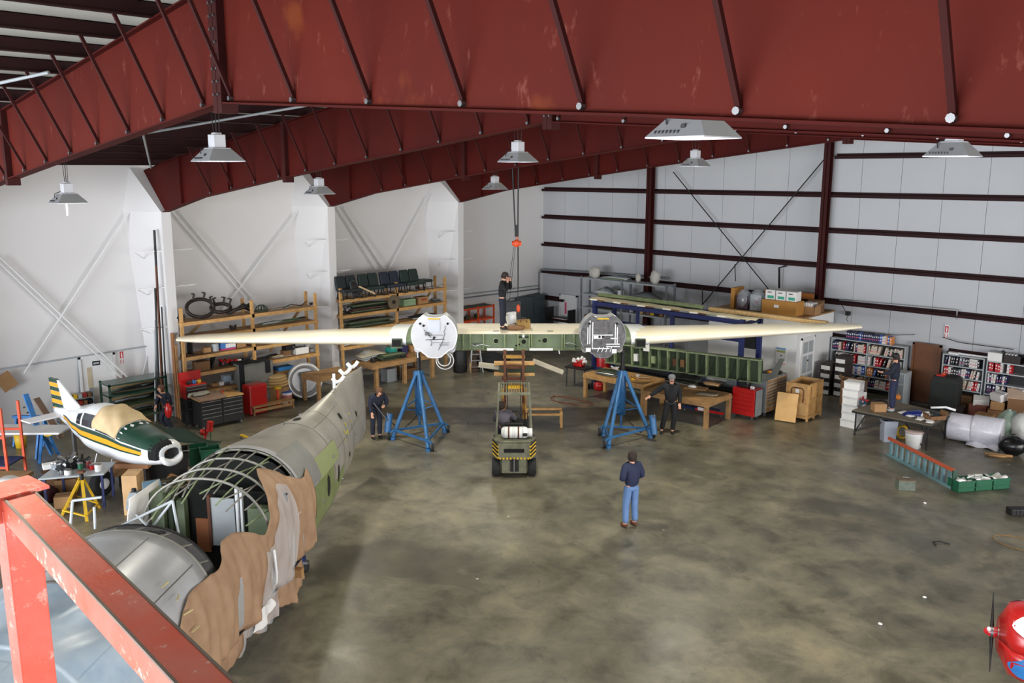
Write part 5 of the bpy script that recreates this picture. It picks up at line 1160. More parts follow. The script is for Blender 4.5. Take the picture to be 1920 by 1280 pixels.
sheets('white and dark offcuts on the lowest shelf of the second rack', r1(655, 1.45, 655), 1.3, .4, [white_p, dsteel, card], HP, seed=13, n=4, curve=.05)
# --- beyond the rack: bin, ladder, heap, orange shelf, grey cabinets
t = thing('barrel', 'tall black plastic barrel at the far end of the workbench', 'barrel', G(863, 697), 0); MB().lathe([(.25, 0), (.27, .03), (.28, .45), (.27, .85), (.25, .9), (.0, .88)], n=20).build('drum_body', black, t); MB().lathe([(.282, .3), (.29, .32), (.29, .34), (.282, .36)], n=20).build('hoop', rubber, t)
t = thing('step_ladder', 'folded aluminium step ladder standing below the wing', 'ladder', G(893, 697), YAW+.2)
for s_ in (-1, 1): MB().beam((s_*.25, -.15, 0), (s_*.14, .08, 1.1), .05, .03).build('rail', greyl, t); MB().beam((s_*.25, .4, 0), (s_*.14, .1, 1.1), .04, .02).build('rear_leg', greyl, t)
for q in range(4): MB().bx(-.22+.03*q, .22-.03*q, -.16+.055*q, -.04+.055*q, .22+.24*q, .25+.24*q).build('step', steel, t)
tubes('wooden stick leaning beside the barrel', G(882, 700), .05, wood, 0, 1, .02, 3, 'wooden_stick', 'stick', .9)
t = thing('tarp_heap', 'black tarpaulin heap on the floor beyond the ladder', 'tarpaulin', G(925, 690), 0); MB().sph((0, 0, .25), (.75, .6, .4), 16, .12).build('tarp', black_c, t); MB().sph((.4, -.3, .12), (.35, .3, .2), 12, .15).build('fold', black, t)
p0 = LW(866, 600, XL+.75)
t = thing('steel_shelf', 'orange steel shelf unit in the corner behind the wing', 'shelf', Vector((XL+.1, p0.y, 0)), 0)
yl = LW(925, 600, XL+.75).y-p0.y
for x in (.05, .65):
    for y in (0, yl/2, yl): MB().bx(x, x+.06, y-.03, y+.03, 0, 2.0).build('post', orange, t)
for z in (.5, .98, 1.45, 1.98): MB().bx(0.05, .7, 0, yl, z-.03, z).build('shelf_plate', orange if z < 1.9 else zincd, t); MB().bx(.68, .72, 0, yl, z-.08, z).build('shelf_lip', orange, t)
for i, (dy, z, m_) in enumerate(((.6, 1.45, zincd), (1.3, 1.45, green_c), (.8, .98, dexh), (1.7, .98, rust))): lump(('dark green part', 'green casing', 'dark casting', 'rusty casting')[i]+' on the orange shelf unit', Vector((XL+.5, p0.y+dy*yl/2.2, z+.003)), .16, m_, 'stored_part', 'part', HP, 5, seed=50+i)
p0 = LW(955, 600, XL+.5); p1 = LW(1012, 590, XL+.5)
n = 3; yy = (YB-.35-p0.y)/n
for i in range(n):
    t = thing('electrical_cabinet', ('left', 'middle', 'right')[i]+' grey steel cabinet in the far corner beyond the wing', 'cabinet', Vector((XL+.05, p0.y+yy*i, 0)), 0, 'grey cabinets in the corner')
    MB().bx(0, .45, .01, yy-.02, 0, (1.9, 2.0, 2.05)[i]).build('cabinet_body', (greyp, mat('slate', (84, 94, 98), .5), mat('slate2', (74, 86, 92), .5))[i], t, bevel=.01); MB().bx(.45, .47, .05, yy-.06, .1, 1.85).build('door', (greyp, mat('slate', (84, 94, 98)), mat('slate2', (74, 86, 92)))[i], t); MB().bx(.47, .49, yy-.2, yy-.16, .95, 1.1).build('latch', steel, t)
# ------------------------------------------------ left of the column
p = G(300, 790); t = thing('parts_rack', 'dark green steel rack stacked with tubes left of the wall column', 'rack', Vector((-27.6, 9.9, 0)), 0)
for x in (0, .7):
    for y in (0, 1.75): MB().bx(x, x+.06, y, y+.06, 0, 1.45).build('post', dgreen, t)
for z in (.3, .7, 1.05, 1.4): MB().bx(0, .76, 0, 1.8, z-.03, z+.02).build('shelf', dgreen if z > 1 else zincd, t)
for i, z in enumerate((.32, .72, 1.07)): tubes(('lowest', 'middle', 'upper')[i]+' bundle of dark tubes in the green steel rack', Vector((-27.25, 10.85, z)), 1.6, [dsteel, zincd, greyp], HP, 6, .03, 60+i)
o = MB().box((0, 0, .5), (.03, 1.9, 1.25), 0, 0, .12).build('cardboard_sheet', mat('board_tan', (196, 164, 118), .8, 0, .04), None, loc=LW(262, 760, -27.9)*1.0, bevel=.004); o.location = (-27.75, LW(262, 745, -27.9).y, .07+.06); tag(o, 'large flattened cardboard sheet leaning on the wall beside the extinguisher', 'cardboard')
def extinguisher(label, loc):
    t = thing('fire_extinguisher', label, 'extinguisher', loc, 0)
    MB().lathe([(.0, 0), (.08, 0), (.085, .02), (.085, .42), (.06, .5), (.03, .53), (.0, .54)], n=16).build('cylinder', redt, t); MB().cyl((0, 0, .54), (0, 0, .6), .025, n=8).build('valve', steel, t)
    MB().beam((0, 0, .6), (.12, 0, .64), .02, .015).build('lever', black, t); MB().tube([(0, .03, .57), (.02, .12, .5), (.03, .11, .2)], .012, 6).build('hose', black, t); MB().cyl((0, 0, .18), (0, 0, .34), .087, n=16, cap=False).build('instruction_label', white_card, t)
    return t
ex = extinguisher('red fire extinguisher on the left wall beside the white door', Vector((XL+.12, LW(234, 745, XL+.1).y, .75)))
MB().bx(-.12, -.08, -.05, .05, .3, .4).build('wall_bracket', dsteel, ex)
sg_red = mat('sign_red', (196, 40, 50), .5, 0, .0)
def ext_sign(label, loc, rz):
    t = thing('extinguisher_sign', label, 'sign', loc, rz); MB().bx(-.07, .07, -.012, 0, -.24, .24).build('sign_plate', white_p, t)
    MB().bx(-.055, .055, -.016, -.011, -.02, .2).build('red_field', sg_red, t); MB().bx(-.02, .02, -.019, -.015, 0.0, .13).bx(-.01, .01, -.019, -.015, .13, .17).build('extinguisher_pictogram', white_p, t)
    MB().bx(-.05, -.03, -.016, -.011, -.2, -.06).bx(.03, .05, -.016, -.011, -.2, -.06).build('red_bar', sg_red, t); return t
ext_sign('red and white extinguisher sign on the left wall', LW(228, 670, XL), HP); ext_sign('red and white extinguisher sign right of the brown door', BW(1775, 622, YB-.02), 0)
p = LW(179, 680, XL); t = thing('exit_sign', 'small dark sign box above the white door in the left wall', 'sign', p, HP); MB().bx(-.13, .13, -.06, 0, -.08, .08).build('sign_box', mat('sign_dark', (52, 58, 56), .5), t, bevel=.01); MB().bx(-.09, .09, -.064, -.06, -.03, .03).build('sign_face', greyl, t)
# tubes and bars leaning on the column
t = thing('bar_bundle', 'bundle of very long dark bars leaning against the first wall column', 'bars', Vector((-27.2, 11.75, 0)), 0)
for i, (a, b, r_, m_) in enumerate((((.12, -.12, 0), (.12, .02, 6.0), .04, black), ((.2, -.3, 0), (.14, -.1, 4.2), .035, dsteel), ((.24, -.2, 0), (.15, -.02, 4.9), .03, rust), ((.2, -.42, 0), (.13, -.16, 3.2), .03, greyp), ((.28, -.08, 0), (.18, .04, 3.6), .025, dsteel), ((.3, -.5, 0), (.1, -.2, 2.9), .02, greyl))): MB().cyl(a, b, r_, n=8).build('bar', m_, t)
t = thing('timber_plank', 'tall reddish plank standing between the column and the first rack', 'plank', Vector((-27.0, 12.03, 0)), 0); MB().bx(0, .2, -.05, -.01, 0, 2.75).build('plank', mat('reddish_pine', (158, 108, 66), .7), t); MB().bx(.3, .34, -.06, .0, 0, 2.4).build('batten', wood2, t)
person('crouched person in dark clothes with a red bag by the first wall column', G(318, 806), YAW+2.6, dict(pelvis=(0, -.05, .72), waist=(0, 0, .86), chest=(0, .08, 1.06), neck=(0, .14, 1.22), head=(0, .2, 1.34), lhip=(-.1, -.03, .7), rhip=(.1, -.03, .7), lkn=(-.12, .2, .42), rkn=(.12, .2, .42), lsh=(-.18, .1, 1.15), rsh=(.18, .1, 1.15), lel=(-.26, .2, .95), lwr=(-.2, .38, 1.15), rel=(.26, .16, .92), rwr=(.16, .3, .8)), navy_c, navy_c, hair=mat('hair_brown', (96, 62, 44)))
p = G(322, 806); o = thing('red_bag', 'red soft bag held in front of the crouching person', 'bag', Vector((p.x+.32, p.y-.2, .52)), YAW); MB().sph((0, 0, .2), (.11, .09, .24), 12, .04).build('bag_body', redt, o); MB().tube([(-.06, 0, .4), (0, 0, .52), (.06, 0, .4)], .012, 6).build('strap', rust, o)
# small parts drawers on the wall by the aircraft tail
t = thing('parts_shelf', 'shelf of small coloured parts bins on the wall behind the aircraft tail', 'shelf', Vector((XL+.05, LW(108, 770, XL+.2).y, .2)), 0)
for z in (0, .22, .44, .66): MB().bx(0, .3, 0, 1.05, z, z+.02).build('shelf', greyp, t)
for y in (0, 1.03): MB().bx(0, .3, y, y+.02, 0, .9).build('side_plate', greyp, t)
for k, z in enumerate((.02, .24, .46, .68)):
    for i in range(7):
        m_ = (yellow, mat('bin_red', (170, 50, 44), .5), black, greyl, cardd)[(i*3+k*2) % 5]; MB().bx(.08, .28, .04+i*.14, .15+i*.14, z, z+.13).build('bin', m_, t)
# propeller leaning on the wall
def prop(label, loc, rz, L_, m_, tip=True, ang=8):
    t = thing('propeller', label, 'propeller', loc, rz)
    for s_ in (1, -1):
        MB().loft([[Vector((x*w_, y*th_, L_*(1+s_*q))) for x, y in ((-1, 0), (0, 1), (1, 0), (0, -1))] for q, w_, th_ in ((.05, .06, .05), (.25, .11, .03), (.6, .15, .02), (.9, .13, .015), (1.0, .08, .01))]).build('blade', m_, t)
        if tip and s_ > 0: MB().bx(-.13, .13, -.02, .02, L_*1.85, L_*1.93).build('white_band', white_p, t)
    MB().cyl((0, -.1, L_), (0, .1, L_), .12, n=14).build('hub', dsteel, t); t.rotation_euler = (rad(-6), rad(ang), rz); return t
p = G(38, 815); prop('black propeller with white band leaning on the left wall', Vector((-27.9, 6.6, .02)), HP, 1.0, black)
o = MB().box((0, 0, .2), (.05, .42, .5), 0, .5).build('cardboard_piece', card, None, loc=(-28.1, 7.5, 1.55)); tag(o, 'piece of cardboard taped beside the propeller tip on the wall', 'cardboard')
# blue engine stand with strap, spare tailplane panel
t = thing('engine_stand', 'bright blue steel stand with slanted arm and yellow strap', 'stand', G(85, 858), YAW)
MB().beam((-.5, .25, 1.75), (-.1, 0, .75), .14, .05).build('slanted_arm', bluel, t); MB().beam((-.1, .0, .9), (.2, 0, .1), .14, .05).build('slanted_arm', bluel, t)
for a, b in (((-.1, 0, .8), (-.2, -.1, 0)), ((-.1, 0, .8), (.25, .3, 0)), ((.0, 0, .8), (.1, -.5, 0)), ((.0, .4, .4), (.3, .1, .1))): MB().beam(a, b, .07, .05).build('leg', bluel, t)
for q in range(5): MB().cyl((-.42+.08*q, -.06+.0*q, 1.45-.15*q), (-.42+.08*q, .0, 1.45-.15*q), .02, n=6).build('bolt', dsteel, t)
MB().beam((-.3, .4, 1.6), (.45, .1, .55), .2, .03).build('dark_beam', tarp, t)
MB().tube([(.15+.16*math.cos(a), -.05, .75+.1*math.sin(a)) for a in [i*.45 for i in range(14)]], .03, 6, closed=True).build('yellow_strap', yellow, t)
t = thing('sawhorse', 'blue sawhorse under the pale tailplane panel at the far left', 'sawhorse', G(62, 832), YAW)
for s_ in (-.4, .4):
    for b in (-.25, .25): MB().beam((s_, 0, .8), (s_*1.05, b, 0), .06, .05).build('leg', bluel, t)
MB().bx(-.5, .5, -.05, .05, .78, .86).build('crossbar', bluel, t)
o = MB().prism([(-1.3, -.3), (1.0, -.25), (1.1, .5), (-1.0, .6)], .06).build('tailplane_panel', white_p, None, loc=G(50, 810, .87), rz=YAW, bevel=.02); tag(o, 'detached white tailplane panel lying on the blue sawhorse', 'panel')
t = thing('yellow_drum', 'yellow bucket under the tailplane panel', 'bucket', G(40, 838), 0); MB().lathe([(.14, 0), (.17, .4), (.15, .4), (.12, .03), (0, .02)], n=16).build('pail', yellow, t); MB().tube([(-.16, 0, .38), (0, 0, .52), (.16, 0, .38)], .01, 5).build('handle', steel, t)
# orange steel frame at the left edge
t = thing('orange_rack', 'tall orange steel frame cut by the left picture edge', 'rack', G(8, 900), YAW)
for x, y in ((.12, 0), (-.9, 0), (.12, .8), (-.9, .8)): MB().beam((x, y, 0), (x-.02, y, 1.9), .06, .06).build('post', orange, t)
for z in (.3, 1.1): MB().bx(-.9, .12, -.02, .02, z, z+.06).bx(-.9, .12, .78, .82, z, z+.06).build('beam', orange, t)
MB().bx(-.9, .12, 0, .8, .35, .38).build('shelf', navy, t)
# engine table with parts
tb = thing('parts_table', 'small table crowded with engine parts above the yellow jack stand', 'table', CF(-11.4+.62, 20.0-.0, 0), YAW+.2)
pc = G(148, 880, .85); tb.location = (pc.x, pc.y, 0)
MB().prism([(-.75, -.5), (.65, -.42), (.72, .45), (-.6, .55)], .04, None, (0, 0, .81)).build('table_top', greyl, tb, bevel=.008); MB().prism([(-.72, -.5), (-.3, -.55), (-.35, -.48)], .01, Matrix.Rotation(-1.2, 3, 'X'), (0, 0, .6)).build('paper_corner', white_card, tb) if 0 else None
for x, y in ((-.65, -.4), (.58, -.35), (.62, .38), (-.5, .45)): MB().bx(x-.025, x+.025, y-.025, y+.025, 0, .81).build('leg', navy, tb)
MT = Matrix.Rotation(YAW+.2, 3, 'Z')
def ont(x, y, z=.853): return Vector((pc.x, pc.y, 0))+MT@Vector((x, y, z))
lump('black cylinder head heap at the back of the small parts table', ont(-.25, .15), .26, black, 'engine_part', 'engine part', 0, 9, steel, seed=71)
lump('dark magneto in the middle of the small parts table', ont(.02, .2), .2, black, 'engine_part', 'engine part', 1, 8, dsteel, seed=72)
lump('grey carburettor at left on the small parts table', ont(-.5, .1), .16, greyp, 'engine_part', 'engine part', 2, 7, white_p, seed=73)
lump('steel bracket at the front of the small parts table', ont(-.3, -.25), .13, steel, 'engine_part', 'engine part', 2, 6, black, seed=74)
for i, (x, y, m_, nm) in enumerate(((.3, -.05, redt, 'red oil can on the small parts table'), (.48, -.2, white_p, 'white round can at the right of the small parts table'), (.1, -.22, green_c, 'green can at the front of the small parts table'), (-.15, -.33, white_p, 'white tub at the front of the small parts table'), (.2, .1, mat('dull_red', (150, 60, 60), .5), 'dull red tin behind the red oil can'))): tin(nm, ont(x, y), .06+.02*(i % 2), .13+.05*(i % 3), m_, name='oil_can', cat='can')
carton('white and orange cone box at the left end of the parts table', ont(-.68, .25), .35, .2, .12, YAW+.6, white_card, tape=False)
# yellow jack stand
t = thing('jack_stand', 'yellow tripod jack stand in front of the small parts table', 'jack stand', G(152, 966), YAW)
fts = [G(116, 966), G(163, 978), G(187, 952), G(135, 935)]
Mi = Matrix.Rotation(-YAW, 3, 'Z'); loc_ = [Mi@(f-Vector(t.location)) for f in fts]; ap = Vector((-.03, .25, .0))
for f in loc_: MB().beam((ap.x+(f.x-ap.x)*.12, ap.y+(f.y-ap.y)*.12, .78), (f.x, f.y, 0), .07, .05).build('leg', yellow, t)
for a, b in ((0, 1), (1, 2), (2, 3), (3, 0)): MB().beam(loc_[a]*.94+ap*.06+Vector((0, 0, .12)), loc_[b]*.94+ap*.06+Vector((0, 0, .12)), .04, .03).build('tie', yellow, t)
MB().cyl(ap+Vector((0, 0, .5)), ap+Vector((0, 0, .95)), .045, n=12).build('screw', dsteel, t); MB().box(ap+Vector((0, 0, .97)), (.16, .12, .05)).build('saddle', rust, t)
# main wheel
t = thing('spare_tyre', 'black aircraft tyre with white hub on the floor beside the parts table', 'tyre', G(193, 928), YAW-.5)
MB().lathe([(.16, -.11), (.26, -.12), (.3, -.08), (.31, 0), (.3, .08), (.26, .12), (.16, .11)], (0, 0, .31), 26, RY).build('tyre', rubber, t); MB().lathe([(.0, -.115), (.1, -.12), (.17, -.1), (.17, .1), (.1, .12), (.0, .115)], (0, 0, .31), 20, RY).build('hub', gwhite, t); MB().cyl((-.16, 0, .31), (-.1, 0, .31), .04, n=10).build('axle', steel, t)
for lb, px, py, sx, sy, sz, m_, op_ in (('open brown carton under the parts table', 128, 925, .5, .42, .42, card, True), ('battered brown carton left of the yellow jack stand', 112, 905, .55, .45, .3, cardd, True), ('brown carton low behind the yellow jack stand', 122, 948, .4, .35, .28, card, False)):
    carton(lb, G(px, py), sx, sy, sz, YAW+.3, m_, op_)
o = MB().sph((0, 0, .14), (.42, .28, .2), 12, .15).build('dark_red_sack', mat('sack_red', (72, 22, 28), .8), None, loc=G(88, 935)); tag(o, 'dark red sack on the floor left of the cartons', 'sack')
t = carton('tall pale plywood box standing against the open fuselage', G(254, 958), .34, .5, .95, YAW+.1, mat('box_peach', (214, 172, 124), .75), tape=False, name='plywood_box')
t = thing('cast_cone', 'grey cast machine head on the tall pale box', 'machine', G(254, 952, .96), YAW); MB().loft([[Vector((x*k, y*k, z)) for x, y in ((-.14, -.14), (.14, -.14), (.14, .14), (-.14, .14))] for z, k in ((0, 1), (.2, .85), (.32, .6), (.36, .5))], smooth=False).build('cone_casting', greyp, t); MB().cyl((0, 0, .36), (0, 0, .42), .05, n=10).build('knob', dsteel, t)
t = thing('blue_motor', 'small blue electric motor beside the torn edge of the fuselage', 'motor', G(285, 920, .9), YAW+.5); MB().cyl((-.18, 0, .12), (.18, 0, .12), .12, n=16).build('motor_body', mat('motor_blue', (100, 132, 152), .5), t); MB().bx(-.15, .15, -.1, .1, -.02, .03).build('motor_base', dsteel, t); MB().cyl((.18, 0, .12), (.3, 0, .12), .03, n=8).build('shaft', steel, t); MB().bx(-.3, .35, -.3, .25, -.9, -.02).build('plinth', black, t)
o = thing('wood_block', 'short brown timber block by the aircraft belly', 'block', G(250, 876, .45), YAW); MB().bx(-.42, .42, -.12, .12, 0, .13).build('block', mat('block_pine', (186, 132, 92), .7), o, bevel=.01); MB().bx(-.35, .35, -.1, .1, -.45, 0).build('under_frame', dexh, o)
# black bin with green blanket, green crates and red pump
t = thing('steel_tub', 'big black open tub full of scraps below the aircraft nose', 'tub', G(312, 888), YAW+.35)
MB().loft([[Vector((x*k, y*k, z)) for x, y in ((-.6, -.38), (.6, -.38), (.6, .38), (-.6, .38))] for z, k in ((0, .85), (.62, 1), (.62, .94), (.45, .9))], smooth=False).build('tub_body', black, t)
for i, m_ in enumerate((mat('dark_magenta', (120, 30, 60), .5), steel, greyl, rust)): MB().sph((-.35+.22*i, .05*(-1)**i, .55), (.16, .12, .09), 8, .2).build('scrap', m_, t)
MB().tube([(-.62, -.3, .64), (.62, -.3, .66)], .02, 6).build('rim_bar', steel, t)
o = MB().grid(18, 8, lambda u, v_: Vector((-1.0+2.0*u, -.3+.6*v_, .75-.45*u+.06*math.sin(u*9+v_*4)))).build('dark_tarp', mat('tarp_green', (18, 50, 38), .6, 0, .2, 4), None, loc=G(345, 850), rz=YAW-.2, solid=.02); tag(o, 'dark green tarpaulin sloping from the aircraft nose to the green bins', 'tarpaulin')
for i, (px, py) in enumerate(((372, 868), (395, 872))):
    t = thing('green_bin', ('left' if i == 0 else 'right')+' dark green plastic bin beyond the fuselage roof', 'bin', G(px, py), YAW+.4); MB().loft([[Vector((x*k, y*k, z)) for x, y in ((-.26, -.22), (.26, -.22), (.26, .22), (-.26, .22))] for z, k in ((0, .85), (.5, 1), (.5, .92), (.08, .8))], smooth=False).build('bin_body', green_c, t); MB().bx(-.28, .28, -.24, -.22, .44, .5).build('bin_rim', green_c, t)
t = thing('floor_jack', 'bright red hydraulic hand pump standing by the black tool cabinet', 'pump', G(390, 842), YAW)
MB().cyl((-.1, 0, .25), (.1, 0, .78), .035, n=10).build('lever', redt, t); MB().cyl((.08, 0, .55), (.12, 0, .82), .09, n=14).build('cylinder', redt, t); MB().sph((-.12, .02, .5), .1, 12).build('float_ball', redt, t); MB().cyl((.1, 0, .0), (.1, 0, .55), .015, n=6).cyl((-.05, 0, 0), (-.1, 0, .25), .02, n=6).build('stand_rod', green_c, t); MB().bx(-.2, .25, -.15, .15, 0, .03).build('base_plate', dgreen, t)
for i, (a, b) in enumerate((((452, 815), (478, 826)), ((428, 836), (458, 842)))):
    p, q = G(*a, .1), G(*b, .1); t = thing('yellow_bar', ('far' if i == 0 else 'near')+' yellow painted bar on feet beside the fuselage top', 'bar', p, 0); MB().beam((0, 0, 0), q-p, .07, .05).build('bar', yellow, t); MB().box(((q-p)/2)+Vector((0, 0, -.06)), (.3, .06, .08), .8).build('foot', steel, t); MB().box((0, 0, -.06), (.06, .06, .08)).build('foot', steel, t)
o = MB().grid(14, 8, lambda u, v_: Vector((-.7+1.4*u, -.25+.5*v_, .12+.09*math.sin(u*8+v_*5)+.1*u))).build('paper_scrap', mat('old_paper', (158, 112, 68), .8), None, loc=CF(-6.3, 16.4, 2.15), rz=YAW-.3, solid=.006); o.location = G(405, 880, 2.0); o.location.z = 0; 
o.location = G(368, 905); tag(o, 'crumpled old brown paper lying beyond the fuselage side', 'paper')
t = thing('bottle_cluster', 'clear bottle and white caps on the dark stool at far left', 'bottles', G(48, 925, .5), YAW)
MB().lathe([(.07, 0), (.07, .16), (.03, .24), (.03, .3), (0, .3)], n=14).build('bottle', greyl, t)
for i in range(4): MB().cyl((.1+.05*i, -.05*(i % 2), 0), (.1+.05*i, -.05*(i % 2), .08+.02*i), .03, n=8).build('cap', (white_p, steel)[i % 2], t)
MB().bx(-.2, .3, -.2, .2, -.5, -.01).build('stool', dsteel, t)
sheets('red and white parts heaped at the far left edge', G(14, 920, .5), .8, .6, [mat('dull_red', (150, 60, 60)), white_p, redt, tan], YAW, 'painted_panels', 'panels', 77, 6, .12)
t = thing('low_cart', 'low wooden cart under the painted panels at the far left', 'cart', G(14, 926), YAW); MB().bx(-.5, .5, -.35, .35, .4, .48).build('deck', wood2, t)
for x in (-.4, .4): MB().bx(x-.04, x+.04, -.3, .3, 0, .4).build('leg_frame', dsteel, t)
# ================================================================ RIGHT SIDE, along the back wall
# ---- binders
bcols = dict(white=(222, 218, 214), cream=(214, 196, 178), red=(190, 30, 40), black=(30, 30, 36), navy=(32, 40, 78), grey=(120, 124, 132), orange=(214, 130, 60), green=(40, 70, 66), blue=(50, 90, 170))
lab_m = dict(white='light_grey', cream='light_grey', red='white_card', black='white_card', navy='white_card', grey='white_card', orange='white_card', green='white_card', blue='white_card')
mat('print_red2', (214, 96, 110), .6, 0, 0)
BK = {}
def binder_mesh(c):
    if c not in BK:
        m = MB(); m.bx(-.5, -.44, -.5, .5, 0, 1).bx(.44, .5, -.5, .5, 0, 1).bx(-.5, .5, -.5, -.46, 0, 1); m.m = 1
        m.bx(-.44, .44, -.46, .46, .03, .95); m.m = 2; m.bx(-.24, .24, -.512, -.5, .62, .8); m.m = 3; m.bx(-.28, .28, -.512, -.5, .3, .42)
        me = bpy.data.meshes.new('binder'); me.from_pydata(m.v, [], m.f)
        me.materials.append(mat('binder_'+c, bcols[c], .5, 0, .04, 9)); me.materials.append(white_card); me.materials.append(MATS[lab_m[c]]); me.materials.append(MATS['pink_label'] if c in ('navy', 'white', 'cream', 'grey') else white_card)
        me.polygons.foreach_set('material_index', m.mi); me.update(); BK[c] = me
    return BK[c]
BR = random.Random(21)
def binder_row(x0, x1, y, z, hmax, pal, where, group, lean=0.12, gap=.15):
    x = x0; i = 0; tilt = 0
    while x < x1-.05 and i < 30:
        wd = BR.uniform(.045, .085); h = min(hmax, BR.uniform(.26, .31)); c = pal[min(len(pal)-1, int((x-x0)/(x1-x0)*len(pal)))] if BR.random() < .75 else BR.choice(pal)
        if BR.random() < gap*.4: x += BR.uniform(.05, .15)
        tilt = BR.uniform(.08, .25) if BR.random() < lean else (tilt if BR.random() < .6 else 0)
        ex = math.sin(tilt)*h
        if x+wd+ex > x1: break
        o = bpy.data.objects.new('binder', binder_mesh(c)); COL.objects.link(o); o.scale = (wd-.004, .24, h)
        o.location = (x+wd/2+(ex if tilt < 0 else 0), y+.14, z+.002+(math.sin(tilt)*wd/2)); o.rotation_euler = (0, tilt, 0)
        tag(o, '%s binder, %s from the left %s' % (c, ORD[i], where), 'binder', group); i += 1; x += wd+(ex if tilt and BR.random() < .25 else 0)
        if tilt: x += .006
def bookcase(label, x0, xs, y, levels, top, dep=.32):
    t = thing('bookcase', label, 'bookcase', (x0, y, 0), 0)
    for x in xs: MB().bx(x-x0-.015, x-x0+.015, 0, dep, 0, top).build('upright', greyl, t)
    for a, b in zip(xs, xs[1:]):
        for z in levels: MB().bx(a-x0+.016, b-x0-.016, 0, dep, z-.035, z).build('shelf_board', greyl, t)
        MB().bx(a-x0+.016, b-x0-.016, dep-.02, dep, .05, top-.05).build('back_panel', black, t)
    return t
yb = 30.5
bookcase('grey steel bookcase full of binders left of the brown door', -13.7, [-13.7, -12.4, -11.1], yb, [.26, .66, 1.04, 1.45, 1.87], 1.87)
W_, C_, R_, K_, N_, G_, O_, E_, B_ = 'white', 'cream', 'red', 'black', 'navy', 'grey', 'orange', 'green', 'blue'
LC = 'grey bookcase'
binder_row(-13.2, -11.55, yb, 1.875, .31, [N_]*8+[N_, B_, W_, O_, O_], 'on top of left grey bookcase', 'binders on top of the left bookcase', 0, .05)
for z, nm, pL, pR in ((1.455, 'top', [N_, N_, R_, N_, K_, N_, C_, C_, R_], [C_, C_, C_, K_, C_, C_]), (1.045, 'second', [W_, W_, W_, C_, R_, W_, W_], [W_, R_, K_, C_, C_, W_]), (.665, 'third', [R_, K_, R_, W_, W_, W_, B_], [O_, E_, K_, G_, G_, B_]), (.265, 'bottom', [N_, W_, N_, G_, W_, C_], [N_, W_, W_, R_, W_, N_])):
    binder_row(-13.66, -12.42, yb, z, .31, pL, 'on %s shelf, left half of left bookcase' % nm, 'binders in the left bookcase', .12)
    binder_row(-12.36, -11.13, yb, z, .31, pR, 'on %s shelf, right half of left bookcase' % nm, 'binders in the left bookcase', .18)
bookcase('pale steel bookcase of binders right of the brown door', -9.85, [-9.85, -8.6], yb, [.33, .72, 1.1, 1.48, 1.84], 1.84)
for z, nm, pL in ((1.485, 'top', [N_, K_, K_, G_, K_, W_, W_, W_]), (1.105, 'second', [R_, K_, K_, G_, W_, N_, C_, K_, G_]), (.725, 'third', [N_, R_, W_, C_, O_, B_, B_])):
    binder_row(-9.8, -8.64, yb, z, .3, pL, 'on %s shelf, bookcase beside brown door' % nm, 'binders beside the brown door', .3)
bookcase('wide low steel bookcase at the right end of the back wall', -8.5, [-8.5, -6.3], yb, [.33, .72, 1.08, 1.46, 1.8], 1.8)
for z, nm, pL, x1 in ((1.465, 'top', [R_, R_, G_, W_, N_, R_, G_], -7.7), (1.085, 'second', [W_, W_, N_, N_, G_], -7.8), (.725, 'third', [N_, W_, C_, N_, R_, G_, W_], -7.3)):
    binder_row(-8.45, x1, yb, z, .3, pL, 'on %s shelf of the right end bookcase' % nm, 'binders in the right end bookcase', .25)
carton('white carton on top of the right end bookcase', (-8.3, yb+.15, 1.803), .42, .3, .28, 0, white_card)
t = carton('dark open box of folders on top of the right end bookcase', (-7.8, yb+.15, 1.803), .5, .3, .26, 0, dexh, True)
for i in range(4): MB().box((-.15+.09*i, 0, .17), (.03, .22, .26), 0, 0, -.4).build('folder', white_card, t)
carton('grey box file at far right on the bookcase top', (-7.2, yb+.15, 1.803), .45, .3, .3, 0, greyl, tape=False)
o = MB().box((0, 0, 0), (1.3, .1, .05)).build('white_tube', white_p, None, loc=(-9.1, yb+.2, 1.87), bevel=.01); tag(o, 'long white strip lying on the bookcase beside the brown door', 'strip')
carton('flat white carton at left end of the bookcase beside the door', (-9.55, yb+.12, 1.843), .3, .22, .06, 0, white_card, tape=False)
# dark file boxes in two stacks, white archive boxes
p = G(1572, 750); k = 0
for s_, (dx, n_) in enumerate(((-.35, 4), (.1, 5))):
    for i in range(n_):
        t = thing('file_box', 'dark brown file drawer, %s from the floor in the %s stack before the bookcase' % (ORD[i], ('left', 'right')[s_]), 'file box', (-12.95+dx*1.05, 29.6+.1*s_, i*.29), 0, 'dark file drawers before the bookcase')
        MB().bx(-.2, .2, -.3, .3, 0.003, .285).build('drawer_case', mat('dark_brown', (52, 42, 42), .6), t, bevel=.008); MB().bx(-.16, .16, -.315, -.3, .06, .2).build('label_card', white_card, t); MB().bx(-.05, .05, -.325, -.315, .02, .05).build('handle', steel, t)
p = G(1588, 802)
for i in range(6):
    t = carton(('white archive box at the bottom of the tall stack by the folding table', 'white archive box second from the floor in the tall stack', 'white archive box third from the floor in the tall stack', 'white archive box fourth from the floor in the tall stack', 'white archive box fifth from the floor in the tall stack', 'white archive box topmost in the tall stack by the table')[i], (p.x+.0+.02*(i % 2), p.y+.25, i*.243), .48, .42, .24, .08*((i % 3)-1), white_card, tape=False, group='white archive boxes in one stack', name='archive_box')
    MB().bx(-.25, .25, -.22, .22, .19, .238).build('lid', mat('lid_white', (222, 222, 224), .6), t)
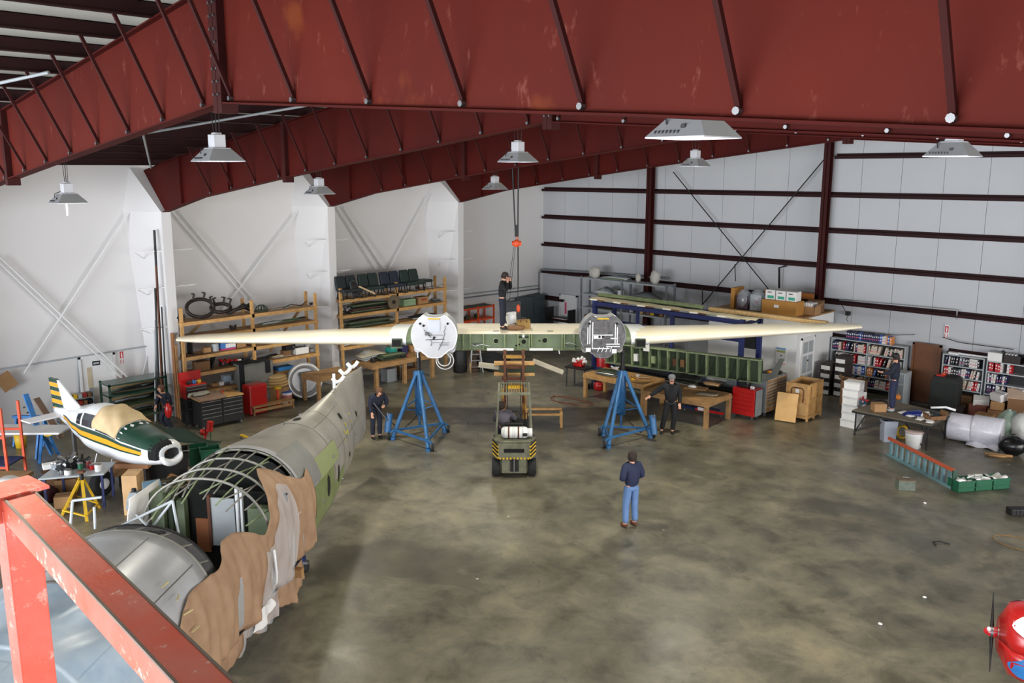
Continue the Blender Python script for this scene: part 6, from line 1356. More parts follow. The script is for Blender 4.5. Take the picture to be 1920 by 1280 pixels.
# grey cabinet, black machine
t = thing('filing_cabinet', 'light grey filing cabinet behind the standing man', 'cabinet', (-10.95, 29.9, 0), 0); MB().bx(-.25, .25, -.3, .3, 0, 1.15).build('cabinet_body', greyl, t, bevel=.01)
for i in range(3): o = MB().bx(-.23, .23, -.32, -.3, .05+i*.37, .39+i*.37).build('drawer', greyp, t); MB().bx(-.1, .1, -.34, -.32, .28+i*.37, .31+i*.37).build('handle', steel, o)
p = G(1758, 776); t = thing('black_case', 'tall black covered machine between the brown door and bookcase', 'machine', (p.x, p.y+.6, 0), .1)
MB().loft([[Vector((x*k, y*k, z)) for x, y in ((-.42, -.35), (.42, -.35), (.42, .35), (-.42, .35))] for z, k in ((0, 1.02), (1.0, 1), (1.12, .92), (1.18, .8))], smooth=False).build('cover', mat('charcoal_cover', (36, 40, 38), .8), t, bevel=.02); MB().bx(-.3, -.05, -.2, .1, 1.17, 1.22).build('tray', redt, t); MB().sph((-.1, -.1, 1.25), (.06, .06, .05), 8).build('knob', orange, t)
# folding table and its load
A0 = G(1598, 768, .78); A1 = G(1745, 797, .78); A2 = G(1782, 776, .78); A3 = G(1660, 748, .78)
ft = thing('folding_table', 'long table with black folding steel legs under the standing man', 'table', (A0.x, A0.y, 0), 0)
pl = [(v.x-A0.x, v.y-A0.y) for v in (A0, A1, A2, A3)]
MB().prism(pl, .035, None, (0, 0, .745)).build('table_top', mat('table_drab', (110, 100, 84), .6), ft, bevel=.006)
for q in range(4): a, b = Vector(pl[q]), Vector(pl[(q+1) % 4]); MB().beam((a.x, a.y, .72), (b.x, b.y, .72), .03, .05).build('edge_rail', black, ft)
for q in range(4):
    v = Vector(pl[q]); c_ = sum((Vector(z_) for z_ in pl), Vector((0, 0)))/4; i_ = v.lerp(c_, .08); j_ = v.lerp(c_, .3)
    MB().beam((i_.x, i_.y, 0.05), (i_.x, i_.y, .73), .035, .035).beam((i_.x, i_.y, .1), (j_.x, j_.y, .72), .03, .03).build('leg', black, ft); MB().cyl((i_.x-.02, i_.y, .035), (i_.x+.02, i_.y, .035), .035, n=10).build('caster', dsteel, ft)
c01 = Vector(pl[0]).lerp(Vector(pl[3]), .5); c12 = Vector(pl[1]).lerp(Vector(pl[2]), .5)
MB().beam((pl[0][0]*.9+.1, pl[0][1], .12), ((pl[0][0]+pl[1][0])/2, (pl[0][1]+pl[1][1])/2+.2, .7), .03, .03).beam((pl[1][0]*.9, pl[1][1]+.1, .12), ((pl[0][0]+pl[1][0])/2+.3, (pl[0][1]+pl[1][1])/2+.2, .7), .03, .03).build('brace', black, ft)
zt_ = .785
def T3(px, py): return G(px, py, zt_)
person('man in dark overalls and cap standing on the table facing the bookcase', T3(1671, 772)+Vector((-.02, .1, 0)), YAW+.95, dict(lel=(-.24, .06, 1.18), lwr=(-.2, .3, 1.18), face=(.0, 1, -.1), lan=(-.08, -.02, .09), ran=(.08, .0, .09)), navy_c, mat('navy_trousers', (38, 42, 74), .85), greyl, cap=black, hair=1, sc=1.0, bulk=1.08)
t = thing('model_boat', 'blue and white fibreglass fairing shells on the folding table', 'fairing', T3(1722, 778), YAW-.1)
MB().loft([[Vector((.5*u-.45+.0, y*.2*s_, z*.16*s_)) for y, z in ((-1, 0), (-.7, .6), (0, .9), (.7, .6), (1, 0))] for u, s_ in ((0, .2), (.3, .8), (.9, 1.1), (1.3, .7), (1.6, .1))]).build('blue_shell', mat('fairing_blue', (28, 44, 120), .25, coat=.5), t, solid=.01)
MB().loft([[Vector((.5*u+.0, y*.2*s_-.1, z*.17*s_)) for y, z in ((-1, 0), (-.7, .6), (0, .9), (.7, .6), (1, 0))] for u, s_ in ((0, .6), (.3, .9), (.5, .95))]).build('white_shell', gwhite, t, solid=.01)
MB().loft([[Vector((.5*u+.25, y*.22*s_-.1, z*.17*s_)) for y, z in ((-1, 0), (-.7, .6), (0, .9), (.7, .6), (1, 0))] for u, s_ in ((0, .95), (.5, 1.0), (.9, .5))]).build('dark_shell', mat('dark_shell', (50, 56, 60), .4), t, solid=.01)
MB().tube([(.4, .2, .18), (.8, .15, .22), (1.05, .05, .16)], .035, 8).build('white_tube', gwhite, t)
t = carton('small open brown carton at the man\'s feet on the folding table', T3(1647, 770), .36, .3, .24, YAW, card); 
lump('red and teal power tool at the left end of the folding table', T3(1618, 757), .16, mat('tool_teal', (50, 100, 120), .5), 'power_tool', 'tool', YAW, 6, redt, seed=91)
t = thing('tyre', 'small black tyre lying flat behind the carton on the table', 'tyre', T3(1650, 757), 0); MB().tube([(.17*math.cos(a), .17*math.sin(a), .06) for a in [i*PI/10 for i in range(20)]], .06, 8, closed=True).build('tyre_ring', rubber, t)
t = carton('flattened low carton at the right end of the folding table', T3(1752, 785), .5, .35, .12, YAW+.2, cardd, True)
for i, (px, py) in enumerate(((1690, 776), (1705, 782), (1722, 788), (1740, 793))):
    q = Vector(T3(px, py)); t = thing('paper_pile', ORD[i]+' pile of white papers from the left along the table front', 'papers', q+Vector((0, .15, .0)), YAW+.3*i)
    for j in range(3): MB().box((.02*j, .01*j, .008+j*.012), (.26, .18, .01), .3*j).build('sheet', white_card, t)
t = thing('orange_ball', 'orange round gourd-like float beyond the folding table', 'float', T3(1683, 750), 0); MB().sph((0, 0, .09), (.1, .1, .09), 12).cyl((0, 0, .17), (.02, 0, .21), .02, n=6).build('float_body', mat('amber', (206, 120, 50), .5), t)
o = carton('large open brown carton behind the archive boxes', (-12.1, 28.9, 0), .8, .5, .85, .3, cardd, True); carton('dark printed carton on top of the box pile by the archive stack', (p.x, p.y, 0) if 0 else (-11.35, 27.4, .86), .42, .36, .26, YAW, dexh, tape=False); carton('tall white base box under the dark printed carton', (-11.35, 27.4, 0), .46, .42, .855, YAW, white_card, tape=False)
# under and before the table
t = thing('grey_bin', 'grey plastic bin below the folding table beside the ladder', 'bin', G(1664, 826), YAW); MB().loft([[Vector((x*k, y*k, z)) for x, y in ((-.2, -.17), (.2, -.17), (.2, .17), (-.2, .17))] for z, k in ((0, .85), (.62, 1), (.64, 1.06), (.64, .96), (.1, .8))], smooth=False).build('bin_body', mat('bin_grey', (158, 164, 178), .5), t)
t = thing('white_drum', 'white plastic pail with pink lid behind the ladder', 'pail', G(1712, 838), YAW); MB().lathe([(.2, 0), (.24, .42), (.24, .44), (0, .44)], n=20).build('pail', white_p, t); MB().lathe([(.25, .44), (.26, .46), (.26, .48), (.2, .5), (0, .5)], n=20).build('lid', mat('lid_pink', (200, 180, 176), .5), t)
t = thing('yellow_hose', 'yellow coiled hose between bin and pail', 'hose', G(1690, 822), 0)
for j in range(3): MB().tube([(.16*math.cos(a), .05*j+.03*math.sin(a), .2+.17*math.sin(a)) for a in [i*PI/8 for i in range(16)]], .022, 6, closed=True).build('coil', yellow, t)
# ladder on its edge
a = G(1664, 853); b = G(1786, 918); d_ = b-a; ln = d_.length; lrz = math.atan2(d_.y, d_.x)
t = thing('ladder', 'long blue-grey ladder with orange rails standing on edge on the floor', 'ladder', a, lrz)
lt = mat('ladder_teal', (108, 142, 150), .5); lo_ = mat('ladder_orange', (200, 92, 58), .5)
MB().bx(0, ln, -.03, .03, 0, .07).build('lower_rail', lt, t); MB().bx(0, ln, -.035, .035, .46, .53).build('upper_rail', lo_, t); MB().bx(0, ln*.98, .06, .1, .02, .07).bx(0, ln*.98, .06, .1, .44, .5).build('fly_rail', lt, t)
n = 11
for i in range(n): x = .12+i*(ln-.3)/(n-1); MB().bx(x-.04, x+.04, -.02, .04, .07, .46).build('rung', lt, t)
MB().bx(ln-.02, ln+.02, -.04, .08, 0, .52).build('end_cap', dgreen, t)
# green crates with papers
a = G(1795, 924); b = G(1893, 916)
d_ = b-a; crz = math.atan2(d_.y, d_.x); step = d_.length/3
for i in range(3):
    t = thing('plastic_crate', ('left', 'middle', 'right')[i]+' green crate of rags and papers at the foot of the ladder', 'crate', a+d_.normalized()*(step*(i+.5)), crz, 'green crates in a row')
    s_ = step/2-.012; MB().bx(-s_, s_, 0, .015, 0.003, .28).bx(-s_, s_, .38, .395, 0.003, .28).bx(-s_, -s_+.015, 0, .395, 0.003, .28).bx(s_-.015, s_, 0, .395, 0.003, .28).bx(-s_, s_, 0, .39, 0.003, .02).build('crate_shell', green_c, t)
    MB().bx(-s_-.008, s_+.008, -.012, .0, .24, .285).bx(-s_-.008, s_+.008, -.01, 0, .1, .12).build('crate_rim', green_c, t)
    MB().grid(6, 5, lambda u, v_: Vector(((u-.5)*1.7*s_, .03+.34*v_, .25+.04*math.sin(u*6+i)+.03*math.sin(v_*7)))).build('papers', white_card, t, solid=.02)
t = thing('cable_coil', 'white cable thrown over the green crates', 'cable', a+d_*.33+Vector((0, .1, .31)), 0); MB().tube([(-.2, -.1, .0), (-.1, .1, .05), (.05, .15, .08), (.12, .0, .05), (0, -.08, .03), (-.08, .05, .06), (.2, .1, .04)], .02, 6).build('cable', white_p, t)
t = thing('ammo_box', 'worn grey-green steel box alone on the floor left of the crates', 'box', G(1700, 920), YAW-.1); MB().bx(-.2, .2, 0, .28, 0, .24).build('case', mat('worn_green_grey', (112, 122, 112), .6, .2, .2, 8), t, bevel=.01); MB().bx(-.21, .21, -.01, .29, .24, .27).build('lid', mat('worn_brown', (110, 98, 80)), t, bevel=.008); MB().tube([(-.08, .14, .27), (-.06, .14, .31), (.06, .14, .31), (.08, .14, .27)], .01, 6).build('handle', steel, t)
t = thing('black_toolbag', 'black ribbed rubber block at the right edge of the floor', 'block', G(1912, 968), YAW); MB().bx(-.2, .5, 0, .25, 0, .16).build('block_body', black, t, bevel=.02)
for i in range(7): MB().bx(-.18+.09*i, -.14+.09*i, -.012, 0, .02, .14).build('rib', rubber, t)
t = thing('yellow_cable', 'thin yellow-brown cable loop lying on the floor at the right edge', 'cable', G(1915, 1020), 0); MB().tube([(.55*math.cos(a), .35*math.sin(a), .012) for a in [i*PI/12 for i in range(24)]], .008, 5, closed=True).build('cable', mat('cable_ochre', (150, 112, 60), .6), t)
t = thing('black_strap', 'short black rubber strap on the open floor', 'strap', G(1765, 1022), .6); MB().tube([(-.12, -.05, .015), (-.14, .1, .02), (0, .14, .03), (.2, .08, .015)], .015, 6).build('strap', black, t)
for i, (px, py) in enumerate(((1733, 1121), (1734, 944), (1650, 1171))): o = MB().sph((0, 0, .02), (.04, .03, .02), 8, .2).build('paper_ball', white_card, None, loc=G(px, py)); tag(o, ('small white paper ball on the dark stained floor patch', 'small white paper ball on the floor near the steel box', 'small white paper ball low on the floor left of the red aircraft')[i], 'litter')
# bubble wrap rolls, bags, carton pile
p = G(1800, 835); rw = mat('bubble_wrap', (214, 212, 222), .25, 0, .06, 9, .4)
for i, (px, py, r_, ln, lb) in enumerate(((1800, 833, .40, .74, 'left translucent roll of bubble wrap lying beside the folding table'), (1846, 841, .42, .76, 'right translucent roll of bubble wrap with loose end'))):
    t = thing('bubble_wrap_roll', lb, 'roll', G(px, py-4), math.atan2(*(lambda v: (v.y, v.x))(G(1846, 837)-G(1800, 829))), 'bubble wrap rolls'); 
    MB().lathe([(.0, -ln/2), (.08, -ln/2), (.09, -ln/2+.01), (r_*.97, -ln/2), (r_, -ln/2+.03), (r_*1.0, 0), (r_, ln/2-.03), (r_*.97, ln/2), (.09, ln/2-.01), (.0, ln/2)], (0, .2, r_), 28, RY).build('roll', rw, t); MB().lathe([(.08, -ln/2-.004), (.1, -ln/2-.004), (.1, -ln/2), (.08, -ln/2)], (0, .2, r_), 16, RY).build('core', cardd, t)
    if i: MB().grid(14, 6, lambda u, v_: Vector((-.45+.85*u, -.25+.2*v_-.05*math.sin(9*u), .02+.1*v_+.03*math.sin(11*u+5*v_)))).build('loose_end', rw, t, solid=.01)
def bag(label, px, py, r_, m_, seed=1, z=0):
    t = thing('plastic_bag', label, 'bag', G(px, py), 0); q = random.Random(seed)
    MB().sph((0, 0, r_[2]), r_, 16, .1, q).build('bag_body', m_, t); MB().lathe([(.05, 0), (.025, .03), (.05, .07), (.0, .06)], (0, 0, r_[2]*1.93), 10).build('tied_neck', m_, t); return t
bag('black bin bag on the floor at the right edge', 1897, 852, (.36, .3, .27), mat('bin_bag', (20, 20, 24), .25, 0, .2, 9, .4), 3)
bag('pale green translucent bag between the wrap rolls and right edge', 1888, 818, (.36, .34, .4), mat('bag_green', (184, 206, 190), .3, 0, .15, 6, .4), 4); bag('white bag of foam at the right picture edge', 1916, 826, (.34, .34, .42), mat('bag_white', (222, 222, 220), .35, 0, .1, 6, .4), 5)
o = tubes('short wooden plank ends by the black bin bag', G(1872, 856), .7, wood2, .5, 2, .04, 4, 'plank_end', 'plank', 0)
CP = [('brown carton in front of the right bookcase', 1805, 768, .62, .5, .55, cardd), ('red-brown carton in the pile by the right bookcase', 1837, 778, .55, .45, .38, mat('card_red', (150, 88, 78), .8)), ('tan carton in the middle of the carton pile', 1845, 790, .5, .4, .26, card), ('brown carton right of the wrap rolls', 1868, 786, .55, .45, .34, cardd), ('dark brown carton beside the black machine', 1795, 775, .4, .4, .3, dexh)]
for lb, px, py, a_, b_, c_, m_ in CP: carton(lb, G(px, py), a_, b_, c_, R.uniform(-.3, .3), m_)
q = G(1837, 778); t = carton('open carton lid with white inside on the red-brown carton', q+Vector((0, 0, .385)), .46, .34, .22, .3, white_card, False, tape=False, tilt=.3)
q = G(1868, 786); carton('tan carton with a dark hand hole on the pile', q+Vector((0, 0, .345)), .4, .34, .26, .2, card, tape=False); carton('white carton with blue print tipped on the pile', q+Vector((0.02, .05, .64)), .42, .32, .24, -.5, white_card, tilt=.25)
q = G(1905, 790); carton('round-edged big brown carton at the right edge', q, .6, .6, .8, .3, cardd); carton('large pale flat carton leaning on the pile at the right edge', q+Vector((.1, .1, .82)), .9, .7, .12, .3, mat('board_pale', (226, 196, 172), .7), tape=False, tilt=.35)
# ---- crate with plywood sheet, shed
p = G(1500, 772); cx, cy = -12.55, 26.2
t = thing('wooden_crate', 'open slatted plywood crate by the white shed', 'crate', (cx, cy, 0), .05)
for x0, x1, y0, y1 in ((-.33, .33, -.5, -.485), (-.33, .33, .485, .5), (-.33, -.315, -.5, .5), (.315, .33, -.5, .5)): MB().bx(x0, x1, y0, y1, .1, 1.2).build('side_panel', ply, t)
MB().bx(-.33, .33, -.5, .5, .08, .1).build('floor_panel', ply, t)
for x, y in ((-.35, -.52), (.35, -.52), (.35, .52), (-.35, .52), (.35, 0)): MB().bx(x-.03, x+.03, y-.03, y+.03, 0, 1.2).build('corner_post', wood, t)
for z in (.12, .65, 1.15): MB().bx(-.36, .36, -.545, -.52, z-.04, z+.05).bx(-.36, .36, .52, .545, z-.04, z+.05).build('end_slat', wood, t); MB().bx(.345, .37, -.52, .52, z-.04, z+.05).build('side_slat', wood, t)
MB().bx(.345, .365, -.3, -.22, .1, 1.2).bx(.345, .365, .22, .3, .1, 1.2).build('upright_slat', wood, t)
MB().tube([(-.2, -.56, .6), (-.2, -.57, 1.0), (-.12, -.57, 1.06), (.14, -.57, 1.06), (.2, -.57, 1.0), (.2, -.56, .6)], .018, 6).build('red_band', rust, t); MB().bx(-.06, .06, -.565, -.55, .9, 1.02).build('shipping_label', white_card, t)
o = MB().box((0, 0, .44), (.66, .025, .9), 0, -.2, 0).build('plywood_sheet', ply, None, loc=(cx-.12, cy-.93, .03), rz=.18, bevel=.003); tag(o, 'pale knotty plywood sheet leaning on the wooden crate', 'plywood')
SX0, SX1, SY = -17.3, -13.8, 28.0
sh = thing('shed_room', 'white box room with posters and a panelled side door against the back wall', 'room', (SX0, SY, 0), 0)
MB().bx(0, SX1-SX0, 0, 2.75, 0, 2.78).build('room_walls', white_p, sh); MB().bx(-.03, SX1-SX0+.03, -.03, 2.75, 2.78, 2.83).build('room_roof', wood2, sh)
L_ = SX1-SX0
dr = MB().bx(L_, L_+.03, .35, 1.25, .02, 2.05).build('side_door', white_p, sh)
for y0, y1 in ((.43, .77), (.83, 1.17)):
    for z0, z1 in ((.15, .75), (.85, 1.45), (1.55, 1.95)): MB().bx(L_+.03, L_+.036, y0, y1, z0, z1).build('door_panel', greyl, dr)
MB().bx(L_, L_+.045, .29, .35, 0, 2.12).bx(L_, L_+.045, 1.25, 1.31, 0, 2.12).bx(L_, L_+.045, .29, 1.31, 2.05, 2.12).build('door_frame', white_p, sh); MB().bx(L_+.036, L_+.05, .76, .84, 1.25, 1.3).build('door_plate', black, sh)
def bposter(px0, py0, px1, py1):
    a = BW(px0, py0, SY-.01); b = BW(px1, py1, SY-.01); return a, b
a, b = bposter(1455, 649, 1473, 686); po = MB().bx(a.x-SX0, b.x-SX0, -.012, -.002, b.z, a.z).build('poster', white_card, sh)
hh = a.z-b.z; ww = b.x-a.x; x0 = a.x-SX0
for k_, (u0, u1, v0, v1, m_) in enumerate(((.05, .95, .86, .97, mat('poster_blue', (120, 160, 200), .6)), (.1, .9, .7, .83, mat('poster_olive', (176, 180, 120), .6)), (.45, .6, .5, .58, greyp), (.15, .85, .3, .33, greyl), (.15, .85, .24, .27, greyl), (.02, .98, .08, .11, sg_red))): MB().bx(x0+u0*ww, x0+u1*ww, -.016, -.012, b.z+v0*hh, b.z+v1*hh).build('print', m_, po)
a, b = bposter(1457, 700, 1468, 712); MB().bx(a.x-SX0, b.x-SX0, -.012, -.002, b.z, a.z).build('notice', greyl, sh)
zr = 2.833
def SR(px, py): q = G(px, py, zr); return Vector((q.x, max(SY+.35, min(q.y, 30.3)), zr))
t = carton('upright orange-brown board box on the shed roof at left', Vector((-16.7, 28.9, zr)), .15, .7, .75, 0, cardo, tape=False)
for i, (x, lb, m_) in enumerate(((-16.3, 'dark case wrapped in clear plastic on the shed roof', mat('dull_violet', (84, 66, 78), .5)), (-15.75, 'grey suitcase in clear plastic on the shed roof', greyl))):
    t = thing('wrapped_case', lb, 'case', Vector((x, 28.7, zr)), .1); MB().bx(-.22, .22, -.2, .2, 0, .5+.1*i).build('case_body', m_, t, bevel=.04); MB().sph((0, 0, .35+.05*i), (.3, .27, .38), 14, .06).build('plastic_wrap', film, t); MB().bx(.0, .08, -.21, -.2, .3, .4).build('red_sticker', sg_red if i else white_card, t)
t = thing('wire_rack', 'black wire rack between the wrapped case and the cartons on the shed', 'rack', Vector((-15.35, 29.1, zr)), 0)
for x in (-.15, -.05, .05, .15): MB().bx(x-.012, x+.012, -.1, -.08, 0, .75).build('wire', black, t)
for z in (.2, .45, .7): MB().bx(-.17, .17, -.1, .1, z, z+.02).build('shelf', black, t)
t = carton('long orange-brown carton with a white label on the shed roof', Vector((-14.72, 28.6, zr)), 1.3, .6, .5, .03, cardo, tape=False); MB().bx(-.18, .0, -.305, -.3, .25, .35).build('shipping_label', white_card, t)
for i in range(3):
    t = carton(('left', 'middle', 'right')[i]+' white and green carton on the long orange-brown box', Vector((-15.12+.4*i, 28.6, zr+.505)), .36, .4, .33, .03, white_card, tape=False, group='white and green cartons on the shed'); MB().bx(-.1, .14, -.204, -.2, .04, .14).build('green_print', mat('print_green', (60, 170, 140), .6), t); MB().bx(-.1, .05, -.204, -.2, .24, .27).build('dark_print', black, t)
t = carton('open brown carton of white folders at right on the shed roof', Vector((-13.75, 28.55, zr)) if 0 else Vector((-14.0, 28.35+.2, zr)) if 0 else Vector((-13.95, 29.2, zr)), .5, .5, .3, 0, card, True)
for i in range(4): MB().bx(-.2+.09*i, -.13+.09*i, -.2, .2, .02, .42).build('folder', white_card, t)
carton('brown crumpled carton at the shed roof corner', Vector((-14.1, 29.85, zr)), .5, .5, .42, .2, cardd)
p0, p1 = BW(1437, 543, YB-.35), BW(1536, 556, YB-.35)
o = MB().bx(p0.x, p1.x, -.14, .12, 0, .22).build('orange_beam', mat('orange_wood', (196, 122, 62), .6, 0, .08, 3), None, loc=(0, YB-.36, 3.15), bevel=.006); tag(o, 'long orange-brown timber beam lying on a wall girt above the cartons', 'beam')
# ---- blue long rack with wing parts
bx0, bx1, by0, by1 = -20.4, -14.3, 25.15, 26.3
br_ = thing('cantilever_rack', 'long navy blue steel rack loaded with wing skins', 'rack', (bx0, by0, 0), 0); LB = bx1-bx0; DB = by1-by0
for x in (0, LB):
    for y in (0, DB): MB().bx(x-.07, x+.07, y-.07, y+.07, 0, 3.1).build('post', navy, br_)
for y in (0, DB): MB().bx(0, LB, y-.05, y+.05, 2.92, 3.06).build('top_rail', navy, br_); MB().bx(0, LB, y-.04, y+.04, .5, .6).build('lower_rail', navy, br_)
MB().bx(0, LB, DB-.04, DB+.04, 2.1, 2.22).build('mid_rail', navy, br_)
for x in (0, LB/3, LB*2/3, LB): MB().bx(x-.04, x+.04, .05, DB-.05, 2.9, 3.0).build('cross_rail', navy, br_)
for x in (1.95, 3.4): MB().bx(x-.05, x+.05, -.04, .04, .55, 2.95).build('hanger_post', navy, br_)
MB().bx(LB-.5, LB-.1, DB-.1, DB+.05, 1.95, 2.4).build('junction_box', dsteel, br_)
o = thing('wing_skin', 'long pale beige wing skin lying on top of the navy rack', 'wing skin', (bx0, by0, 3.1), 0)
MB().grid(30, 6, lambda u, v_: Vector((-.3+6.9*u, -.05+(.75-.3*u)*v_, .02+.05*math.sin(v_*PI)+.01*math.sin(40*u)+.0*u))).build('skin_sheet', mat('beige_skin', (206, 194, 160), .5, 0, .1, 4), o, solid=.012)
for q in range(16): MB().bx(-.2+.36*q, -.0+.36*q+.12, -.065, -.03, .0, .04).build('torn_edge', (white_card, rust, greyp)[q % 3], o)
o = thing('wing_flap', 'long narrow green primed flap on the back of the navy rack', 'flap', (bx0+.2, by0+.75, 3.1), 0); MB().loft([[Vector((x, y*.2, z*.09+.09)) for y, z in ((-1, 0), (0, 1), (1, 0), (0, -.9))] for x in (-.6, 3.9)], smooth=False).build('flap_skin', zincl, o)
o = thing('balsa_strip', 'long speckled tan beam behind the beige wing skin', 'beam', (bx0+4.3, by0+.95, 3.08), 0); MB().bx(0, 4.2, -.12, .1, 0, .13).build('beam_body', mat('speckle_tan', (206, 170, 116), .7, 0, .15, 14), o, bevel=.01)
o = thing('wing_spar', 'white drilled spar strip beyond the right end of the navy rack', 'spar', (bx1+.1, by0+1.0, 3.07), 0)
MB().bx(0, 2.3, -.06, .06, 0, .09).build('spar_strip', mat('cream_strip', (226, 214, 190), .5), o)
for q in range(7): MB().cyl((.15+q*.3, -.062, .05), (.15+q*.3, -.066, .05), .02, n=8).build('drill_hole', void, o)
# green wing box
gb = thing('wing_box', 'long green primed wing box with open ribs hung in the navy rack', 'wing box', (-19.5, 24.75, .95), 0); gb.rotation_euler = (0, -.045, 0)
LG = 6.2
MB().bx(0, LG, -.12, .12, .72, .76).build('upper_flange', zincl, gb); MB().bx(0, LG, -.12, .12, 0, .04).build('lower_flange', zinc, gb); MB().bx(0, LG, .08, .1, .04, .72).build('web', zincd, gb)
n = 17
for i in range(n):
    x = .05+i*(LG-.1)/(n-1); MB().bx(x-.012, x+.012, -.1, .08, .04, .72).build('rib', zincl if i % 2 else zinc, gb)
    if i < n-1 and i % 3: MB().beam((x+.05, -.02, .06), (x+.3, -.02, .7), .02, .02).build('rib_brace', zincd, gb)
for i, (x, m_) in enumerate(((1.35, white_p), (3.0, rust), (3.3, cardd), (2.1, zincl))): MB().bx(x-.08, x+.08, -.06, .07, .2, .45).build('fitting', m_, gb)
MB().bx(1.75, 2.0, -.135, -.12, .62, .9).build('paper_tag', white_card, gb)
MB().prism([(LG, 0), (LG+.5, .25), (LG+.75, .85), (LG+.6, .85), (LG+.3, .35), (LG, .3)], .03, RX, (0, .05, 0)).build('end_fitting', mat('dull_bracket', (104, 106, 100), .5, .3), gb)
sheets('white and black sheets lying in the lower part of the navy rack', (-17.6, 25.3, .62), 3.4, .9, [white_p, black, greyl, black], 0, seed=81, n=4, curve=.05)
sheets('dark panels at right in the lower part of the navy rack', (-15.1, 25.3, .62), 1.7, .8, [black, dsteel, zincd], 0, seed=82, n=4, curve=.08)
lump('grey engine cowl heap at the right post of the navy rack', Vector((-14.6, 25.3, .86)), .3, greyp, 'engine_part', 'part', 0, 8, dsteel, seed=83)
# ---- grey steel shelving behind
gr = thing('steel_shelving', 'tall grey slotted steel shelving against the back wall', 'shelving', (-24.9, 29.7, 0), 0)
for x in (0, 2.25, 4.5):
    for y in (0, .6): MB().bx(x-.04, x+.04, y-.03, y+.03, 0, 3.25).build('post', greyp, gr)
for z in (.6, 1.2, 1.9, 2.5, 3.2):
    for a_ in (0, 2.25): MB().bx(a_+.045, a_+2.2, -.03, .63, z-.06, z).build('shelf_plate', greyl, gr)
def gs(x, z): return Vector((-24.9+x, 29.95, z+.003))
for i, (x, z, r_, lb) in enumerate(((.55, 3.2, (.28, .2, .26), 'large white foam dome at left on top of the grey shelving'), (2.9, 3.2, (.12, .12, .2), 'small white cone on top of the grey shelving'), (3.75, 3.2, (.22, .2, .3), 'crumpled white foam lump by the column on the grey shelving'))): o = MB().sph((0, 0, r_[2]*.9), r_, 12, .12).build('foam_piece', mat('foam', (212, 208, 200), .8), None, loc=gs(x, z)); tag(o, lb, 'foam')
sheets('flat pale panels along the top of the grey shelving', gs(1.7, 3.2), 1.5, .4, [greyl, zincl, white_p], 0, seed=84, n=4, curve=.03)
sheets('white curved fairings on the upper shelf of the grey shelving', gs(1.2, 2.5), 1.3, .45, [white_p, greyl], 0, seed=85, n=4, curve=.2)
tin('white cone bottle with black cap on the upper shelf', gs(2.0, 2.5), .13, .3, white_p, name='cone_bottle', cat='bottle', lid=black)
sheets('grey rounded cowlings at right on the upper shelf', gs(3.3, 2.5), 1.6, .4, [greyp, mat('grey_brown', (130, 122, 116), .6)], 0, seed=86, n=4, curve=.22)
sheets('dark green parts on the middle shelf of the grey shelving', gs(1.1, 1.9), 1.2, .4, [zincd, dsteel, cardd], 0, seed=87, n=4, curve=.08)
tin('shiny steel pot on the middle shelf of the grey shelving', gs(2.6, 1.9), .16, .26, steel)
lump('crumpled tan bag on the middle shelf of the grey shelving', gs(3.1, 1.9), .2, mat('sack_tan', (196, 164, 112)), 'stored_bag', 'bag', 0, 5, seed=88)
for i, m_ in enumerate((cardd, yellow, black, yeld)): carton(('brown', 'yellow', 'black', 'ochre')[i]+' small box at right on the middle shelf of the grey shelving', gs(3.5+.22*i, 1.9), .18, .2, .2, 0, m_, tape=False)
for i in range(3): carton(('brown carton', 'dark carton', 'tan carton')[i]+' on the lower shelf at left of the grey shelving', gs(.35+.45*i, 1.2), .4, .4, .35, 0, (cardd, dexh, card)[i])
carton('small blue box low at left on the grey shelving', gs(.5, .6), .35, .3, .2, 0, bluel, tape=False)
t = thing('small_shelf', 'low black shelf with papers left of the grey shelving', 'shelf', (-27.3, 30.3, 0), 0)
for x in (0, 1.35): MB().bx(x-.03, x+.03, -.25, .25, 0, 1.55).build('side_post', dsteel, t)
for z in (.6, 1.0): MB().bx(.03, 1.32, -.25, .25, z-.03, z).build('shelf_board', dsteel, t)
sheets('dark boards with a tan box on the low black shelf', Vector((-26.65, 30.3, 1.003)), 1.0, .4, [dexh, rust, white_card], 0, seed=89, n=4, curve=.02)
# ---- two workbenches
t1 = bench('pine workbench under the right firewall beside the blue jack', (-19.25, 23.15, 0), 2.55, 1.25, .86, .02, wood and ((0, 0), (1, 0), (0, 1), (1, 1)), wood, .11, name='workbench')
def on_t1(px, py): q = G(px, py, .865); return q
sheets('grey and green sheet metal spread at left on the first pine bench', on_t1(1140, 702), .95, .55, [greyp, zinc, steel, zincd], .1, seed=92, n=4, curve=.05)
lump('crumpled white cloth standing on the first pine bench', on_t1(1153, 695), .15, white_card, 'crumpled_cloth', 'cloth', 0, 6, seed=93)
lump('yellow drill with red battery on the first pine bench', on_t1(1187, 712), .1, yellow, 'power_drill', 'drill', YAW, 5, rust, seed=94); lump('small white clamps beside the yellow drill', on_t1(1196, 706), .08, white_p, 'clamp', 'tool', 0, 6, seed=95)
sheets('tan strips scattered right of the yellow drill', on_t1(1207, 710), .4, .15, [card, tan], .6, n=3, curve=.02, seed=96)
t = thing('red_pot', 'round red pot under the first pine bench', 'pot', G(1122, 731), 0); MB().lathe([(.13, 0), (.17, .06), (.17, .22), (.14, .28), (0, .29)], n=18).build('pot_body', redt, t); MB().tube([(-.1, 0, .28), (0, 0, .38), (.1, 0, .28)], .012, 6).build('handle', black, t)
lump('black motor on the floor by the left leg of the first pine bench', G(1100, 728), .17, black, 'motor', 'motor', 0, 6, dsteel, seed=97)
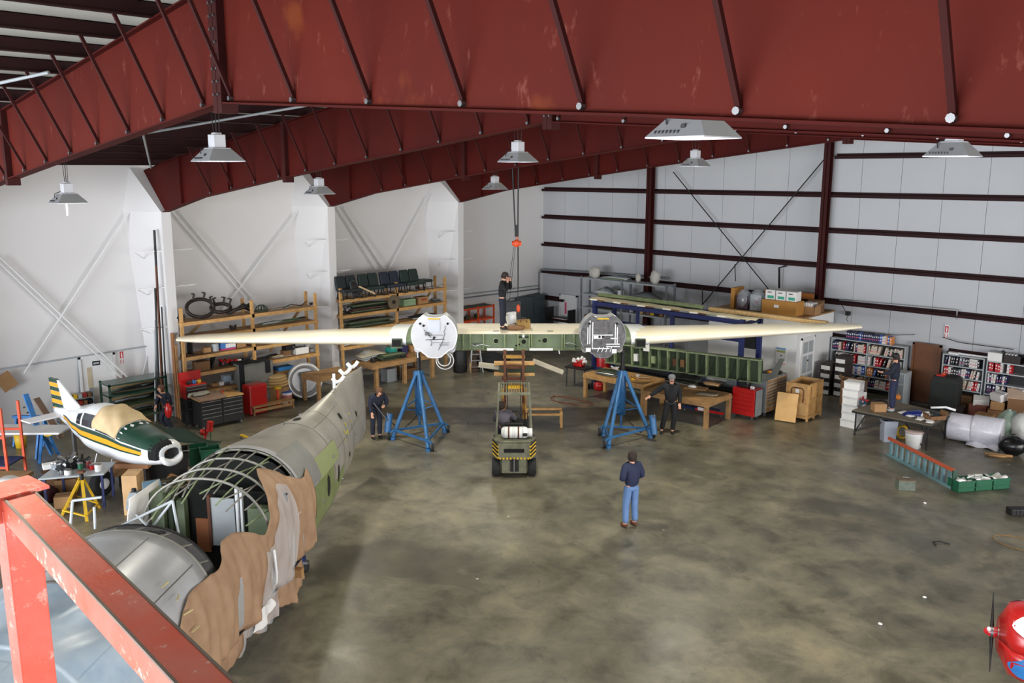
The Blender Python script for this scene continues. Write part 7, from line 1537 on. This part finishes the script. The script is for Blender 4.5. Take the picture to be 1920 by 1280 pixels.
t2 = bench('long pine workbench with books and parts behind the man in the grey cap', (-16.35, 22.65, 0), 2.35, 1.55, .84, .06, m_=wood2, lw=.12)
def on_t2(px, py): return G(px, py, .845)
sheets('dark green metal parts heaped at the back of the second pine bench', on_t2(1285, 716), 1.1, .5, [zincd, dsteel, black], .2, seed=98, n=6, curve=.12)
t = thing('open_book', 'white rag and open book on a tan board on the second bench', 'book', on_t2(1305, 728), .3); MB().bx(-.35, .35, -.2, .2, 0, .03).build('board', card, t); MB().sph((-.12, -.05, .07), (.16, .1, .05), 10, .2).build('rag', white_card, t)
o = sheets('grey cardboard sheet at the front right of the second pine bench', on_t2(1325, 740), .75, .5, [mat('grey_card', (140, 130, 112), .8)], .3, seed=99, n=2, curve=.01); sheets('folded brown paper bag at the back right of the second bench', on_t2(1335, 722), .6, .35, [card, tan], .2, seed=100, n=3, curve=.04)
t = thing('floor_creeper', 'red and blue trolley on casters under the second bench', 'trolley', G(1330, 775), .1); MB().bx(-.9, .3, -.2, .2, .1, .15).build('bed', navy, t, bevel=.01); MB().bx(-.4, .6, -.23, -.2, .1, .18).build('red_rail', redt, t)
for x in (-.8, .5): MB().cyl((x, -.2, .05), (x+.04, -.2, .05), .05, n=10).build('caster', steel, t)
MB().bx(-.3, -.1, -.24, -.23, .12, .22).build('white_plate', white_card, t)
# vise table
t = thing('vise_stand', 'small steel table with a red bench grinder left of the navy rack', 'table', G(1080, 725), YAW-.7)
MB().bx(-.35, .55, -.25, .35, .72, .77).build('table_top', dsteel, t)
for x, y in ((-.3, -.2), (.5, -.2), (.5, .3), (-.3, .3)): MB().bx(x-.025, x+.025, y-.025, y+.025, 0, .72).build('leg', steel, t)
v0 = Vector(t.location); lump('bright red machine head on the small steel table', v0+Vector((.05, .1, .773)), .28, redt, 'bench_grinder', 'machine', 0, 7, white_p, seed=101)
t = thing('cable_loops', 'red-brown air hose looped on the floor left of the first pine bench', 'hose', G(1070, 752), 0)
MB().tube([(.9*math.cos(a)*(1-.1*(a > 6)), .35*math.sin(a)+.12*math.sin(2.3*a), .015) for a in [i*.35 for i in range(34)]], .014, 5).build('hose', mat('hose_red', (132, 84, 70), .7), t)
t = thing('water_cooler', 'blue topped red drum behind the round silver firewall', 'drum', Vector((-20.9, 26.3, 0)), 0); MB().lathe([(.28, 0), (.3, .05), (.3, .9), (.27, .95), (0, .95)], n=20).build('drum_body', redt, t); MB().lathe([(.15, .95), (.17, 1.0), (.17, 1.3), (.1, 1.38), (0, 1.38)], n=16).build('blue_top', bluel, t); MB().lathe([(.302, .3), (.308, .32), (.302, .34)], n=20).build('hoop', redt, t)
# ---- red and grey roller cabinets
rc = toolchest('bright red roller tool cabinet at the end of the second bench', (-13.82, 24.8, 0), .02, .78, .46, 1.0, redt, redt, [1.3, 1, 1, 1, .9, .8], .12, handle=redt)
MB().bx(.42, .44, -.2, .2, .14, .98).build('side_plate', greyp, rc)
lump('dark machine parts heaped on the bright red tool cabinet', Vector((-13.9, 24.8, 1.003)), .26, dsteel, 'machine_part', 'part', 0, 8, black, seed=111); lump('white casting on the right corner of the bright red cabinet', Vector((-13.6, 24.75, 1.003)), .09, white_p, 'casting', 'part', 0, 5, steel, seed=112)
gc = toolchest('long roller cabinet with many pale wooden drawers right of the red one', (-13.66, 25.95, 0), HP, 1.3, .55, 1.25, wood2, greyp, [1.6, 1.2, .8, .8, .8, .8, .8, .8, 1], .12, cols=2, handle=greyl)
sheets('black trays of tools in the open top of the wooden drawer cabinet', Vector((-13.66, 25.95, 1.253)), 1.1, .45, [black, dsteel], HP, seed=113, n=3, curve=.01)
t = thing('orange_tool', 'orange handled tool on top of the wooden drawer cabinet', 'tool', Vector((-13.6, 25.8, 1.33)), .4); MB().sph((0, 0, .05), (.1, .06, .05), 10).build('tool_body', mat('tool_orange', (240, 150, 40), .5), t); MB().cyl((.08, 0, .05), (.25, 0, .05), .02, n=8).build('grip', black, t)
t = thing('spare_tyre', 'black tyre leaning behind the wooden drawer cabinet', 'tyre', (-12.95, 27.15, 0), 0); MB().tube([(.02*math.sin(a), .3*math.cos(a), .37+.3*math.sin(a)) for a in [i*PI/10 for i in range(20)]], .07, 8, closed=True).build('tyre_ring', rubber, t)
t = thing('wall_valve', 'small pipe valve with cross handle on the white wall above the bookcase', 'valve', BW(1794, 592, YB-.15), 0); MB().sph((0, 0, .0), .06, 8).cyl((0, 0, 0), (0, 0, .18), .02, n=6).cyl((-.12, 0, 0), (.12, 0, 0), .02, n=6).cyl((0, 0, -.12), (0, 0, 0), .02, n=6).build('valve_body', steel, t)
t = thing('wall_camera', 'small dark box with dangling wire beside the red column', 'sensor', BW(1590, 588, YB-.12), 0); MB().bx(-.07, .07, -.08, .08, -.06, .08).build('housing', dsteel, t, bevel=.01); MB().tube([(0, 0, -.05), (-.04, 0, -.2), (.03, 0, -.3)], .01, 5).build('wire', dsteel, t)
t = thing('leaning_frame', 'black hoop leaning in the gap beside the red column', 'hoop', (-13.5, 30.2, 0), 0); MB().tube([(0, 0, .05), (.02, -.1, .6), (.08, 0, 1.15), (.1, .15, 1.3)], .05, 8).build('hoop_tube', black, t)
